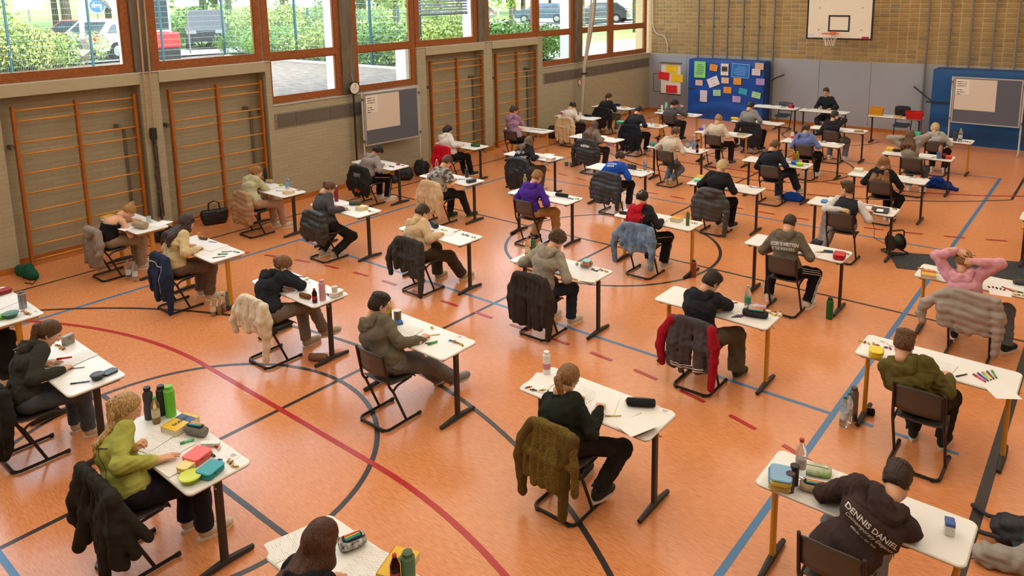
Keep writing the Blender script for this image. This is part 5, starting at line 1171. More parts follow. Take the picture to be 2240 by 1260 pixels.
# hem and cuff stripes of the varsity jacket, piping of the navy jacket
def wrap_band(j, pts, w, m, name):
    """a thin ribbon laid on the outside (back) of a garment through points (x, z)"""
    me = j['top'].data; co = np.empty(len(me.vertices)*3); me.vertices.foreach_get('co', co); co = co.reshape(-1, 3)
    bv = BVHTree.FromPolygons([tuple(c) for c in co], [tuple(p.vertices) for p in me.polygons]); V = []; Fs = []
    pts = np.array(pts); t = np.linspace(0, len(pts)-1, 26); q = np.c_[np.interp(t, range(len(pts)), pts[:, 0]), np.interp(t, range(len(pts)), pts[:, 1])]; last = -.28
    for i_, (x_, z_) in enumerate(q):
        tg = q[min(i_+1, 25)]-q[max(i_-1, 0)]; tg = tg/np.linalg.norm(tg); nn = np.array([-tg[1], tg[0]])
        for s in (-1, 1):
            a = np.array([x_, z_])+nn*w/2*s; h_ = bv.ray_cast(Vector((a[0], -.7, a[1])), Vector((0, 1, 0))); last = h_[0].y if h_[0] is not None and h_[0].y < -.1 else last
            V.append((a[0], last-.004, a[1]))
    for i_ in range(25): Fs.append((2*i_, 2*i_+1, 2*i_+3, 2*i_+2))
    me2 = mkmesh(name, V, Fs, m); link(name, me2, j['obj'])
M_PIPE = mat('white_piping', '#d9d4cc', .8)
wrap_band(J[2], [(-.20, .70), (-.05, .715), (.12, .68)], .012, M_PIPE, 'piping'); wrap_band(J[2], [(.20, .72), (.215, .45), (.20, .2)], .010, M_PIPE, 'piping')
for z_ in (.30, .325): wrap_band(J[19], [(-.19, z_+.02), (-.08, z_), (.05, z_), (.18, z_+.02)], .011, M_PIPE, 'hem_stripe')
wrap_band(J[5], [(-.12, .66), (.08, .66)], .075, mat('reflective_patch', '#75757a', .5), 'back_patch')
wrap_band(J[5], [(-.08, .33), (.0, .36), (.06, .32)], .06, mat('red_lining', '#c23a24', .6), 'lining')
bl_ = MB()                          # smudged dark letters on the reflective patch
for x_, w_, t_ in ((-.075, .022, 0), (-.04, .026, .1), (.005, .026, 0), (.04, .022, -.2), (.07, .02, .1)): bl_.add([(x_-w_/2, -.022, 0), (x_+w_/2*.4, -.022, 0), (x_+w_/2, .022, 0), (x_-w_/2+.01*t_, .022, 0)], [(0, 1, 2, 3)])
back_print(J[5], bl_.mesh('lettering', mat('patch_print', '#2b2b2e', .7)), -.02, .04, 'lettering')
bm = text_mesh('adidas', .095, M_PIPE, bold=.003); back_print(J[31], bm, 0, .07, 'lettering')
# lettering on hoodies
WP = mat('white_print', '#dcd6cf', .8)
def squeeze(me, kx, ky=1.0):
    for v in me.vertices: v.co.x *= kx; v.co.y *= ky
    return me
def arch(me, k):
    for v in me.vertices: v.co.y -= k*v.co.x**2
    return me
back_print(INFO[23], arch(squeeze(text_mesh('HISTORY IS WRITTEN', .055, WP, bold=.0014), .68, 1.1), .6), 0, .085, 'lettering'); back_print(INFO[23], arch(squeeze(text_mesh('BY THE WINNERS', .055, WP, bold=.0014), .68, 1.1), .6), 0, .025, 'lettering')
back_print(INFO[16], text_mesh('DENNIS DANIEL', .049, WP, bold=.001), 0, .05, 'lettering'); back_print(INFO[16], text_mesh('Contemporary Elegance', .033, WP, shear=.35), .01, .012, 'lettering'); back_print(INFO[16], text_mesh('BERLIN  —  EST. 2020', .018, WP), 0, -.03, 'lettering')
back_print(INFO[27], text_mesh('NO ONE', .075, WP, bold=.002), 0, -.06, 'lettering')
mp_ = MB()
for k in range(7): a = k*.9; mp_.add([(-.09+.03*k+.03*math.cos(t), .02*math.sin(k*1.7)+.035*math.sin(t), 0) for t in np.linspace(0, 6.28, 10)[:-1]], [tuple(range(9))])
back_print(INFO[27], mp_.mesh('back_picture', mat('grey_print', '#a9a8ae', .8)), 0, .06, 'back_picture')
def blob(cx, cy, rx, ry, m, nm='back_picture'):
    b = MB(); b.add([(cx+rx*math.cos(t), cy+ry*math.sin(t), 0) for t in np.linspace(0, 6.28, 19)[:-1]], [tuple(range(18))]); return b.mesh(nm, m)
for cx_, cy_, rx_, ry_, c_ in ((0, .03, .085, .04, '#3f9a86'), (.0, .0, .085, .022, '#9ac02e'), (.01, -.03, .075, .022, '#c86a34')): back_print(INFO[24], blob(cx_, cy_, rx_, ry_, mat('patch_'+c_, c_, .8)), .02, .0, 'back_picture')
for k_, w_ in enumerate((.20, .16)): # two short white lines of lettering, unreadable at this distance
    b_ = MB()
    for q_ in range(6 if k_ == 0 else 5): b_.add([(x_+(-.5+(q_+.5)/(6 if k_ == 0 else 5))*w_, y_, 0) for x_, y_ in ((-.012, -.015), (.012, -.015), (.012, .015), (-.012, .015))], [(0, 1, 2, 3)])
    back_print(INFO[26], b_.mesh('lettering', WP), 0, .12-.05*k_, 'lettering')
# white side lettering strip of the sage hoodie, red script on the two-colour jacket
M_REDP = mat('red_print', '#b8242a', .8)
I_ = INFO[22]; c_ = MB().tube([I_['H']+I_['RH']@np.array([.03*math.cos(t), -.128-.004*math.cos(3*t), .035+.022*math.sin(t)]) for t in np.linspace(0, 6.28, 14)[:-1]], .005, 6, closed=True); c_.build('hair_clip', mat('clip_pale', '#d8cdb8', .4), I_['obj'])
I_ = INFO[18]; E_, W_, hd_, *_r = I_['arms'][-1]; ax_ = nrm(W_-E_); u_ = nrm(np.cross(ax_, [0, 0, 1.0])); v_ = np.cross(ax_, u_)
MB().tube([W_+ax_*.012+.031*(u_*math.cos(t)+v_*math.sin(t)) for t in np.linspace(0, 6.28, 16)[:-1]], .007, 6, closed=True).build('watch', mat('watch_gold', '#c9b48c', .3, .6), I_['obj'])

# dark piping seams of the lime sweater
def seam(info, pts, w=.006, m=None):
    b = MB(); p = np.array(pts, float)
    for a, c in zip(p[:-1], p[1:]):
        d = (c-a)/np.linalg.norm(c-a); n_ = np.array([-d[1], d[0]])*w/2; k = max(1, int(np.linalg.norm(c-a)/.02)); 
        for j in range(k):
            q0 = a+(c-a)*j/k; q1 = a+(c-a)*(j+1)/k; b.add([(*(q0+n_), 0), (*(q0-n_), 0), (*(q1-n_), 0), (*(q1+n_), 0)], [(0, 1, 2, 3)])
    back_print(info, b.mesh('seam', m or mat('dark_piping', '#2a2d1c', .8)), 0, 0, 'seam')
seam(INFO[13], [(-.15, .08), (-.05, .10), (.06, .10), (.15, .07)]); seam(INFO[13], [(.06, .10), (.07, .0), (.06, -.12)]); seam(INFO[13], [(-.10, .095), (-.11, .17)])
M_SEAM = mat('tone_seam', '#2a201e', .9); seam(INFO[16], [(-.19, .10), (-.06, .12)], .005, M_SEAM); seam(INFO[16], [(.06, .10), (.19, .0)], .005, M_SEAM)

seam(INFO[22], [(.02, .0), (.05, .03), (.06, .075), (.075, .03), (.095, .095), (.11, .04), (.13, .10), (.145, .07)], .014, M_REDP); seam(INFO[22], [(.09, .02), (.085, -.03), (.10, -.07)], .016, M_REDP)
# ---------------------------------------------------------------- things on the desks and on the floor
def clear(col='#e8f0f2', a=.9): return mat('clear_'+col, col, .06, trans=a, ior=1.25)
def printed_paper():
    m = bpy.data.materials.new('printed_paper'); m.use_nodes = True; n = m.node_tree; b = n.nodes['Principled BSDF']; tc = n.nodes.new('ShaderNodeTexCoord'); b.inputs['Roughness'].default_value = .85
    t = n.nodes.new('ShaderNodeTexBrick'); n.links.new(tc.outputs['Object'], t.inputs['Vector']); t.inputs['Scale'].default_value = 1; t.inputs['Brick Width'].default_value = .045; t.inputs['Row Height'].default_value = .012; t.inputs['Mortar Size'].default_value = .0042
    t.inputs['Color1'].default_value = (*lin('#a9a9ad'), 1); t.inputs['Color2'].default_value = (*lin('#e6e4e0'), 1); t.inputs['Mortar'].default_value = (*lin('#e9e7e3'), 1); t.inputs['Bias'].default_value = .1
    n.links.new(t.outputs[0], b.inputs['Base Color']); return m
M_PRINT = printed_paper(); M_PAPER = mat('plain_paper', '#ebe9e6', .85); M_PAGES = mat('book_pages', '#ddd2bb', .9, var=.06, vscale=90, stretch=(.2, .2, 3)); M_INK = mat('ink', '#2a2a2c', .7)
GRP = 'things on the exam desks'
def sfx(i, fl=False):
    CUR[0] = i
    if isinstance(i, str): return i
    return (' on the floor beside the ' if fl else ' on the desk of the ')+WHO[i]
def loc_of(px, py, fl, z): 
    q = at(px, py, (0.0 if fl else TZ) if z is None else z); x, y = q[0], q[1]
    if not fl and CUR[0] in DESK:       # keep it on its desk top
        a, b = desk_pos(CUR[0]); x = min(max(x, a-.60), a+.60); y = min(max(y, b-.22), b+.21)
    return (x, y, (0.0015 if fl else TZ+.0006) if z is None else z)
CUR = [None]
BOT = []
def bottle(i, px, py, d, col, h=.23, r=.033, cap='#3b6fa8', lab=None, kind='pet', fl=False, z=None, liquid=None, nm='bottle'):
    lb = d+sfx(i, fl); x, y, z_ = loc_of(px, py, fl, z)
    for _ in range(4):               # bottles stand beside each other, not inside
        for bx, by, br in BOT:
            dd = math.hypot(x-bx, y-by)
            if dd < (r+br)*1.03: k_ = ((r+br)*1.04-dd)/(dd+1e-6); x += (x-bx)*k_; y += (y-by)*k_
    BOT.append((x, y, r)); t = thing(nm, lb, 'bottle', (x, y, z_), random.random()*6, GRP)
    m = clear(col) if kind in ('pet', 'glass') else (mat('steel_'+col, col, .3, .7) if kind == 'steel' else plastic(col, .45))
    if kind in ('pet', 'glass'): pr = [(r*.86, 0), (r, .012), (r, h*.5), (r*.94, h*.53), (r, h*.57), (r, h*.68), (r*.55, h*.85), (r*.36, h*.93), (r*.36, h*.96)]
    elif kind == 'sport': pr = [(r*.95, 0), (r, .01), (r, h*.35), (r*.85, h*.5), (r, h*.65), (r, h*.8), (r*.6, h*.87), (r*.6, h*.9)]
    else: pr = [(r*.95, 0), (r, .008), (r, h*.86), (r*.75, h*.9), (r*.72, h*.92)]
    MB().lathe(pr, n=16).build('bottle_body', m, t, smooth=True)
    if kind != 'tumbler': MB().lathe([(r*.42 if kind in ('pet', 'glass') else r*.72, h*.93), (r*.44 if kind in ('pet', 'glass') else r*.74, h*.95), (r*.44 if kind in ('pet', 'glass') else r*.72, h), (r*.3, h+.003)], n=14).build('cap', plastic(cap), t, smooth=True)
    if lab: MB().lathe([(r*1.012, h*.26), (r*1.015, h*.27), (r*1.015, h*.5), (r*1.012, h*.51)], n=16).build('label_band', mat('label_'+lab, lab, .5, var=.1, vscale=30), t, smooth=True)
    if liquid: MB().lathe([(r*.84, .004), (r*.96, .012), (r*.96, h*.5)], n=14).build('drink', mat('drink_'+liquid, liquid, .1, trans=.35), t, smooth=True)
    return t
PZ = [0]
def paper(i, px, py, d='printed exam sheet', rot=0., w=.297, h=.21, prt=True, n=1, z=None):
    t = thing('paper_sheet', d+sfx(i), 'paper', loc_of(px, py, False, z), rot, GRP)
    PZ[0] = (PZ[0]+1) % 9; z0 = .0005*PZ[0]
    for k in range(n): MB().box((.004*k, .006*k, .0006+.0012*k+z0), (h, w, .0009), rz=.06*k*(-1)**k).build('sheet', M_PRINT if prt else M_PAPER, t)
    return t
def book(i, px, py, d, col, w=.13, l=.19, h=.035, rot=0., txt=None, z=None, col2=None):
    t = thing('book', d+sfx(i), 'book', loc_of(px, py, False, z), rot, GRP)
    MB().box((.002, 0, h/2), (w-.006, l-.008, h-.006)).build('pages', M_PAGES, t)
    c = MB(); c.box((0, 0, h-.0015), (w, l, .003)); c.box((0, 0, .0015), (w, l, .003)); c.box((-w/2+.0015, 0, h/2), (.003, l, h)); c.build('cover', plastic(col, .35), t)
    if col2: MB().box((.0, l*.22, h+.0006), (w*.98, l*.28, .0012)).build('cover_band', plastic(col2), t)
    if txt:
        me = text_mesh(txt, .042, mat('book_print', '#1d2a3c', .6), bold=.001); o = link('lettering', me, t, (0, 0, h+.002), (0, 0, math.pi/2))
    return t
def pencil(i, px, py, d, col, rot=.5, l=.14, r=.0048, tip='#222222', cat='pen', z=None, zo=0., nm='pen'):
    q = loc_of(px, py, False, z); t = thing(nm, d+sfx(i), cat, (q[0], q[1], q[2]+r+zo), rot, GRP)
    MB().tube([(-l/2, 0, 0), (l*.2, 0, 0), (l*.42, 0, 0)], [r, r, r*.9], 8).build('barrel', plastic(col), t, smooth=True); MB().tube([(l*.42, 0, 0), (l*.5, 0, 0)], [r*.9, r*.25], 8).build('tip', plastic(tip), t); MB().tube([(-l*.52, 0, 0), (-l*.2, 0, 0)], r*1.18, 8).build('cap', plastic(hue(col, .75)), t, smooth=True)
def case(i, px, py, d, col, l=.21, w=.075, h=.06, rot=.3, open_=False, fl=False, z=None, pat=None, cat='pencil case'):
    t = thing('pencil_case', d+sfx(i, fl), cat, loc_of(px, py, fl, z), rot, GRP); m = pat or cloth(col); n = 14
    def ring(x, s): return [(x, w/2*s*math.cos(a), h/2*(1+s*math.sin(a)*(1 if math.sin(a) < 0 or not open_ else .75))) for a in np.linspace(0, 2*math.pi, n, endpoint=False)]
    xs_ = [(-l/2, .55), (-l*.47, .85), (-l*.3, 1), (0, 1.04), (l*.3, 1), (l*.47, .85), (l/2, .55)]; V = [p for x, s in xs_ for p in ring(x, s)]; Fs = []
    for j in range(len(xs_)-1):
        for k in range(n): Fs.append((j*n+k, (j+1)*n+k, (j+1)*n+(k+1) % n, j*n+(k+1) % n))
    Fs += [tuple(range(n)), tuple(range((len(xs_)-1)*n+n-1, (len(xs_)-1)*n-1, -1))]
    link('case_body', mkmesh('case_body', V, Fs, m, True), t)
    MB().box((0, 0, h*(1.015 if not open_ else .90)), (l*.8, .007, .004)).build('zip', M_METAL, t)
    if open_:
        MB().rbox((0, 0, h*.86), (l*.75, w*.62, .012), w*.25, 3).build('opening', mat('case_inside', '#1e1c1c', .9), t)
        for k, c in enumerate(('#2e7fc2', '#35a852', '#e2c12c', '#d8402e', '#e9e6df')): MB().tube([(-l*.28, (k-2)*w*.11, h*.93), (l*.30, (k-2)*w*.09+.004, h*(.95+.04*(k % 2)))], .0048, 6).build('pen', plastic(c), t)
def lunchbox(i, px, py, d, col, w=.13, l=.17, h=.055, rot=.1, lid=None, z=None, rnd=.03, fl=False, cat='lunch box'):
    t = thing('lunch_box', d+sfx(i, fl), cat, loc_of(px, py, fl, z), rot, GRP)
    MB().rbox((0, 0, h*.4), (w, l, h*.8), rnd, 3).build('box', plastic(col, .35), t, smooth=True); MB().rbox((0, 0, h*.86), (w*1.03, l*1.03, h*.28), rnd, 3).build('lid', plastic(lid or hue(col, 1.08), .35), t, smooth=True); MB().box((w*.52, 0, h*.72), (.006, l*.3, h*.3)).build('clip', plastic(hue(col, .85)), t)
def bowl(i, px, py, d, col, r=.065, h=.05, lid=None, z=None, fl=False):
    t = thing('bowl', d+sfx(i, fl), 'bowl', loc_of(px, py, fl, z), 0, GRP)
    MB().lathe([(r*.7, 0), (r*.8, .004), (r, h*.8), (r*1.05, h*.85)], n=24).build('bowl_body', plastic(col, .35), t, smooth=True); MB().lathe([(r*1.08, h*.84), (r*1.1, h*.9), (r*1.0, h*1.0), (r*.9, h*.96)], n=24).build('lid', plastic(lid or hue(col, 1.15), .35), t, smooth=True)
def cup(i, px, py, d, col, r=.036, h=.10, fl=False, z=None, rim=None, cat='cup', nm='cup'):
    t = thing(nm, d+sfx(i, fl), cat, loc_of(px, py, fl, z), 0, GRP)
    MB().lathe([(r*.88, 0), (r*.92, .004), (r, h*.97)], n=18).build('cup_body', plastic(col, .4), t, smooth=True); MB().lathe([(r*1.03, h*.95), (r*1.05, h*.98), (r*.98, h), (r*.9, h*.985)], n=18).build('rim', plastic(rim or hue(col, .8)), t, smooth=True)
def wrap(i, px, py, d, col, n=3, s=.03, z=None):
    """a few crumpled sweet wrappers, each a twisted foil shape; one thing per wrapper"""
    for k in range(n):
        q = loc_of(px, py, False, z); a = random.random()*6; dx, dy = (k-(n-1)/2)*s*1.25, random.uniform(-.012, .012)
        t = thing('sweet', '%s%s' % (d, sfx(i)), 'sweet', (q[0]+dx, q[1]+dy, q[2]), a, 'sweets of the '+(WHO[i] if not isinstance(i, str) else 'desk')); c = col[k % len(col)]
        MB().tube([(-s*.62, 0, .008), (-s*.38, 0, .007), (-s*.30, 0, .009), (0, 0, .011), (s*.30, 0, .009), (s*.38, 0, .007), (s*.62, 0, .008)], [.010, .003, .009, .0105, .009, .003, .010], 7, flat=.8).build('wrapper', mat('foil_'+c, c, .3, .35, var=.25, vscale=60), t)
def card(i, px, py, rot=0., z=None):
    t = thing('name_card', 'white name card'+sfx(i), 'card', loc_of(px, py, False, z), rot, GRP); MB().box((0, 0, .0006), (.10, .07, .0012)).build('card', M_PAPER, t); c = MB()
    for k in range(3): c.box((-.005, .012-.012*k, .0015), (.055-.012*k, .004, .0006))
    c.build('print', M_INK, t)
GO = ('#c79a3a', '#8a5a24', '#d8c088'); MX = ('#c8322c', '#2d5fa8', '#c79a3a'); GR = ('#4f9a3c', '#d8d4c4', '#2b5aa0')
def cards(*L):
    for i, x, y in L: card(i, x, y, random.uniform(-.3, .3))
# -- the desks one by one (pixel of each thing's foot in the photograph)
book(1, 233, 475, 'yellow book', '#d9b02c', rot=.2); case(1, 308, 499, 'bulky beige pencil case', '#a8947a', .26, .13, .11, .2); paper(1, 350, 490, 'white paper stack', .3, prt=False, n=3); cup(1, 326, 487, 'glass mug', '#b9c7cf'); paper(1, 285, 498, rot=.1)
for k, (x, y) in enumerate(((282, 611), (297, 615))): bottle(1, x, y, ('blue-capped water bottle', 'second water bottle')[k], '#dfeaf0', .30, .04, '#5aa0c8', lab='#c8d8e4', fl=True)
paper(2, 470, 541, rot=.2, n=2); pencil(2, 466, 530, 'blue pen', '#2b4f9a', .3); pencil(2, 497, 551, 'black felt pen', '#22252c', .9); pencil(2, 480, 563, 'long black ruler pen', '#23232a', 1.0, .17); pencil(2, 488, 557, 'green highlighter', '#2f9e5a', .8, .13, .008); paper(2, 493, 543, 'yellow sticky note', .3, .08, .08, False); wrap(2, 518, 552, 'green wrapped sweet', GR, 3); cup(2, 437, 519, 'orange jar', '#d88a2e', .03, .07); case(2, 445, 524, 'brown pouch', '#6b4a35', .14, .05, .04)
for k, (x, y, c, cp, lq) in enumerate(((467, 691, 'pale juice bottle', '#c8a83a', '#c8b060'), (480, 688, 'green-capped iced tea bottle', '#3fae4a', '#c89a30'), (490, 683, 'red-capped juice bottle', '#c8302c', '#d87a2a'), (500, 676, 'teal water bottle', '#2f8a86', None))): bottle(2, x, y, c, '#e6ebe0' if k < 3 else '#4f8f8c', .25, .033, cp, fl=True, liquid=lq, kind='pet' if k < 3 else 'sport', lab='#d8d0b0' if k == 0 else None)
bottle(3, 629, 413, 'clear water bottle', '#dfeaf2', .24, .035, '#4a8fc8', lab='#6fa8d8'); bottle(3, 580, 396, 'black thermos bottle', '#1f2023', .26, .034, '#1a1a1c', kind='solid'); case(3, 590, 400, 'beige round pouch', '#b79d72', .16, .08, .07); paper(3, 600, 409, rot=.1, n=2); book(3, 632, 424, 'thick orange and white book', '#d89a3a', .12, .17, .05, .1, col2='#e8e2d4'); wrap(3, 653, 417, 'gold wrapped sweet', GO); pencil(3, 612, 418, 'thin pencil', '#b8a23a', .4); bowl(3, 615, 407, 'small lime tub', '#9ab83a', .035, .03)
bottle(4, 736, 440, 'dark red steel bottle', '#7c1f2e', .27, .036, '#c9c6c2', kind='solid'); cup(4, 724, 437, 'clear glass jar', '#b8c4bc', .034, .09); paper(4, 746, 448, rot=.1, n=2); case(4, 777, 449, 'khaki green pencil case', '#4f5340', .2, .075, .07, .7); book(4, 792, 458, 'thick yellow and white book', '#dcae24', .13, .18, .05, .2, col2='#efe9dc'); wrap(4, 810, 463, 'gold wrapped sweet', GO); pencil(4, 757, 461, 'black pen', '#24262c', 1.2); pencil(4, 801, 459, 'yellow highlighter', '#c9cf2e', .2, .1, .008); card(4, 818, 462)
paper(5, 836, 363, rot=.1, n=2); pencil(5, 857, 365, 'black marker', '#1f1f22', .2, .13, .009); case(5, 871, 361, 'small red pouch', '#b8354a', .09, .05, .03, .4); wrap(5, 881, 363, 'red wrapped sweet', MX, 2)
wrap(6, 931, 382, 'orange snack piece', ('#d88a2e', '#c85a24', '#e0b050'), 4); bottle(6, 953, 371, 'clear plastic bottle', '#e4dce8', .24, .034, '#d8d8da'); cup(6, 1021, 388, 'black coffee tumbler', '#26262a', .035, .16, rim='#1a1a1c'); lunchbox(6, 1031, 399, 'dark grey hard case', '#3a3d42', .20, .10, .06, 1.4, cat='box'); paper(6, 990, 392, rot=.15, n=2); pencil(6, 1010, 393, 'blue pen', '#2b3f7a', .6)
case(7, 1040, 321, 'dark green pouch', '#3f5a3a', .22, .09, .07, .3); paper(7, 1010, 318, n=1)
bottle(7, 1062, 334, 'empty clear bottle', '#cfe0dc', .26, .036, '#3f8a6a', fl=True); bottle(7, 1075, 328, 'water bottle with red label', '#d8e0de', .26, .036, '#d8d8d4', lab='#b84a4a', fl=True)
case(8, 950, 496, 'dark grey pencil case', '#33383e', .23, .10, .07, -.5); pencil(8, 1001, 506, 'grey pen', '#40444a', 1.5); wrap(8, 1018, 515, 'green wrapped sweet', GR, 4); wrap(8, 1036, 520, 'gold wrapped sweet', GO, 2); paper(8, 985, 508, rot=.2, n=2); pencil(8, 972, 504, 'yellow highlighter', '#d3cf3a', .2, .11, .007)
case(9, 668, 653, 'brown leather spectacle case', '#7a5230', .17, .05, .065, .15); bottle(9, 689, 662, 'cola bottle with red label', '#3a1a14', .17, .030, '#b8202a', lab='#a8242a'); bottle(9, 706, 656, 'pink water bottle', '#d89aa2', .24, .038, '#c88a92', kind='solid'); lunchbox(9, 736, 647, 'white snack box', '#e3dfd4', .11, .16, .06, .2); cup(9, 735, 640, 'white yoghurt cup', '#e6e3dc', .036, .07, z=TZ+.062); lunchbox(9, 671, 612, 'tiny white box', '#dcd6c8', .05, .05, .025, .2, cat='box'); paper(9, 645, 622, rot=.1, n=2); pencil(9, 660, 605, 'black pen', '#22252c', .4); wrap(9, 718, 646, 'red wrapped sweet', MX, 2)
case(9, 696, 789, 'brown open pencil case', '#8a6450', .22, .09, .09, .6, fl=True)
bottle(10, 851, 697, 'bottle of golden soft drink', '#e8d9a0', .27, .034, '#b8b428', liquid='#d8a020', lab='#c89a2a'); cup(10, 870, 699, 'brown snack tin', '#7a5a44', .042, .11, rim='#d8d8d6', cat='tin', nm='snack_tin'); lunchbox(10, 858, 711, 'blue chocolate box', '#3a5f9e', .07, .22, .025, -.5, rnd=.006, cat='box'); paper(10, 888, 730, rot=.2, n=3); pencil(10, 947, 734, 'yellow and black pen', '#c8b82a', .9, .15); pencil(10, 942, 750, 'blue pen', '#2b5fb0', 1.1, .11); pencil(10, 947, 752, 'green highlighter', '#35b04a', 1.3, .11, .011); pencil(10, 946, 719, 'yellow pen cap', '#d8d42a', 0, .03, .011, '#d8d42a'); card(10, 1007, 737, .1); wrap(10, 1003, 753, 'gold wrapped sweet', GO, 4); wrap(10, 990, 747, 'blue wrapped sweet', ('#2d4fa0', '#3a3f6a'), 2)
bottle(11, 51, 674, 'brushed steel tumbler', '#8d8f94', .20, .040, '#54565a', kind='steel'); bowl(11, 24, 694, 'dark green bowl with teal lid', '#2f5f4c', .075, .055, '#4f8076'); wrap(11, 55, 684, 'pink wrapped sweet', ('#d87a9a', '#e8d8c8', '#c79a3a'), 4); wrap(11, 62, 688, 'gold wrapped sweet', GO, 3); lunchbox(11, 3, 697, 'green lidded tub', '#6fae3a', .1, .12, .04); lunchbox(11, 4, 643, 'dark red tin', '#8a2a2a', .12, .2, .05); paper(11, 10, 665, rot=.4); card(11, 78, 682)
lunchbox(12, 150, 753, 'grey square gift box', '#8f8a80', .05, .11, .10, .3, rnd=.004, cat='box'); wrap(12, 131, 761, 'gold wrapped sweet', GO, 5); wrap(12, 142, 742, 'green wrapped sweet', GR, 2); bowl(12, 214, 829, 'open black pencil box', '#23292e', .058, .05, '#1f2529'); lunchbox(12, 240, 816, 'black pencil box lid', '#252b30', .10, .13, .02, .2, cat='lid'); pencil(12, 176, 838, 'blue and brown pen', '#2f5f7a', .95, .16, .006); paper(12, 165, 786, rot=.15, n=3); pencil(12, 143, 795, 'bright red marker', '#d0202c', 1.0, .13, .010, zo=.045); pencil(12, 168, 806, 'thin grey pencil', '#8d8d90', .9)
bottle(13, 328, 915, 'smoky black water bottle', '#3a3c42', .28, .040, '#1c1c1e', kind='sport'); bottle(13, 343, 925, 'iced tea bottle with green cap', '#e6dcae', .23, .033, '#2fa84a', liquid='#b08a24', lab='#c8c0a0'); bottle(13, 357, 906, 'black steel tumbler', '#2a2b2e', .26, .040, '#1a1a1c', kind='solid'); bottle(13, 371, 909, 'bright green water bottle', '#6cc83a', .27, .042, '#6cc83a', kind='solid')
book(13, 396, 935, 'thick yellow dictionary', '#e0b524', .17, .24, .055, .25, 'DUDEN', col2='#2b4a78'); case(13, 430, 952, 'grey felt pencil case', '#7e7d7a', .20, .085, .10, .35, open_=True)
paper(13, 337, 963, 'printed exam sheet', .25); paper(13, 372, 984, 'second printed exam sheet', .1); paper(13, 395, 1012, 'blank answer sheet', .05, prt=False); pencil(13, 410, 969, 'mint highlighter', '#4fbf8a', 1.2, .10, .011); lunchbox(13, 461, 976, 'white stapler', '#dcdad0', .04, .15, .035, -.9, rnd=.015, cat='stapler'); wrap(13, 476, 981, 'red chocolate figure', ('#c8262c', '#e8e2d8'), 2, .035)
lunchbox(13, 432, 1006, 'coral red lunch box', '#e05a54', .15, .17, .06, .3); lunchbox(13, 408, 1028, 'pale yellow small box', '#d8c67a', .10, .12, .05, .3); bowl(13, 417, 1052, 'lime green bowl', '#9ab81f', .075, .05, '#c9d62f'); lunchbox(13, 461, 1036, 'teal lunch box', '#1f8f98', .14, .17, .055, .3); wrap(13, 464, 997, 'green chocolate bar', ('#3a4a2c', '#5a6a3a'), 2); wrap(13, 482, 1007, 'blue wrapped sweet', ('#2d4f9a',), 1, .04); wrap(13, 507, 1017, 'gold wrapped sweet', GO, 4); card(13, 511, 997, .2)
paper(14, 640, 1190, rot=-.25, n=2); case(14, 771, 1195, 'black and white patterned pencil case', '#2c2b2c', .17, .12, .08, 1.2, True, pat=mat('bw_pattern', '#1d1c1e', .8, col2='#d8d5cf', vscale=38)); paper(14, 800, 1238, 'second exam sheet', rot=.2); book(14, 872, 1246, 'yellow dictionary', '#e2b31e', .17, .24, .05, .35, 'DUDEN'); bottle(14, 866, 1285, 'red-capped cola bottle', '#3a1a14', .22, .031, '#c0202c', lab='#a8242a'); bottle(14, 893, 1280, 'dark green bottle', '#4f6f4c', .22, .042, '#3f5a3c', kind='solid')
bottle(15, 1196, 818, 'milk drink bottle with pink label', '#e6e3de', .22, .036, '#e8e6e2', lab='#c87a84', kind='solid'); paper(15, 1181, 838, 'blank paper block', .15, prt=False, n=4); wrap(15, 1163, 851, 'red chocolate bar', ('#b04a34', '#6a4a34'), 2, .05); wrap(15, 1194, 857, 'gold wrapped sweet', ('#b09a3a', '#4a4438'), 2, .05); paper(15, 1270, 868, 'printed exam sheet', -.1); paper(15, 1308, 892, 'second printed exam sheet', -.05); paper(15, 1322, 886, 'blank answer sheet', .35, prt=False); pencil(15, 1342, 911, 'yellow pencil', '#d8ae2a', .7, .13, .005); case(15, 1402, 888, 'black leather pencil case', '#26282a', .24, .085, .07, .55); case(15, 1384, 878, 'rainbow striped ribbon', '#d84a5a', .13, .03, .03, .9, pat=mat('rainbow', '#d8324a', .7, col2='#3fae4a', vscale=14), cat='ribbon'); lunchbox(15, 1395, 936, 'brown block under white paper', '#8f7d68', .17, .24, .045, -.25, rnd=.005, cat='box'); paper(15, 1394, 930, 'white paper on the block', -.35, prt=False, z=TZ+.048); card(15, 1456, 900, .1); card(15, 1436, 884)
lunchbox(16, 1705, 1060, 'glass lunch box with blue rim', '#cdbb72', .15, .20, .07, .35, '#5a8fc0'); lunchbox(16, 1704, 1056, 'upper glass box with yellow cheese', '#d8c24a', .14, .19, .06, .35, '#7aa6c8', z=TZ+.075); cup(16, 1728, 1075, 'dark patterned can', '#4a2f3a', .030, .14, cat='can', nm='can'); cup(16, 1737, 1060, 'black patterned can', '#2f2a2e', .030, .15, cat='can', nm='can'); bottle(16, 1750, 1044, 'tall clear glass water bottle', '#e8eef0', .30, .037, '#b83a34', lab='#b8a6a8', kind='glass')
case(16, 1786, 1034, 'crinkled snack bag', '#cfc9b8', .20, .14, .05, .3, pat=mat('snack_bag', '#d6d2c4', .4, col2='#7a9a4a', vscale=9), cat='snack bag'); case(16, 1781, 1076, 'beige open pencil case', '#b39c7c', .19, .09, .08, .3, True); lunchbox(16, 2076, 1166, 'small blue and white milk carton', '#d8d6d2', .055, .075, .09, .25, '#3a5fa8', rnd=.006, cat='carton'); pencil(16, 1813, 1066, 'lime green key strap', '#5fd02e', 1.4, .07, .006)
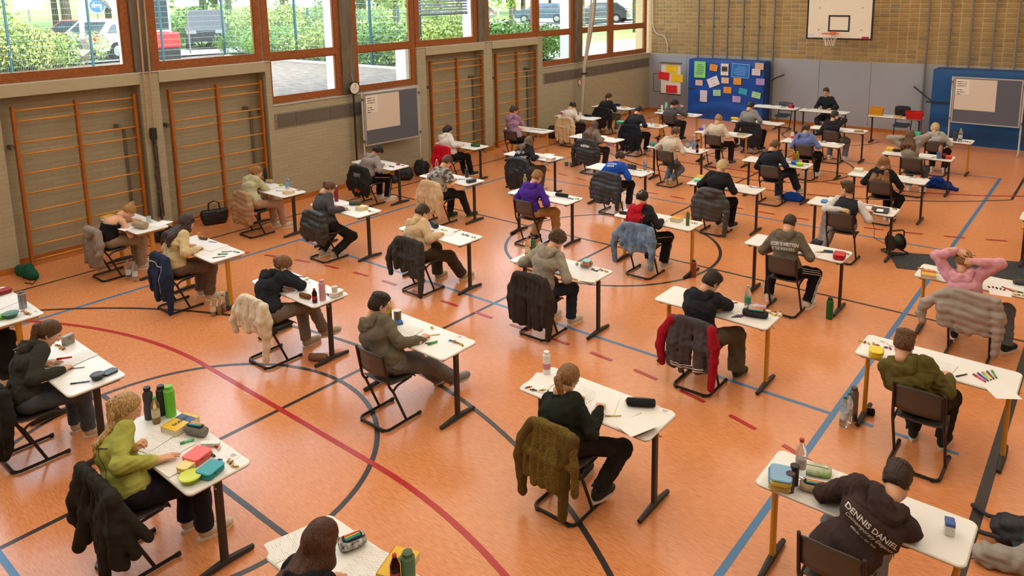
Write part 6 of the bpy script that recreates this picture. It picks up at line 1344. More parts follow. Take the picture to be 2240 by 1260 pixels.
lunchbox(17, 1916, 780, 'yellow quilted pouch', '#d6bc1c', .12, .16, .075, .15, rnd=.045, cat='pouch'); wrap(17, 1901, 752, 'gold wrapped sweet', GO, 5); card(17, 1932, 748); card(17, 1950, 758); wrap(17, 1943, 762, 'purple wrapped sweet', ('#5a3f9a', '#b8433a'), 2); paper(17, 2057, 806, 'printed exam sheet', -.1); paper(17, 2016, 796, 'second printed exam sheet', .05); pencil(17, 2104, 822, 'black ballpoint pen', '#2a2c30', 1.0, .13, .006)
for k, c in enumerate(('#e0284a', '#2f4fb0', '#d8d42a', '#8a3a2a', '#2fae4a')): pencil(17, 2143+8*k, 829-2*k, ('pink', 'blue', 'yellow', 'brown', 'green')[k]+' felt pen', c, -.7-.12*k, .14, .008)
paper(17, 2187, 853, 'blank paper over the desk edge', .6, prt=False); paper(17, 2172, 836, 'tan envelope', .1, .2, .1, False)
bottle(17, 1865, 917, 'tall steel thermos', '#8a7f78', .34, .042, '#54504c', kind='steel', fl=True); bottle(17, 1845, 932, 'clear water bottle', '#dfe9ec', .31, .040, '#2f7f86', lab='#c9d4da', fl=True); bottle(17, 1856, 922, 'second clear water bottle', '#dfe9ec', .31, .040, '#2f7f86', lab='#c9d4da', fl=True); case(17, 1901, 907, 'small black pouch', '#1f1e1f', .10, .08, .07, fl=True, cat='pouch')
book(18, 2031, 605, 'thick yellow and red dictionary', '#dba92a', .16, .20, .05, .2, col2='#c0392e'); wrap(18, 2021, 590, 'gold wrapped sweet', GO, 4); card(18, 2042, 592); wrap(18, 2050, 597, 'green wrapped sweet', GR, 3); bottle(18, 2057, 592, 'pale blue bottle', '#8fb4b8', .2, .034, '#7aa0a4', kind='solid'); wrap(18, 2180, 632, 'brown chocolate sweet', ('#6a3f34', '#a84a44', '#3a2a28'), 5); paper(18, 2185, 640, 'white paper sheet', .2, prt=False)
for k, c in enumerate(('#c83a2a', '#d8b02a', '#2b2a2a')): pencil(18, 2205+9*k, 634+2*k, ('red', 'yellow', 'black')[k]+' felt pen', c, -.6+.2*k, .15, .007)
case(18, 2238, 623, 'dark grey pencil case', '#4a4c50', .2, .09, .06); wrap(18, 2228, 648, 'yellow wrapped sweet', ('#d8d43a', '#9ab83a'), 3)
bottle(19, 1635, 674, 'clear water bottle with green label', '#d6e6ea', .26, .036, '#9ab8d8', lab='#3f8a6a'); case(19, 1652, 692, 'dark open pencil case', '#33343a', .26, .13, .08, .25, True); case(19, 1655, 676, 'white and pink snack bag', '#e6dcd8', .2, .1, .06, .3, pat=mat('pink_bag', '#ece4e0', .5, col2='#c86a74', vscale=10), cat='snack bag'); paper(19, 1600, 673, rot=.05, n=2); pencil(19, 1603, 668, 'red marker', '#c82a34', .8, .12, .008, zo=.02)
for k, c in enumerate(('#2f3440', '#8a4a9a', '#3a6ab0', '#c84a4a')): pencil(19, 1609+6*k, 692, ('black', 'purple', 'blue', 'coral')[k]+' fineliner', c, 1.3, .12, .005)
wrap(19, 1690, 688, 'yellow wrapped sweet', ('#d8c02a', '#c8983a'), 5); wrap(19, 1697, 681, 'gold wrapped sweet', GO, 3)
bottle(20, 1154, 562, 'orange juice bottle with red cap', '#e8c9a0', .27, .034, '#b8402c', liquid='#e0862a', lab='#d8c4a0', kind='glass'); bottle(20, 1167, 560, 'dark green steel bottle', '#35603a', .26, .036, '#1d1f1d', kind='solid'); lunchbox(20, 1147, 577, 'white paper box', '#e3ddcc', .16, .20, .05, .2, rnd=.006, cat='box'); bowl(20, 1155, 575, 'yellow tape roll', '#e0b82a', .04, .025, z=TZ+.055); lunchbox(20, 1283, 582, 'silver tin box', '#8d8f86', .12, .17, .05, .15); lunchbox(20, 1284, 578, 'orange tub with blue lid', '#e2662a', .10, .11, .055, .2, '#8ec8cc', z=TZ+.053); wrap(20, 1301, 592, 'blue wrapped sweet', ('#2d3f9a', '#3a7a6a'), 3); wrap(20, 1320, 593, 'gold wrapped sweet', GO, 4); paper(20, 1288, 607, 'paper over the desk edge', .35); cup(20, 1262, 580, 'grey eraser block', '#a8a8a4', .02, .03)
bottle(21, 1156, 389, 'lime drink bottle', '#d3dfa8', .24, .034, '#c8cf3a', liquid='#b8c84a'); case(21, 1229, 430, 'dark green pencil case', '#27322c', .24, .09, .06, .1); wrap(21, 1247, 435, 'dark wrapped sweet', ('#3a3440', '#8a3a4a', '#4a5a8a'), 4); wrap(21, 1263, 436, 'gold wrapped sweet', GO, 2); paper(21, 1210, 426, rot=.1, n=2)
paper(22, 1445, 479, rot=.05, n=3); case(22, 1367, 468, 'black cloth pouch', '#2a2a2e', .18, .1, .04); book(22, 1481, 483, 'thick yellow and white dictionary', '#dcae20', .14, .19, .06, .1, col2='#e05a3a'); bottle(22, 1504, 493, 'green spray can', '#4a6a3c', .21, .026, '#7a5a44', kind='solid'); wrap(22, 1519, 489, 'gold wrapped sweet', GO, 3); card(22, 1512, 486)
bottle(22, 1517, 606, 'red and silver thermos', '#8a4038', .26, .038, '#23211f', kind='solid', fl=True)
paper(23, 1775, 552, rot=.05, n=2); lunchbox(23, 1836, 565, 'bright red lunch box', '#b3121f', .14, .19, .07, .15); case(23, 1812, 552, 'teal camouflage pouch', '#3a5a58', .12, .06, .03)
for k, c in enumerate(('#d8c22a', '#2fae5a', '#d86a2a')): pencil(23, 1793+6*k, 552, ('yellow', 'green', 'orange')[k]+' highlighter', c, 1.0, .12, .007)
bottle(23, 1814, 697, 'dark green steel bottle', '#12602f', .28, .042, '#1a1c1b', kind='solid', fl=True); wrap(23, 1852, 556, 'gold wrapped sweet', GO, 2)
lunchbox(24, 1803, 442, 'blue plastic case', '#3f86b4', .09, .16, .03, .1, cat='box'); paper(24, 1826, 437, rot=.1); lunchbox(24, 1925, 461, 'black tablet sleeve', '#2b2c2e', .24, .30, .02, .15, rnd=.012, cat='tablet'); paper(24, 1925, 460, 'white note on the sleeve', .15, .16, .09, False, z=TZ+.023); wrap(24, 1957, 458, 'gold wrapped sweet', GO, 2); pencil(24, 1902, 450, 'dark pen', '#2b2d34', .4); card(24, 1948, 466)
bowl(25, 1525, 397, 'mint green tub', '#7fc4a4', .07, .05); book(25, 1531, 390, 'yellow book', '#dcae20', .13, .18, .05); wrap(25, 1640, 409, 'gold wrapped sweet', GO, 2); pencil(25, 1651, 411, 'blue pen', '#3a5fae', .2, .12); card(25, 1658, 410); wrap(25, 1663, 412, 'brown wrapped sweet', ('#8a6a4a',), 2)
lunchbox(26, 1382, 370, 'black flat case', '#2a2d33', .05, .20, .10, 1.4, rnd=.01, cat='box'); bottle(26, 1415, 371, 'clear water bottle', '#dbe4ea', .25, .035, '#c8ccd4', lab='#5a7fc0'); wrap(26, 1398, 373, 'green wrapped sweet', GR, 4); wrap(26, 1418, 376, 'gold wrapped sweet', GO, 2); paper(26, 1372, 374, rot=.1)
lunchbox(27, 1205, 350, 'white paper box', '#ddd8ce', .14, .19, .06, .1, rnd=.004, cat='box'); paper(27, 1196, 340, 'white paper stack', .2, prt=False, n=4); pencil(27, 1186, 346, 'black pen', '#22242a', .5)
bowl(27, 1239, 362, 'blue glass jar', '#5f7f9a', .055, .10, '#4fae7a', fl=True); cup(27, 1250, 363, 'grey snack tub', '#8a8074', .05, .09, fl=True); bottle(27, 1256, 360, 'green glass bottle', '#6a9a3a', .26, .035, '#8a4a34', fl=True); bottle(27, 1263, 362, 'dark red bottle', '#7a2a30', .22, .035, '#2a2a2a', fl=True, kind='solid')
for k in range(5): pencil(28, 1155+9*k, 282+k, ('black', 'dark blue', 'grey', 'teal', 'navy')[k]+' pen', ('#22242a', '#2b3a6a', '#55585e', '#2f6a70', '#1f2a4a')[k], .3+.5*(k % 2), .12)
lunchbox(29, 1222, 249, 'pink and cream tin', '#c83a7a', .12, .14, .09, .2, '#e6ddd4'); cup(29, 1273, 252, 'white cup', '#e6e2de', .04, .09); case(29, 1286, 255, 'black pencil case', '#232228', .24, .09, .06, .1); wrap(29, 1303, 256, 'brown wrapped sweet', ('#8a6a4a', '#6a3f34'), 3)
case(30, 1352, 232, 'navy pencil case', '#232840', .2, .09, .08); book(30, 1366, 236, 'orange book', '#d89a5a', .13, .18, .03); wrap(30, 1381, 236, 'dark wrapped sweet', ('#3a3a44', '#2a2d33'), 3)
pencil(31, 1331, 301, 'black pen', '#22242a', .3); wrap(31, 1346, 303, 'teal wrapped sweet', ('#3f6f7a', '#4a4438'), 2); paper(31, 1315, 299, 'white paper sheet', .1, prt=False)
lunchbox(32, 1360, 270, 'emerald green box', '#189a74', .26, .2, .06, .1, cat='box'); bottle(32, 1426, 273, 'small clear bottle', '#dde6ea', .15, .03, '#d8d8da'); bowl(32, 1437, 277, 'orange and white tub', '#e3d6c0', .07, .05, '#e0a05a'); wrap(32, 1450, 274, 'red wrapped sweet', MX, 2)
bottle(33, 1457, 244, 'mint green bottle', '#7fc4a8', .27, .036, '#8fd0b4', kind='solid'); bottle(33, 1448, 245, 'white lotion bottle', '#dcd8cc', .2, .03, '#d0c8b8', kind='solid'); lunchbox(33, 1440, 244, 'green and white tub', '#8ab09a', .10, .14, .06, .2); paper(33, 1497, 250, rot=.1); pencil(33, 1512, 252, 'blue pen', '#2b3a7a', .4); paper(33, 1436, 248, 'pink folded card', .2, .12, .09, False)
case(34, 1431, 320, 'colourful patterned pencil case', '#5a3f8a', .20, .10, .10, .2, pat=mat('colour_pattern', '#4a2f8a', .8, col2='#4fae5a', vscale=40)); bottle(34, 1441, 312, 'small cola bottle', '#3a1a14', .16, .028, '#7a3a5a', lab='#8a2a3a'); bottle(34, 1518, 327, 'large water bottle', '#dbe6ec', .32, .042, '#c8d0d8', lab='#5a9ac8'); bottle(34, 1525, 334, 'cola bottle with red cap', '#2f1712', .22, .030, '#b8242c', lab='#a8242a'); t_ = thing('desk_clock', 'round grey desk clock on the desk of the '+WHO[34], 'clock', loc_of(1504, 323, False, None), .3, GRP); MB().cyl((0, -.012, .07), (0, .012, .07), .065, n=20).build('clock_case', plastic('#5f666c'), t_, smooth=True); MB().cyl((0, -.014, .07), (0, -.0125, .07), .052, n=20).build('dial', plastic('#aab0b4'), t_); MB().box((0, -.016, .085), (.004, .002, .034)).build('hand', M_INK, t_); MB().box((0, 0, .004), (.06, .04, .008)).build('foot', plastic('#5f666c'), t_); paper(34, 1450, 316, 'cream paper sheet', .1, prt=False); wrap(34, 1540, 329, 'gold wrapped sweet', GO, 2)
case(35, 1531, 285, 'purple pouch', '#6a4a9a', .12, .07, .07); book(35, 1621, 297, 'grey book with yellow tab', '#8a857c', .15, .2, .05, .1, col2='#dcae20'); paper(35, 1602, 292, rot=.1, n=2); wrap(35, 1634, 295, 'dark wrapped sweet', ('#4a4438', '#8a6a4a'), 2); cup(35, 1540, 277, 'patterned cup', '#c8c0bc', .045, .13)
case(36, 1603, 262, 'yellow pouch', '#e0bc24', .2, .08, .08, .1, cat='pouch'); case(36, 1615, 264, 'orange pouch', '#d8844a', .12, .06, .05, cat='pouch'); paper(36, 1665, 268, rot=.1); wrap(36, 1700, 268, 'gold wrapped sweet', GO, 2); pencil(36, 1692, 267, 'black pen', '#22242a', .2)
bottle(37, 1733, 307, 'red and white drink bottle', '#d8d4d4', .2, .04, '#b8b4b4', lab='#c83a4a', kind='solid'); wrap(37, 1802, 312, 'dark wrapped sweet', ('#3a3a30', '#2a2d33'), 4); paper(37, 1822, 313, 'yellow paper note', .2, .2, .1, False); wrap(37, 1838, 316, 'gold wrapped sweet', GO, 3); paper(37, 1795, 315, rot=.1)
paper(38, 1868, 285, 'open white booklet', .2, prt=False, n=3); case(38, 1879, 289, 'tan pencil case', '#a8946a', .22, .08, .05); paper(38, 1850, 290, rot=.3); paper(38, 1782, 280, 'white exam sheet', .1, prt=False)
bottle(39, 1737, 353, 'yellow juice bottle', '#e8d23a', .22, .034, '#d8d42a', liquid='#d8c02a', lab='#d84a3a'); bottle(39, 1744, 354, 'lime green bottle', '#c8dc6a', .22, .034, '#9ad03a', liquid='#b0cc3a'); cup(39, 1723, 354, 'white plastic cup', '#e3e3e0', .035, .08); lunchbox(39, 1738, 359, 'blue lunch box', '#2f66b8', .12, .16, .06); bowl(39, 1750, 363, 'lime green bowl', '#9ac82a', .075, .06); wrap(39, 1765, 361, 'gold wrapped sweet', GO, 2); pencil(39, 1727, 358, 'black pen', '#22242a', .3)
book(40, 1878, 375, 'white and yellow dictionary', '#e8e4da', .15, .2, .06, .1, col2='#e0b41e'); pencil(40, 1998, 389, 'blue pen', '#2b4a8a', .2); card(40, 2012, 389); wrap(40, 2022, 390, 'gold wrapped sweet', GO, 3)
lunchbox(41, 1947, 329, 'yellow card box', '#e0b62a', .14, .18, .06, .1, cat='box'); cup(41, 2052, 347, 'blue drink can', '#3f7fb0', .033, .13, cat='can', nm='can'); bottle(41, 2056, 346, 'dusty pink steel bottle', '#b88078', .27, .036, '#a87068', kind='solid'); bottle(41, 2063, 347, 'dark cola bottle', '#2f1914', .23, .034, '#d8d4d0', lab='#6a3a34'); lunchbox(41, 2074, 347, 'red lunch box', '#d2402e', .13, .15, .06); paper(41, 2022, 341, rot=.1); case(41, 1962, 332, 'black pencil case', '#2a2a2c', .14, .08, .06); pencil(41, 2042, 345, 'black pen', '#22242a', 1.2)
bottle(42, 2089, 308, 'dark patterned thermos', '#4a4448', .24, .042, '#1f1f22', kind='solid'); bottle(42, 2100, 310, 'water bottle with green cap', '#dfe8ea', .30, .042, '#4fae4a', lab='#c0ccc8'); lunchbox(42, 2007, 297, 'mint green tub', '#2fa88a', .12, .16, .09); wrap(42, 2112, 310, 'dark wrapped sweet', ('#3a3a30', '#55504a'), 3); wrap(42, 2120, 312, 'gold wrapped sweet', GO, 2)
# front tables
FT = ' on the front table'; SP = ' on the crate table'
paper(FT, 1676, 231, 'orange folder', .1, .32, .22, False); paper(FT, 1700, 233, 'white exam papers', .1, n=3); paper(FT, 1790, 240, 'open exam list', .2, n=2); paper(FT, 1815, 241, 'second exam list', -.1); pencil(FT, 1713, 235, 'green and red marker', '#2f7a4a', .3, .14, .01)
lunchbox(FT, 1729, 236, 'red tape dispenser', '#c82a3a', .12, .14, .09, .2, cat='tape dispenser'); lunchbox(FT, 1735, 237, 'small black stamp', '#2a2628', .05, .06, .1, .2, cat='stamp'); pencil(FT, 1769, 239, 'black marker', '#22242a', .3)
def crate(px, py, d, col, w, l, h, open_=True):
    t = thing('crate', d+SP, 'crate', loc_of(px, py, False, None), .05); m = plastic(col, .4); b = MB()
    b.box((0, 0, .006), (w*.9, l*.9, .012))
    for s in (-1, 1):
        b.add([(s*w*.45, -l*.45, 0), (s*w*.45, l*.45, 0), (s*w*.5, l*.5, h), (s*w*.5, -l*.5, h)], [(0, 1, 2, 3)]); b.add([(-w*.45, s*l*.45, 0), (w*.45, s*l*.45, 0), (w*.5, s*l*.5, h), (-w*.5, s*l*.5, h)], [(0, 1, 2, 3)])
    b.build('crate_body', m, t); r_ = MB()
    for s in (-1, 1): r_.box((s*w*.505, 0, h-.01), (.02, l*1.02, .02)); r_.box((0, s*l*.505, h-.01), (w*1.02, .02, .02))
    r_.build('rim', m, t)
    for z_ in (h*.3, h*.6): MB().box((0, -l*.485-.004, z_), (w*.9, .008, .012)).build('rib', plastic(hue(col, .85)), t)
crate(1917, 252, 'yellow plastic crate', '#d99a1e', .33, .24, .22); crate(2000, 260, 'bright red plastic crate', '#c8141e', .40, .28, .20); case(SP, 1974, 254, 'black handbag', '#2c2b2c', .38, .16, .28, .05, cat='bag'); book(SP, 1964, 257, 'yellow book', '#dcb040', .16, .22, .04)
# ---------------------------------------------------------------- bags on the floor
def sack(name, label, cat, px, py, prims, m, parts=(), amp=.012, res=.016, wl=.09, rz=0.):
    q = at(px, py, 0.); t = thing(name, label, cat, (q[0], q[1], 0), rz); V, Q = field_mesh(prims, res, folds(int(px+py), amp, wl), cuts=[(np.array([0, 0, .002]), np.array([0, 0, -1.0]))])
    link('bag_body', mkmesh('bag_body', V, Q, m, True), t)
    for nm, path, r, mm in parts: MB().tube(path, r, 7).build(nm, mm, t, smooth=True)
    return t
LB = mat('black_leather', '#1d1c1d', .4, var=.15, bump=.15); NY = mat('black_nylon', '#23242a', .6, var=.12, bump=.2)
def backpack(px, py, lab, w=.17, h=.40, rz=0., m=None):
    return sack('backpack', lab, 'backpack', px, py, [cone((-w*.55, 0, .12), (w*.55, 0, .12), .12, .12, .06), cone((-w*.45, 0, h-.14), (w*.45, 0, h-.14), .11, .11, .08), cone((0, -.10, .12), (0, -.09, h*.5), .07, .06, .04)], m or NY, [('strap', [(-.08, .10, h-.06), (-.12, .17, h*.5), (-.09, .11, .1)], .014, M_INK), ('strap', [(.08, .10, h-.06), (.12, .17, h*.5), (.09, .11, .1)], .014, M_INK), ('handle', [(-.04, .03, h-.05), (0, .03, h+.02), (.04, .03, h-.05)], .009, M_INK)], rz=rz)
sack('handbag', 'black leather handbag with two handles beside the wall bars', 'handbag', 471, 490, [cone((-.15, 0, .07), (.15, 0, .07), .07, .07, .06), cone((-.18, 0, .16), (.18, 0, .16), .065, .065, .08), cone((-.2, 0, .25), (.2, 0, .25), .045, .045, .08)], LB, [('handle', [(-.10, -.04, .28), (-.09, -.05, .42), (0, -.05, .46), (.09, -.05, .42), (.10, -.04, .28)], .009, LB), ('handle', [(-.10, .04, .28), (-.09, .05, .40), (0, .05, .44), (.09, .05, .40), (.10, .04, .28)], .009, LB)], .006, rz=1.2)
sack('shoulder_bag', 'dark slouching shoulder bag behind the cream knit jumper', 'bag', 362, 528, [cone((-.14, 0, .11), (.14, 0, .11), .12, .11, .05), cone((-.1, 0, .24), (.12, 0, .22), .08, .07, .06)], LB, [('strap', [(-.15, 0, .25), (0, -.12, .34), (.15, 0, .24)], .012, LB)], rz=.5)
sack('gym_bag', 'dark green cloth gym bag lying by the wall', 'bag', 60, 606, [cone((-.22, 0, .06), (.20, .02, .07), .09, .08, .05), cone((-.05, .05, .12), (.12, 0, .13), .07, .06, .05)], cloth('#1f5746'), [('drawstring', [(.2, .0, .12), (.34, .05, .06), (.42, -.06, .012), (.28, -.12, .012)], .008, cloth('#1a4a3c'))], .018)
backpack(922, 384, 'black backpack standing beside the first pinboard'); backpack(884, 393, 'black square rucksack under the desk of the curls', .2, .34, .4)
sack('messenger_bag', 'flat black messenger bag under the desk of the black curls', 'bag', 852, 399, [cone((-.16, 0, .06), (.16, 0, .06), .07, .07, .04), cone((-.14, 0, .13), (.14, 0, .13), .05, .05, .04)], NY, rz=.3)
backpack(1212, 302, 'black backpack left of the cream teddy coat', rz=.4); backpack(1268, 292, 'black backpack right of the cream teddy coat', rz=-.3)
sack('crumpled_jacket', 'royal blue jacket crumpled on the floor by a desk leg', 'jacket', 2053, 412, [cone((-.2, 0, .07), (.15, .03, .08), .10, .09, .05), cone((-.1, .06, .15), (.05, .02, .16), .08, .07, .04), cone((.12, -.02, .06), (.36, -.04, .04), .07, .035, .03)], cloth('#17398c'), (), .024, .016, .07)
sack('drawstring_bag', 'blue drawstring bag lying under a desk', 'bag', 1736, 440, [cone((-.14, 0, .06), (.13, .03, .06), .09, .07, .05), cone((-.04, 0, .12), (.06, .03, .12), .07, .06, .05)], cloth('#1b459c'), [('drawstring', [(-.15, .0, .1), (-.28, -.04, .02), (-.34, .05, .012), (-.2, .1, .012)], .006, M_INK)], .018, .016, .07)
q = at(2215, 1200, 0.0)
sack('rucksack', 'black rucksack with loose straps lying beside the dark line', 'rucksack', 2232, 1196, [cone((-.08, 0, .10), (.25, .05, .10), .12, .12, .06), cone((.05, -.18, .07), (.3, -.22, .08), .08, .09, .05)], NY, [('strap', [(-.12, .12, .10), (-.24, .20, .03), (-.36, .30, .012)], .016, M_INK), ('strap', [(-.1, -.1, .08), (-.25, -.08, .05), (-.30, -.02, .03)], .018, M_INK)], .014)
sack('grey_sweater', 'light grey sweater bundled under the black rucksack', 'sweater', 2228, 1258, [cone((-.2, 0, .06), (.2, .1, .06), .09, .09, .05), cone((.05, .12, .1), (.25, .16, .1), .08, .08, .05)], cloth('#9a948d'), (), .018)
# ---------------------------------------------------------------- rubber mat, cable reel, lead
rm_ = MB(); pts = [(10.50, 12.66), (10.78, 11.97), (13.6, 12.95), (13.4, 13.80), (11.2, 12.98)]
rm_.add([(x, y, 0) for x, y in pts]+[(x, y, .008) for x, y in pts], [(4, 3, 2, 1, 0), (5, 6, 7, 8, 9)]+[(i, (i+1) % 5, 5+(i+1) % 5, 5+i) for i in range(5)])
o = rm_.build('rubber_mat', mat('ribbed_rubber', '#26292b', .75, col2='#3d4245', vscale=6, bump=.6, bscale=30, stretch=(8, 1.5, 1)), loc=(0, 0, .002)); tag(o, 'dark ribbed rubber mat on the orange floor', 'mat')
q = at(1957, 553, 0.0); t = thing('cable_reel', 'black cable reel with metal stand on the rubber mat', 'cable reel', (q[0], q[1], .011), .9)
for s in (-.09, .09): MB().cyl((s-.006, 0, .17), (s+.006, 0, .17), .13, n=22).build('flange', mat('reel_black', '#202122', .5), t, smooth=True)
MB().cyl((-.085, 0, .17), (.085, 0, .17), .095, n=18).build('cable_winding', mat('cable_black', '#2b2d26', .6, var=.3, vscale=20, stretch=(40, 1, 1)), t, smooth=True)
MB().tube(rounded_path([(-.15, -.14, .012), (-.15, .14, .012), (.15, .14, .012), (.15, -.14, .012), (-.15, -.14, .012)], .03), .011, 7).build('stand', M_GLIDE, t, smooth=True)
MB().tube(rounded_path([(-.15, 0, .012), (-.15, 0, .36), (.15, 0, .36), (.15, 0, .012)], .05), .011, 7).build('carry_frame', M_GLIDE, t, smooth=True); MB().tube([(-.08, 0, .362), (.08, 0, .362)], .017, 8).build('grip', mat('grip_olive', '#4c4a34', .7), t)
P_ = [at(1905, 475, .70), at(1913, 500, .35), at(1912, 520, .01), at(1930, 530, .01), at(1945, 538, .02)]
o = MB().tube([np.array(v) for v in P_], .0045, 6).build('power_cable', M_INK); tag(o, 'thin black power cable running from the desk to the reel', 'cable')
# ---------------------------------------------------------------- blue mats leaning on the back wall
M_MATB = mat('mat_blue', '#0f4aa0', .42, var=.10, vscale=2.5, bump=.25, bscale=5); M_MATD = mat('mat_blue_side', '#0d3f86', .5, var=.08)
M_MATG = mat('mat_petrol', '#0f4d86', .42, var=.10, vscale=2.5, bump=.25, bscale=5)
def big_mat(x0, x1, y0, y1, h, label, m, sag=.0, seed=1):
    t = thing('gym_mat', label, 'mat', ((x0+x1)/2, (y0+y1)/2, 0)); w = x1-x0; d = y1-y0; V = []; Fs = []; n, k = 30, 24; rg = np.random.default_rng(seed)
    for j in range(k+1):
        for i in range(n+1):
            u = i/n*2-1; v = j/k; e = (1-abs(u)**8)*(1-abs(2*v-1)**8)
            f = .034*math.sin(7*(v+.16*u*u)*math.pi)*max(0, 1-v*1.5)+(.003*math.sin(3*u+9*v+seed)+.002*math.sin(11*u-5*v))
            V.append((u*w/2, -d/2-.035*e+f*e-.03*(1-v)*sag, h*v))
    for j in range(k):
        for i in range(n): a = j*(n+1)+i; Fs.append((a, a+1, a+n+2, a+n+1))
    link('front_cover', mkmesh('front_cover', V, Fs, m, True), t)
    b = MB().rbox((0, .02, h/2), (w, d-.04, h), .04, 3); b.build('core', M_MATD, t)
    return t
mt = big_mat(1.86, 4.42, 22.95, 23.50, 1.97, 'large royal blue crash mat pinned with coloured papers', M_MATB, 1, 2)
MB().box((0, -.31, .98), (2.58, .012, .03)).build('strap', M_INK, mt)
mt2 = big_mat(9.12, 12.2, 22.85, 23.5, 2.0, 'large petrol blue crash mat behind the right pinboard', M_MATG, 1, 5)
MB().tube([(1.26, .0, 1.25), (1.5, .15, 1.45), (1.72, .26, 1.55)], .022, 6).build('strap', M_INK, mt); MB().tube([(-1.5, -.3, 1.1), (-1.75, .0, 1.2), (-2.1, .26, 1.42)], .022, 6).build('strap', M_INK, mt2); MB().box((-1.3, -.37, 1.1), (.7, .012, .05)).build('strap', M_INK, mt2)
def wall_sheet(px, py, y, w, h, col, d, rot=0., ink=None, grp='papers pinned on the blue mat', lines=3, tx=None):
    q = at(px, py, y, 1); t = thing('paper_note', d, 'paper', (q[0], y, q[2]), 0, grp); t.rotation_euler = (0, rot, 0)
    MB().box((0, 0, 0), (w, .003, h)).build('sheet', mat('note_'+col, col, .85), t); c = MB(); rg = random.Random(int(px))
    for k in range(lines): c.box((rg.uniform(-.05, .05)*w, -.0022, h*(.28-.56*k/max(1, lines-1))), (w*rg.uniform(.35, .75), .001, h*.035))
    if lines: c.build('writing', mat('ink_'+(ink or '#4a4a4a'), ink or '#5a5348', .8), t)['kind'] = 'stuff'
    if tx: 
        for k, s_ in enumerate(tx): link('lettering', text_mesh(s_, h*.13, M_INK), t, (0, -.004, h*(.36-.22*k)), (math.pi/2, 0, 0))
    return t
YM = 22.884; PK = ' on the blue mat'
wall_sheet(1531, 152, YM, .40, .54, '#8fdc7c', 'large green handwritten poster'+PK, ink='#2f5a3a', lines=6); wall_sheet(1561, 148, YM, .26, .21, '#e8983a', 'orange note beside the green poster'+PK, .12); wall_sheet(1585, 152, YM, .26, .38, '#e4dcd6', 'white sheet with black square'+PK, lines=0); wall_sheet(1585, 151, YM-.006, .19, .16, '#2f3330', 'black square picture on the white sheet'+PK, ink='#c9c05a', lines=2)
wall_sheet(1661, 145, YM, .27, .20, '#e0b394', 'peach note at the top corner'+PK, 0.02); wall_sheet(1654, 158, YM-.004, .27, .20, '#dcd0d4', 'white typed note under the peach note'+PK, 0.02); wall_sheet(1529, 181, YM, .25, .18, '#e6c8b4', 'pale peach note under the green poster'+PK); wall_sheet(1560, 179, YM-.004, .38, .30, '#e6e0ea', 'white sheet with coloured drawings'+PK, -.42, ink='#7a5a8a', lines=2)
wall_sheet(1586, 176, YM, .25, .19, '#e2bfa6', 'pale peach note below the white sheet'+PK); wall_sheet(1613, 178, YM, .26, .21, '#e8992c', 'orange note under the blue foil'+PK); wall_sheet(1663, 179, YM, .27, .20, '#a994d0', 'lilac note beside the strap'+PK); wall_sheet(1539, 210, YM, .25, .38, '#d6cce2', 'tall pale lilac sheet'+PK, lines=0); wall_sheet(1568, 203, YM, .26, .20, '#a6d8a8', 'mint green note'+PK, -.05); wall_sheet(1591, 197, YM, .26, .20, '#e8992c', 'orange note below the strap'+PK); wall_sheet(1625, 200, YM, .27, .19, '#35a8cc', 'turquoise note'+PK, .14); wall_sheet(1611, 217, YM, .27, .20, '#b7a4da', 'lilac note at the bottom'+PK, .02); wall_sheet(1654, 208, YM, .28, .19, '#a8d8a2', 'light green tilted note'+PK, .16)
t = wall_sheet(1620, 155, YM-.002, .58, .44, '#2a6fc4', 'large blue transparent foil map'+PK, .04, ink='#7ab0e4', lines=6); fr_ = MB()
for s in (-1, 1): fr_.box((s*.285, -.003, 0), (.02, .003, .44)); fr_.box((0, -.003, s*.215), (.58, .003, .02))
fr_.build('tape_border', mat('tape_clear', '#86aede', .4), t)
# flip chart in the corner
q = at(1468, 225, 23.0, 1); t = thing('flip_chart', 'white flip chart on a single stand in the corner', 'flip chart', (1.20, 22.95, 0)); MB().rbox((0, 0, 1.27), (.74, .03, 1.06), .01, 1).build('board', mat('board_white', '#e0dcd4', .5), t); MB().box((0, -.03, 1.80), (.80, .06, .05)).build('clamp', M_METAL, t); MB().box((0, -.03, .735), (.76, .06, .03)).build('pen_tray', M_DARKMET, t); MB().tube([(0, .04, .06), (0, .04, 1.7)], .022, 8).build('column', mat('column_rose', '#b78a80', .5), t)
for a in range(5): MB().tube([(0, .04, .08), (.3*math.cos(a*1.257), .04+.3*math.sin(a*1.257), .02)], .015, 6).build('base_leg', M_DARKMET, t)
for px, py, c, d, r_ in ((1469, 151, '#f0c81e', 'upper yellow card', 0.02), (1452, 166, '#d8282c', 'left red card', .10), (1481, 171, '#f0c81e', 'lower yellow card', 0.03), (1469, 195, '#d8282c', 'bottom red card', -.02)): wall_sheet(px, py, 22.925, .42, .26, c, d+' pinned on the flip chart', r_, ink=hue(c, .7), grp='cards on the flip chart', lines=2)
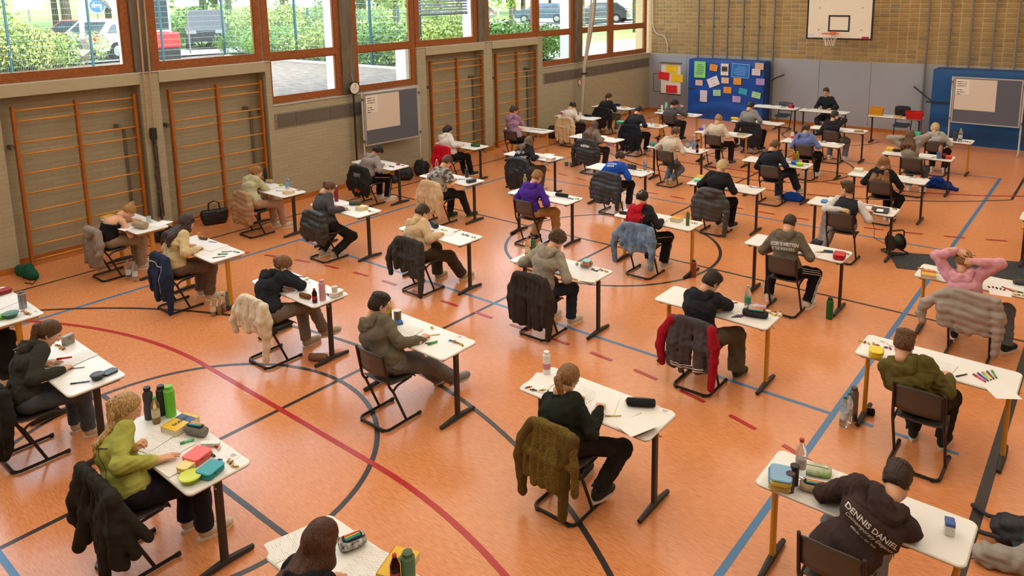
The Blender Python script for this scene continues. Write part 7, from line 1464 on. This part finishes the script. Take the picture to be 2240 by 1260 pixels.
# pinboards
def pinboard(name, label, M, w, h, z0, lines, who):
    t = thing(name, label, 'pinboard'); t.matrix_world = M
    MB().box((0, 0, z0+h/2), (w, .035, h)).build('felt_board', mat('pin_felt', '#5f626d', .95, var=.06, vscale=100), t); f_ = MB()
    for s in (-1, 1): f_.box((s*w/2, 0, z0+h/2), (.03, .045, h+.03)); f_.box((0, 0, z0+h/2+s*h/2), (w, .045, .03))
    f_.build('frame', mat('pin_frame', '#b9b8b4', .4, .3), t)
    for s in (-1, 1):
        MB().tube([(s*(w/2+.045), 0, .03), (s*(w/2+.045), 0, z0+h+.02)], .020, 8).build('post', mat('pin_post', '#cfccc4', .4, .2), t, smooth=True); MB().tube([(s*(w/2+.045), -.28, .022), (s*(w/2+.045), 0, .05), (s*(w/2+.045), .28, .022)], .016, 7).build('foot', mat('pin_post', '#cfccc4'), t, smooth=True)
        for zz in (z0+.1, z0+h-.12): MB().rbox((s*(w/2+.04), -.02, zz), (.05, .06, .06), .01, 1).build('clamp', M_METAL, t)
    p2 = MB().box((-w*.17, -.021, z0+h*.63), (w*.62, .003, h*.68)).build('white_sheet', mat('pin_paper', '#d8cbbd', .85), t)
    s2 = MB().rbox((-w*.37, -.0245, z0+h*.79), (w*.21, .003, h*.32), .0, 0).build('notice', mat('notice_white', '#e6dfd6', .85), t)
    ink = MB()                      # typed lines, too small to read in the photograph
    for k, ws in enumerate(lines):
        x = -w*.455
        for wl_ in ws: ink.box((x+wl_*.008, -.0268, z0+h*(.905-.045*k)), (wl_*.016-.008, .001, .016)); x += wl_*.016+.006
    ink.build('writing', M_INK, s2)['kind'] = 'stuff'
LN = ((8, 1, 1, 2), (7, 2, 4), (3, 7, 2), (), (3, 5), (4, 5, 2), (6,))
pinboard('pinboard', 'grey pinboard on a stand below the clock', Matrix.Translation((.32, 11.2, 0)) @ Matrix.Rotation(math.radians(86), 4, 'Z'), 1.50, 1.16, .92, LN, 1)
pinboard('pinboard', 'grey pinboard on a stand before the petrol mat', Matrix.Translation((10.5, 22.05, 0)) @ Matrix.Rotation(math.radians(-1.5), 4, 'Z'), 1.47, 1.17, .72, LN, 2)
# clock on its pole
t = thing('wall_clock', 'round white clock with black rim on a dark pole', 'clock', (.14, 10.30, 0)); MB().tube([(0, -.02, .0), (0, -.02, 2.12)], .022, 8).build('pole', M_DARKMET, t, smooth=True)
c_ = MB().cyl((-.02, 0, 2.22), (.03, 0, 2.22), .145, n=32).build('rim', mat('clock_black', '#1e1e22', .4), t, smooth=True); MB().cyl((.03, 0, 2.22), (.034, 0, 2.22), .122, n=32).build('dial', mat('clock_dial', '#e2dccf', .5), c_)
h_ = MB(); h_.box((.036, .018, 2.265), (.003, .008, .10)); h_.box((.036, -.03, 2.20), (.003, .07, .008)); h_.build('hands', M_INK, c_)
for k in range(12): a = k*math.pi/6; MB().box((.036, .105*math.sin(a), 2.22+.105*math.cos(a)), (.002, .006, .006)).build('mark', M_INK, c_)
MB().tube([(0, 0, 2.36), (-.06, 0, 2.52), (-.13, 0, 2.55)], .012, 6).build('bracket', M_METAL, t)
# climbing ropes and their winch beside the pillar, far rope bundle, no-smoking sign
t = thing('climbing_ropes', 'pair of pale hoisting ropes with winch on the concrete pillar', 'ropes', (.08, 5.9, 0))
for s in (-.06, .05): MB().tube([(0, s+.02, 6.4), (0, s+.02, 4.2), (0, s-.02, 1.95)], .014, 7).build('rope', mat('rope_pale', '#b99a78', .9, var=.1, vscale=40), t)
MB().rbox((.0, .0, 1.88), (.09, .10, .2), .01, 1).build('winch', M_DARKMET, t)
ck = mat('chain_dark', '#5a5044', .7, .3, var=.4, vscale=30, bump=.8, bscale=60)
for k in range(6): MB().tube([(.0+.03*math.cos(k), .03*math.sin(k*1.3), 1.8), (.02*math.cos(k*2), .035*math.sin(k*1.9), 1.1), (.03*math.cos(k*1.1), .05*math.sin(k), .32+.05*(k % 3))], [.014, .02, .014], 6).build('chain', ck, t)
t = thing('rope_bundle', 'bundle of pale climbing poles tied back by the corner window', 'ropes', (.3, 19.0, 0))
for k, (s, c) in enumerate(((0, '#b8ab98'), (.12, '#cfc3b0'), (.22, '#9a8e7c'))):
    MB().tube([(.0, .75+s*1.4, 6.4), (0, .35+s, 3.4), (0, s*.3, 1.9), (-.05, -.12+s*.5, .1)], .03, 8).build('pole', mat('pole_'+c, c, .6), t, smooth=True)
MB().box((0, .04, 1.75), (.12, .18, .05)).build('strap', M_INK, t)
t = thing('prohibition_sign', 'small round red and white prohibition sign on the side wall', 'sign', (.012, 19.2, 1.44)); MB().cyl((0, 0, 0), (.006, 0, 0), .10, n=24).build('ring', mat('sign_red', '#b8302c', .5), t); MB().cyl((.006, 0, 0), (.008, 0, 0), .075, n=24).build('face', M_PAPER, t); MB().box((.0095, 0, 0), (.002, .15, .02)).build('bar', mat('sign_red', '#b8302c'), t).rotation_euler = (.8, 0, 0)
# back wall fittings: rails, basketball hoop, cable
for k, x in enumerate((1.90, 2.43, 2.93, 3.46, 3.97, 4.46, 8.79, 9.33, 9.84, 10.36, 10.88, 11.4)):
    o = MB().box((0, 0, 3.3), (.042, .06, 6.4)).build('wall_rail', mat('rail_grey', '#7b7770', .5, .3), loc=(x, YB-.13, .02)); tag(o, 'grey vertical equipment rail in front of the brick wall', 'rail', 'vertical wall rails')
    for z_ in (1.2, 3.0, 4.8): MB().box((0, .06, z_), (.04, .10, .04)).build('bracket', M_METAL, o)
t = thing('basketball_hoop', 'white basketball backboard with black border and orange rim', 'basketball hoop', (6.76, 22.30, 2.76)); BW_, BH_ = 1.80, 1.20
MB().box((0, .015, BH_/2), (BW_, .03, BH_)).build('backboard', mat('board_black', '#1f1d1c', .5), t); MB().box((0, -.002, BH_/2), (BW_-.10, .006, BH_-.10)).build('white_face', mat('board_face', '#e4d9c8', .5, var=.03, vscale=2), t)
sq = MB()
for s in (-1, 1): sq.box((s*.27-.0, -.006, .46), (.045, .004, .46)); sq.box((0, -.0065, .46+s*.21), (.585, .004, .045))
sq.build('target_square', mat('board_black', '#1f1d1c'), t)
MB().tube([(.225*math.cos(a)-.12, -.36+.225*math.sin(a), .19) for a in np.linspace(0, 2*math.pi, 30)[:-1]], .010, 7, closed=True).build('rim', mat('rim_orange', '#d8582a', .45), t, smooth=True); MB().box((-.12, -.07, .18), (.14, .14, .07)).build('rim_bracket', mat('rim_orange', '#d8582a'), t)
nt_ = MB()
for k in range(12):
    for dr in (1, -1):
        nt_.tube([((.222-.10*min(1, j/3))*math.cos(2*math.pi*k/12+dr*.26*j)-.12, -.36+(.222-.10*min(1, j/3))*math.sin(2*math.pi*k/12+dr*.26*j), .185-.085*j) for j in range(5)], .004, 4, caps=False)
nt_.build('net', mat('net_white', '#e6e0d4', .9), t)
ar = MB()
for s in (-.5, .5): ar.tube([(s, .03, .3), (s*.8, 1.2, .3)], .03, 7); ar.tube([(s, .03, .95), (s*.8, 1.2, .6)], .025, 7)
ar.build('wall_arm', M_METAL, t); MB().tube([(.22, 0, -.03), (.22, .02, -.07)], .03, 8).build('crank_eye', M_METAL, t); MB().box((.72, -.007, .07), (.19, .003, .06)).build('maker_label', mat('label_red', '#a81f3a', .5), t); MB().box((-.76, -.007, .1), (.16, .003, .11)).build('sticker', mat('sticker_white', '#cfd2da', .5), t)
for sx, sz in ((-.55, .28), (.6, .28), (-.55, .9), (.6, .9)): MB().cyl((sx, -.004, sz), (sx, -.012, sz), .018, n=8).build('bolt', M_METAL, t)
o = MB().tube(rounded_path([(.12, YB-.06, 3.9), (.14, YB-.06, 3.0), (.25, YB-.06, 2.75), (.62, YB-.06, 2.65), (.72, YB-.06, 2.4), (.72, YB-.06, 2.1)], .15, 5), .018, 7).build('wall_cable', mat('cable_white', '#cfcac2', .5), smooth=True); tag(o, 'white cable dropping down the brick wall by the corner window', 'cable')
o = MB(); 
for s in (-1, 1): o.box((s*.21, 0, 0), (.012, .01, .64)); o.box((0, 0, s*.32), (.42, .01, .012))
o = o.build('wall_hatch', mat('hatch_edge', '#55534f', .6), loc=(.40, YB-.046, 1.02)); tag(o, 'square flush hatch outline in the grey wall by the flip chart', 'hatch')
# small wooden bench end at the right edge
t = thing('gym_bench', 'wooden gym bench end with dark feet beside the rubber mat', 'bench', (12.75, 14.25, 0)); MB().rbox((0, 0, .33), (1.3, .26, .04), .02, 1).build('seat_board', M_RUNG, t)
for s in (-.5, .5): MB().box((s, 0, .16), (.06, .22, .31)).build('leg', M_INK, t)
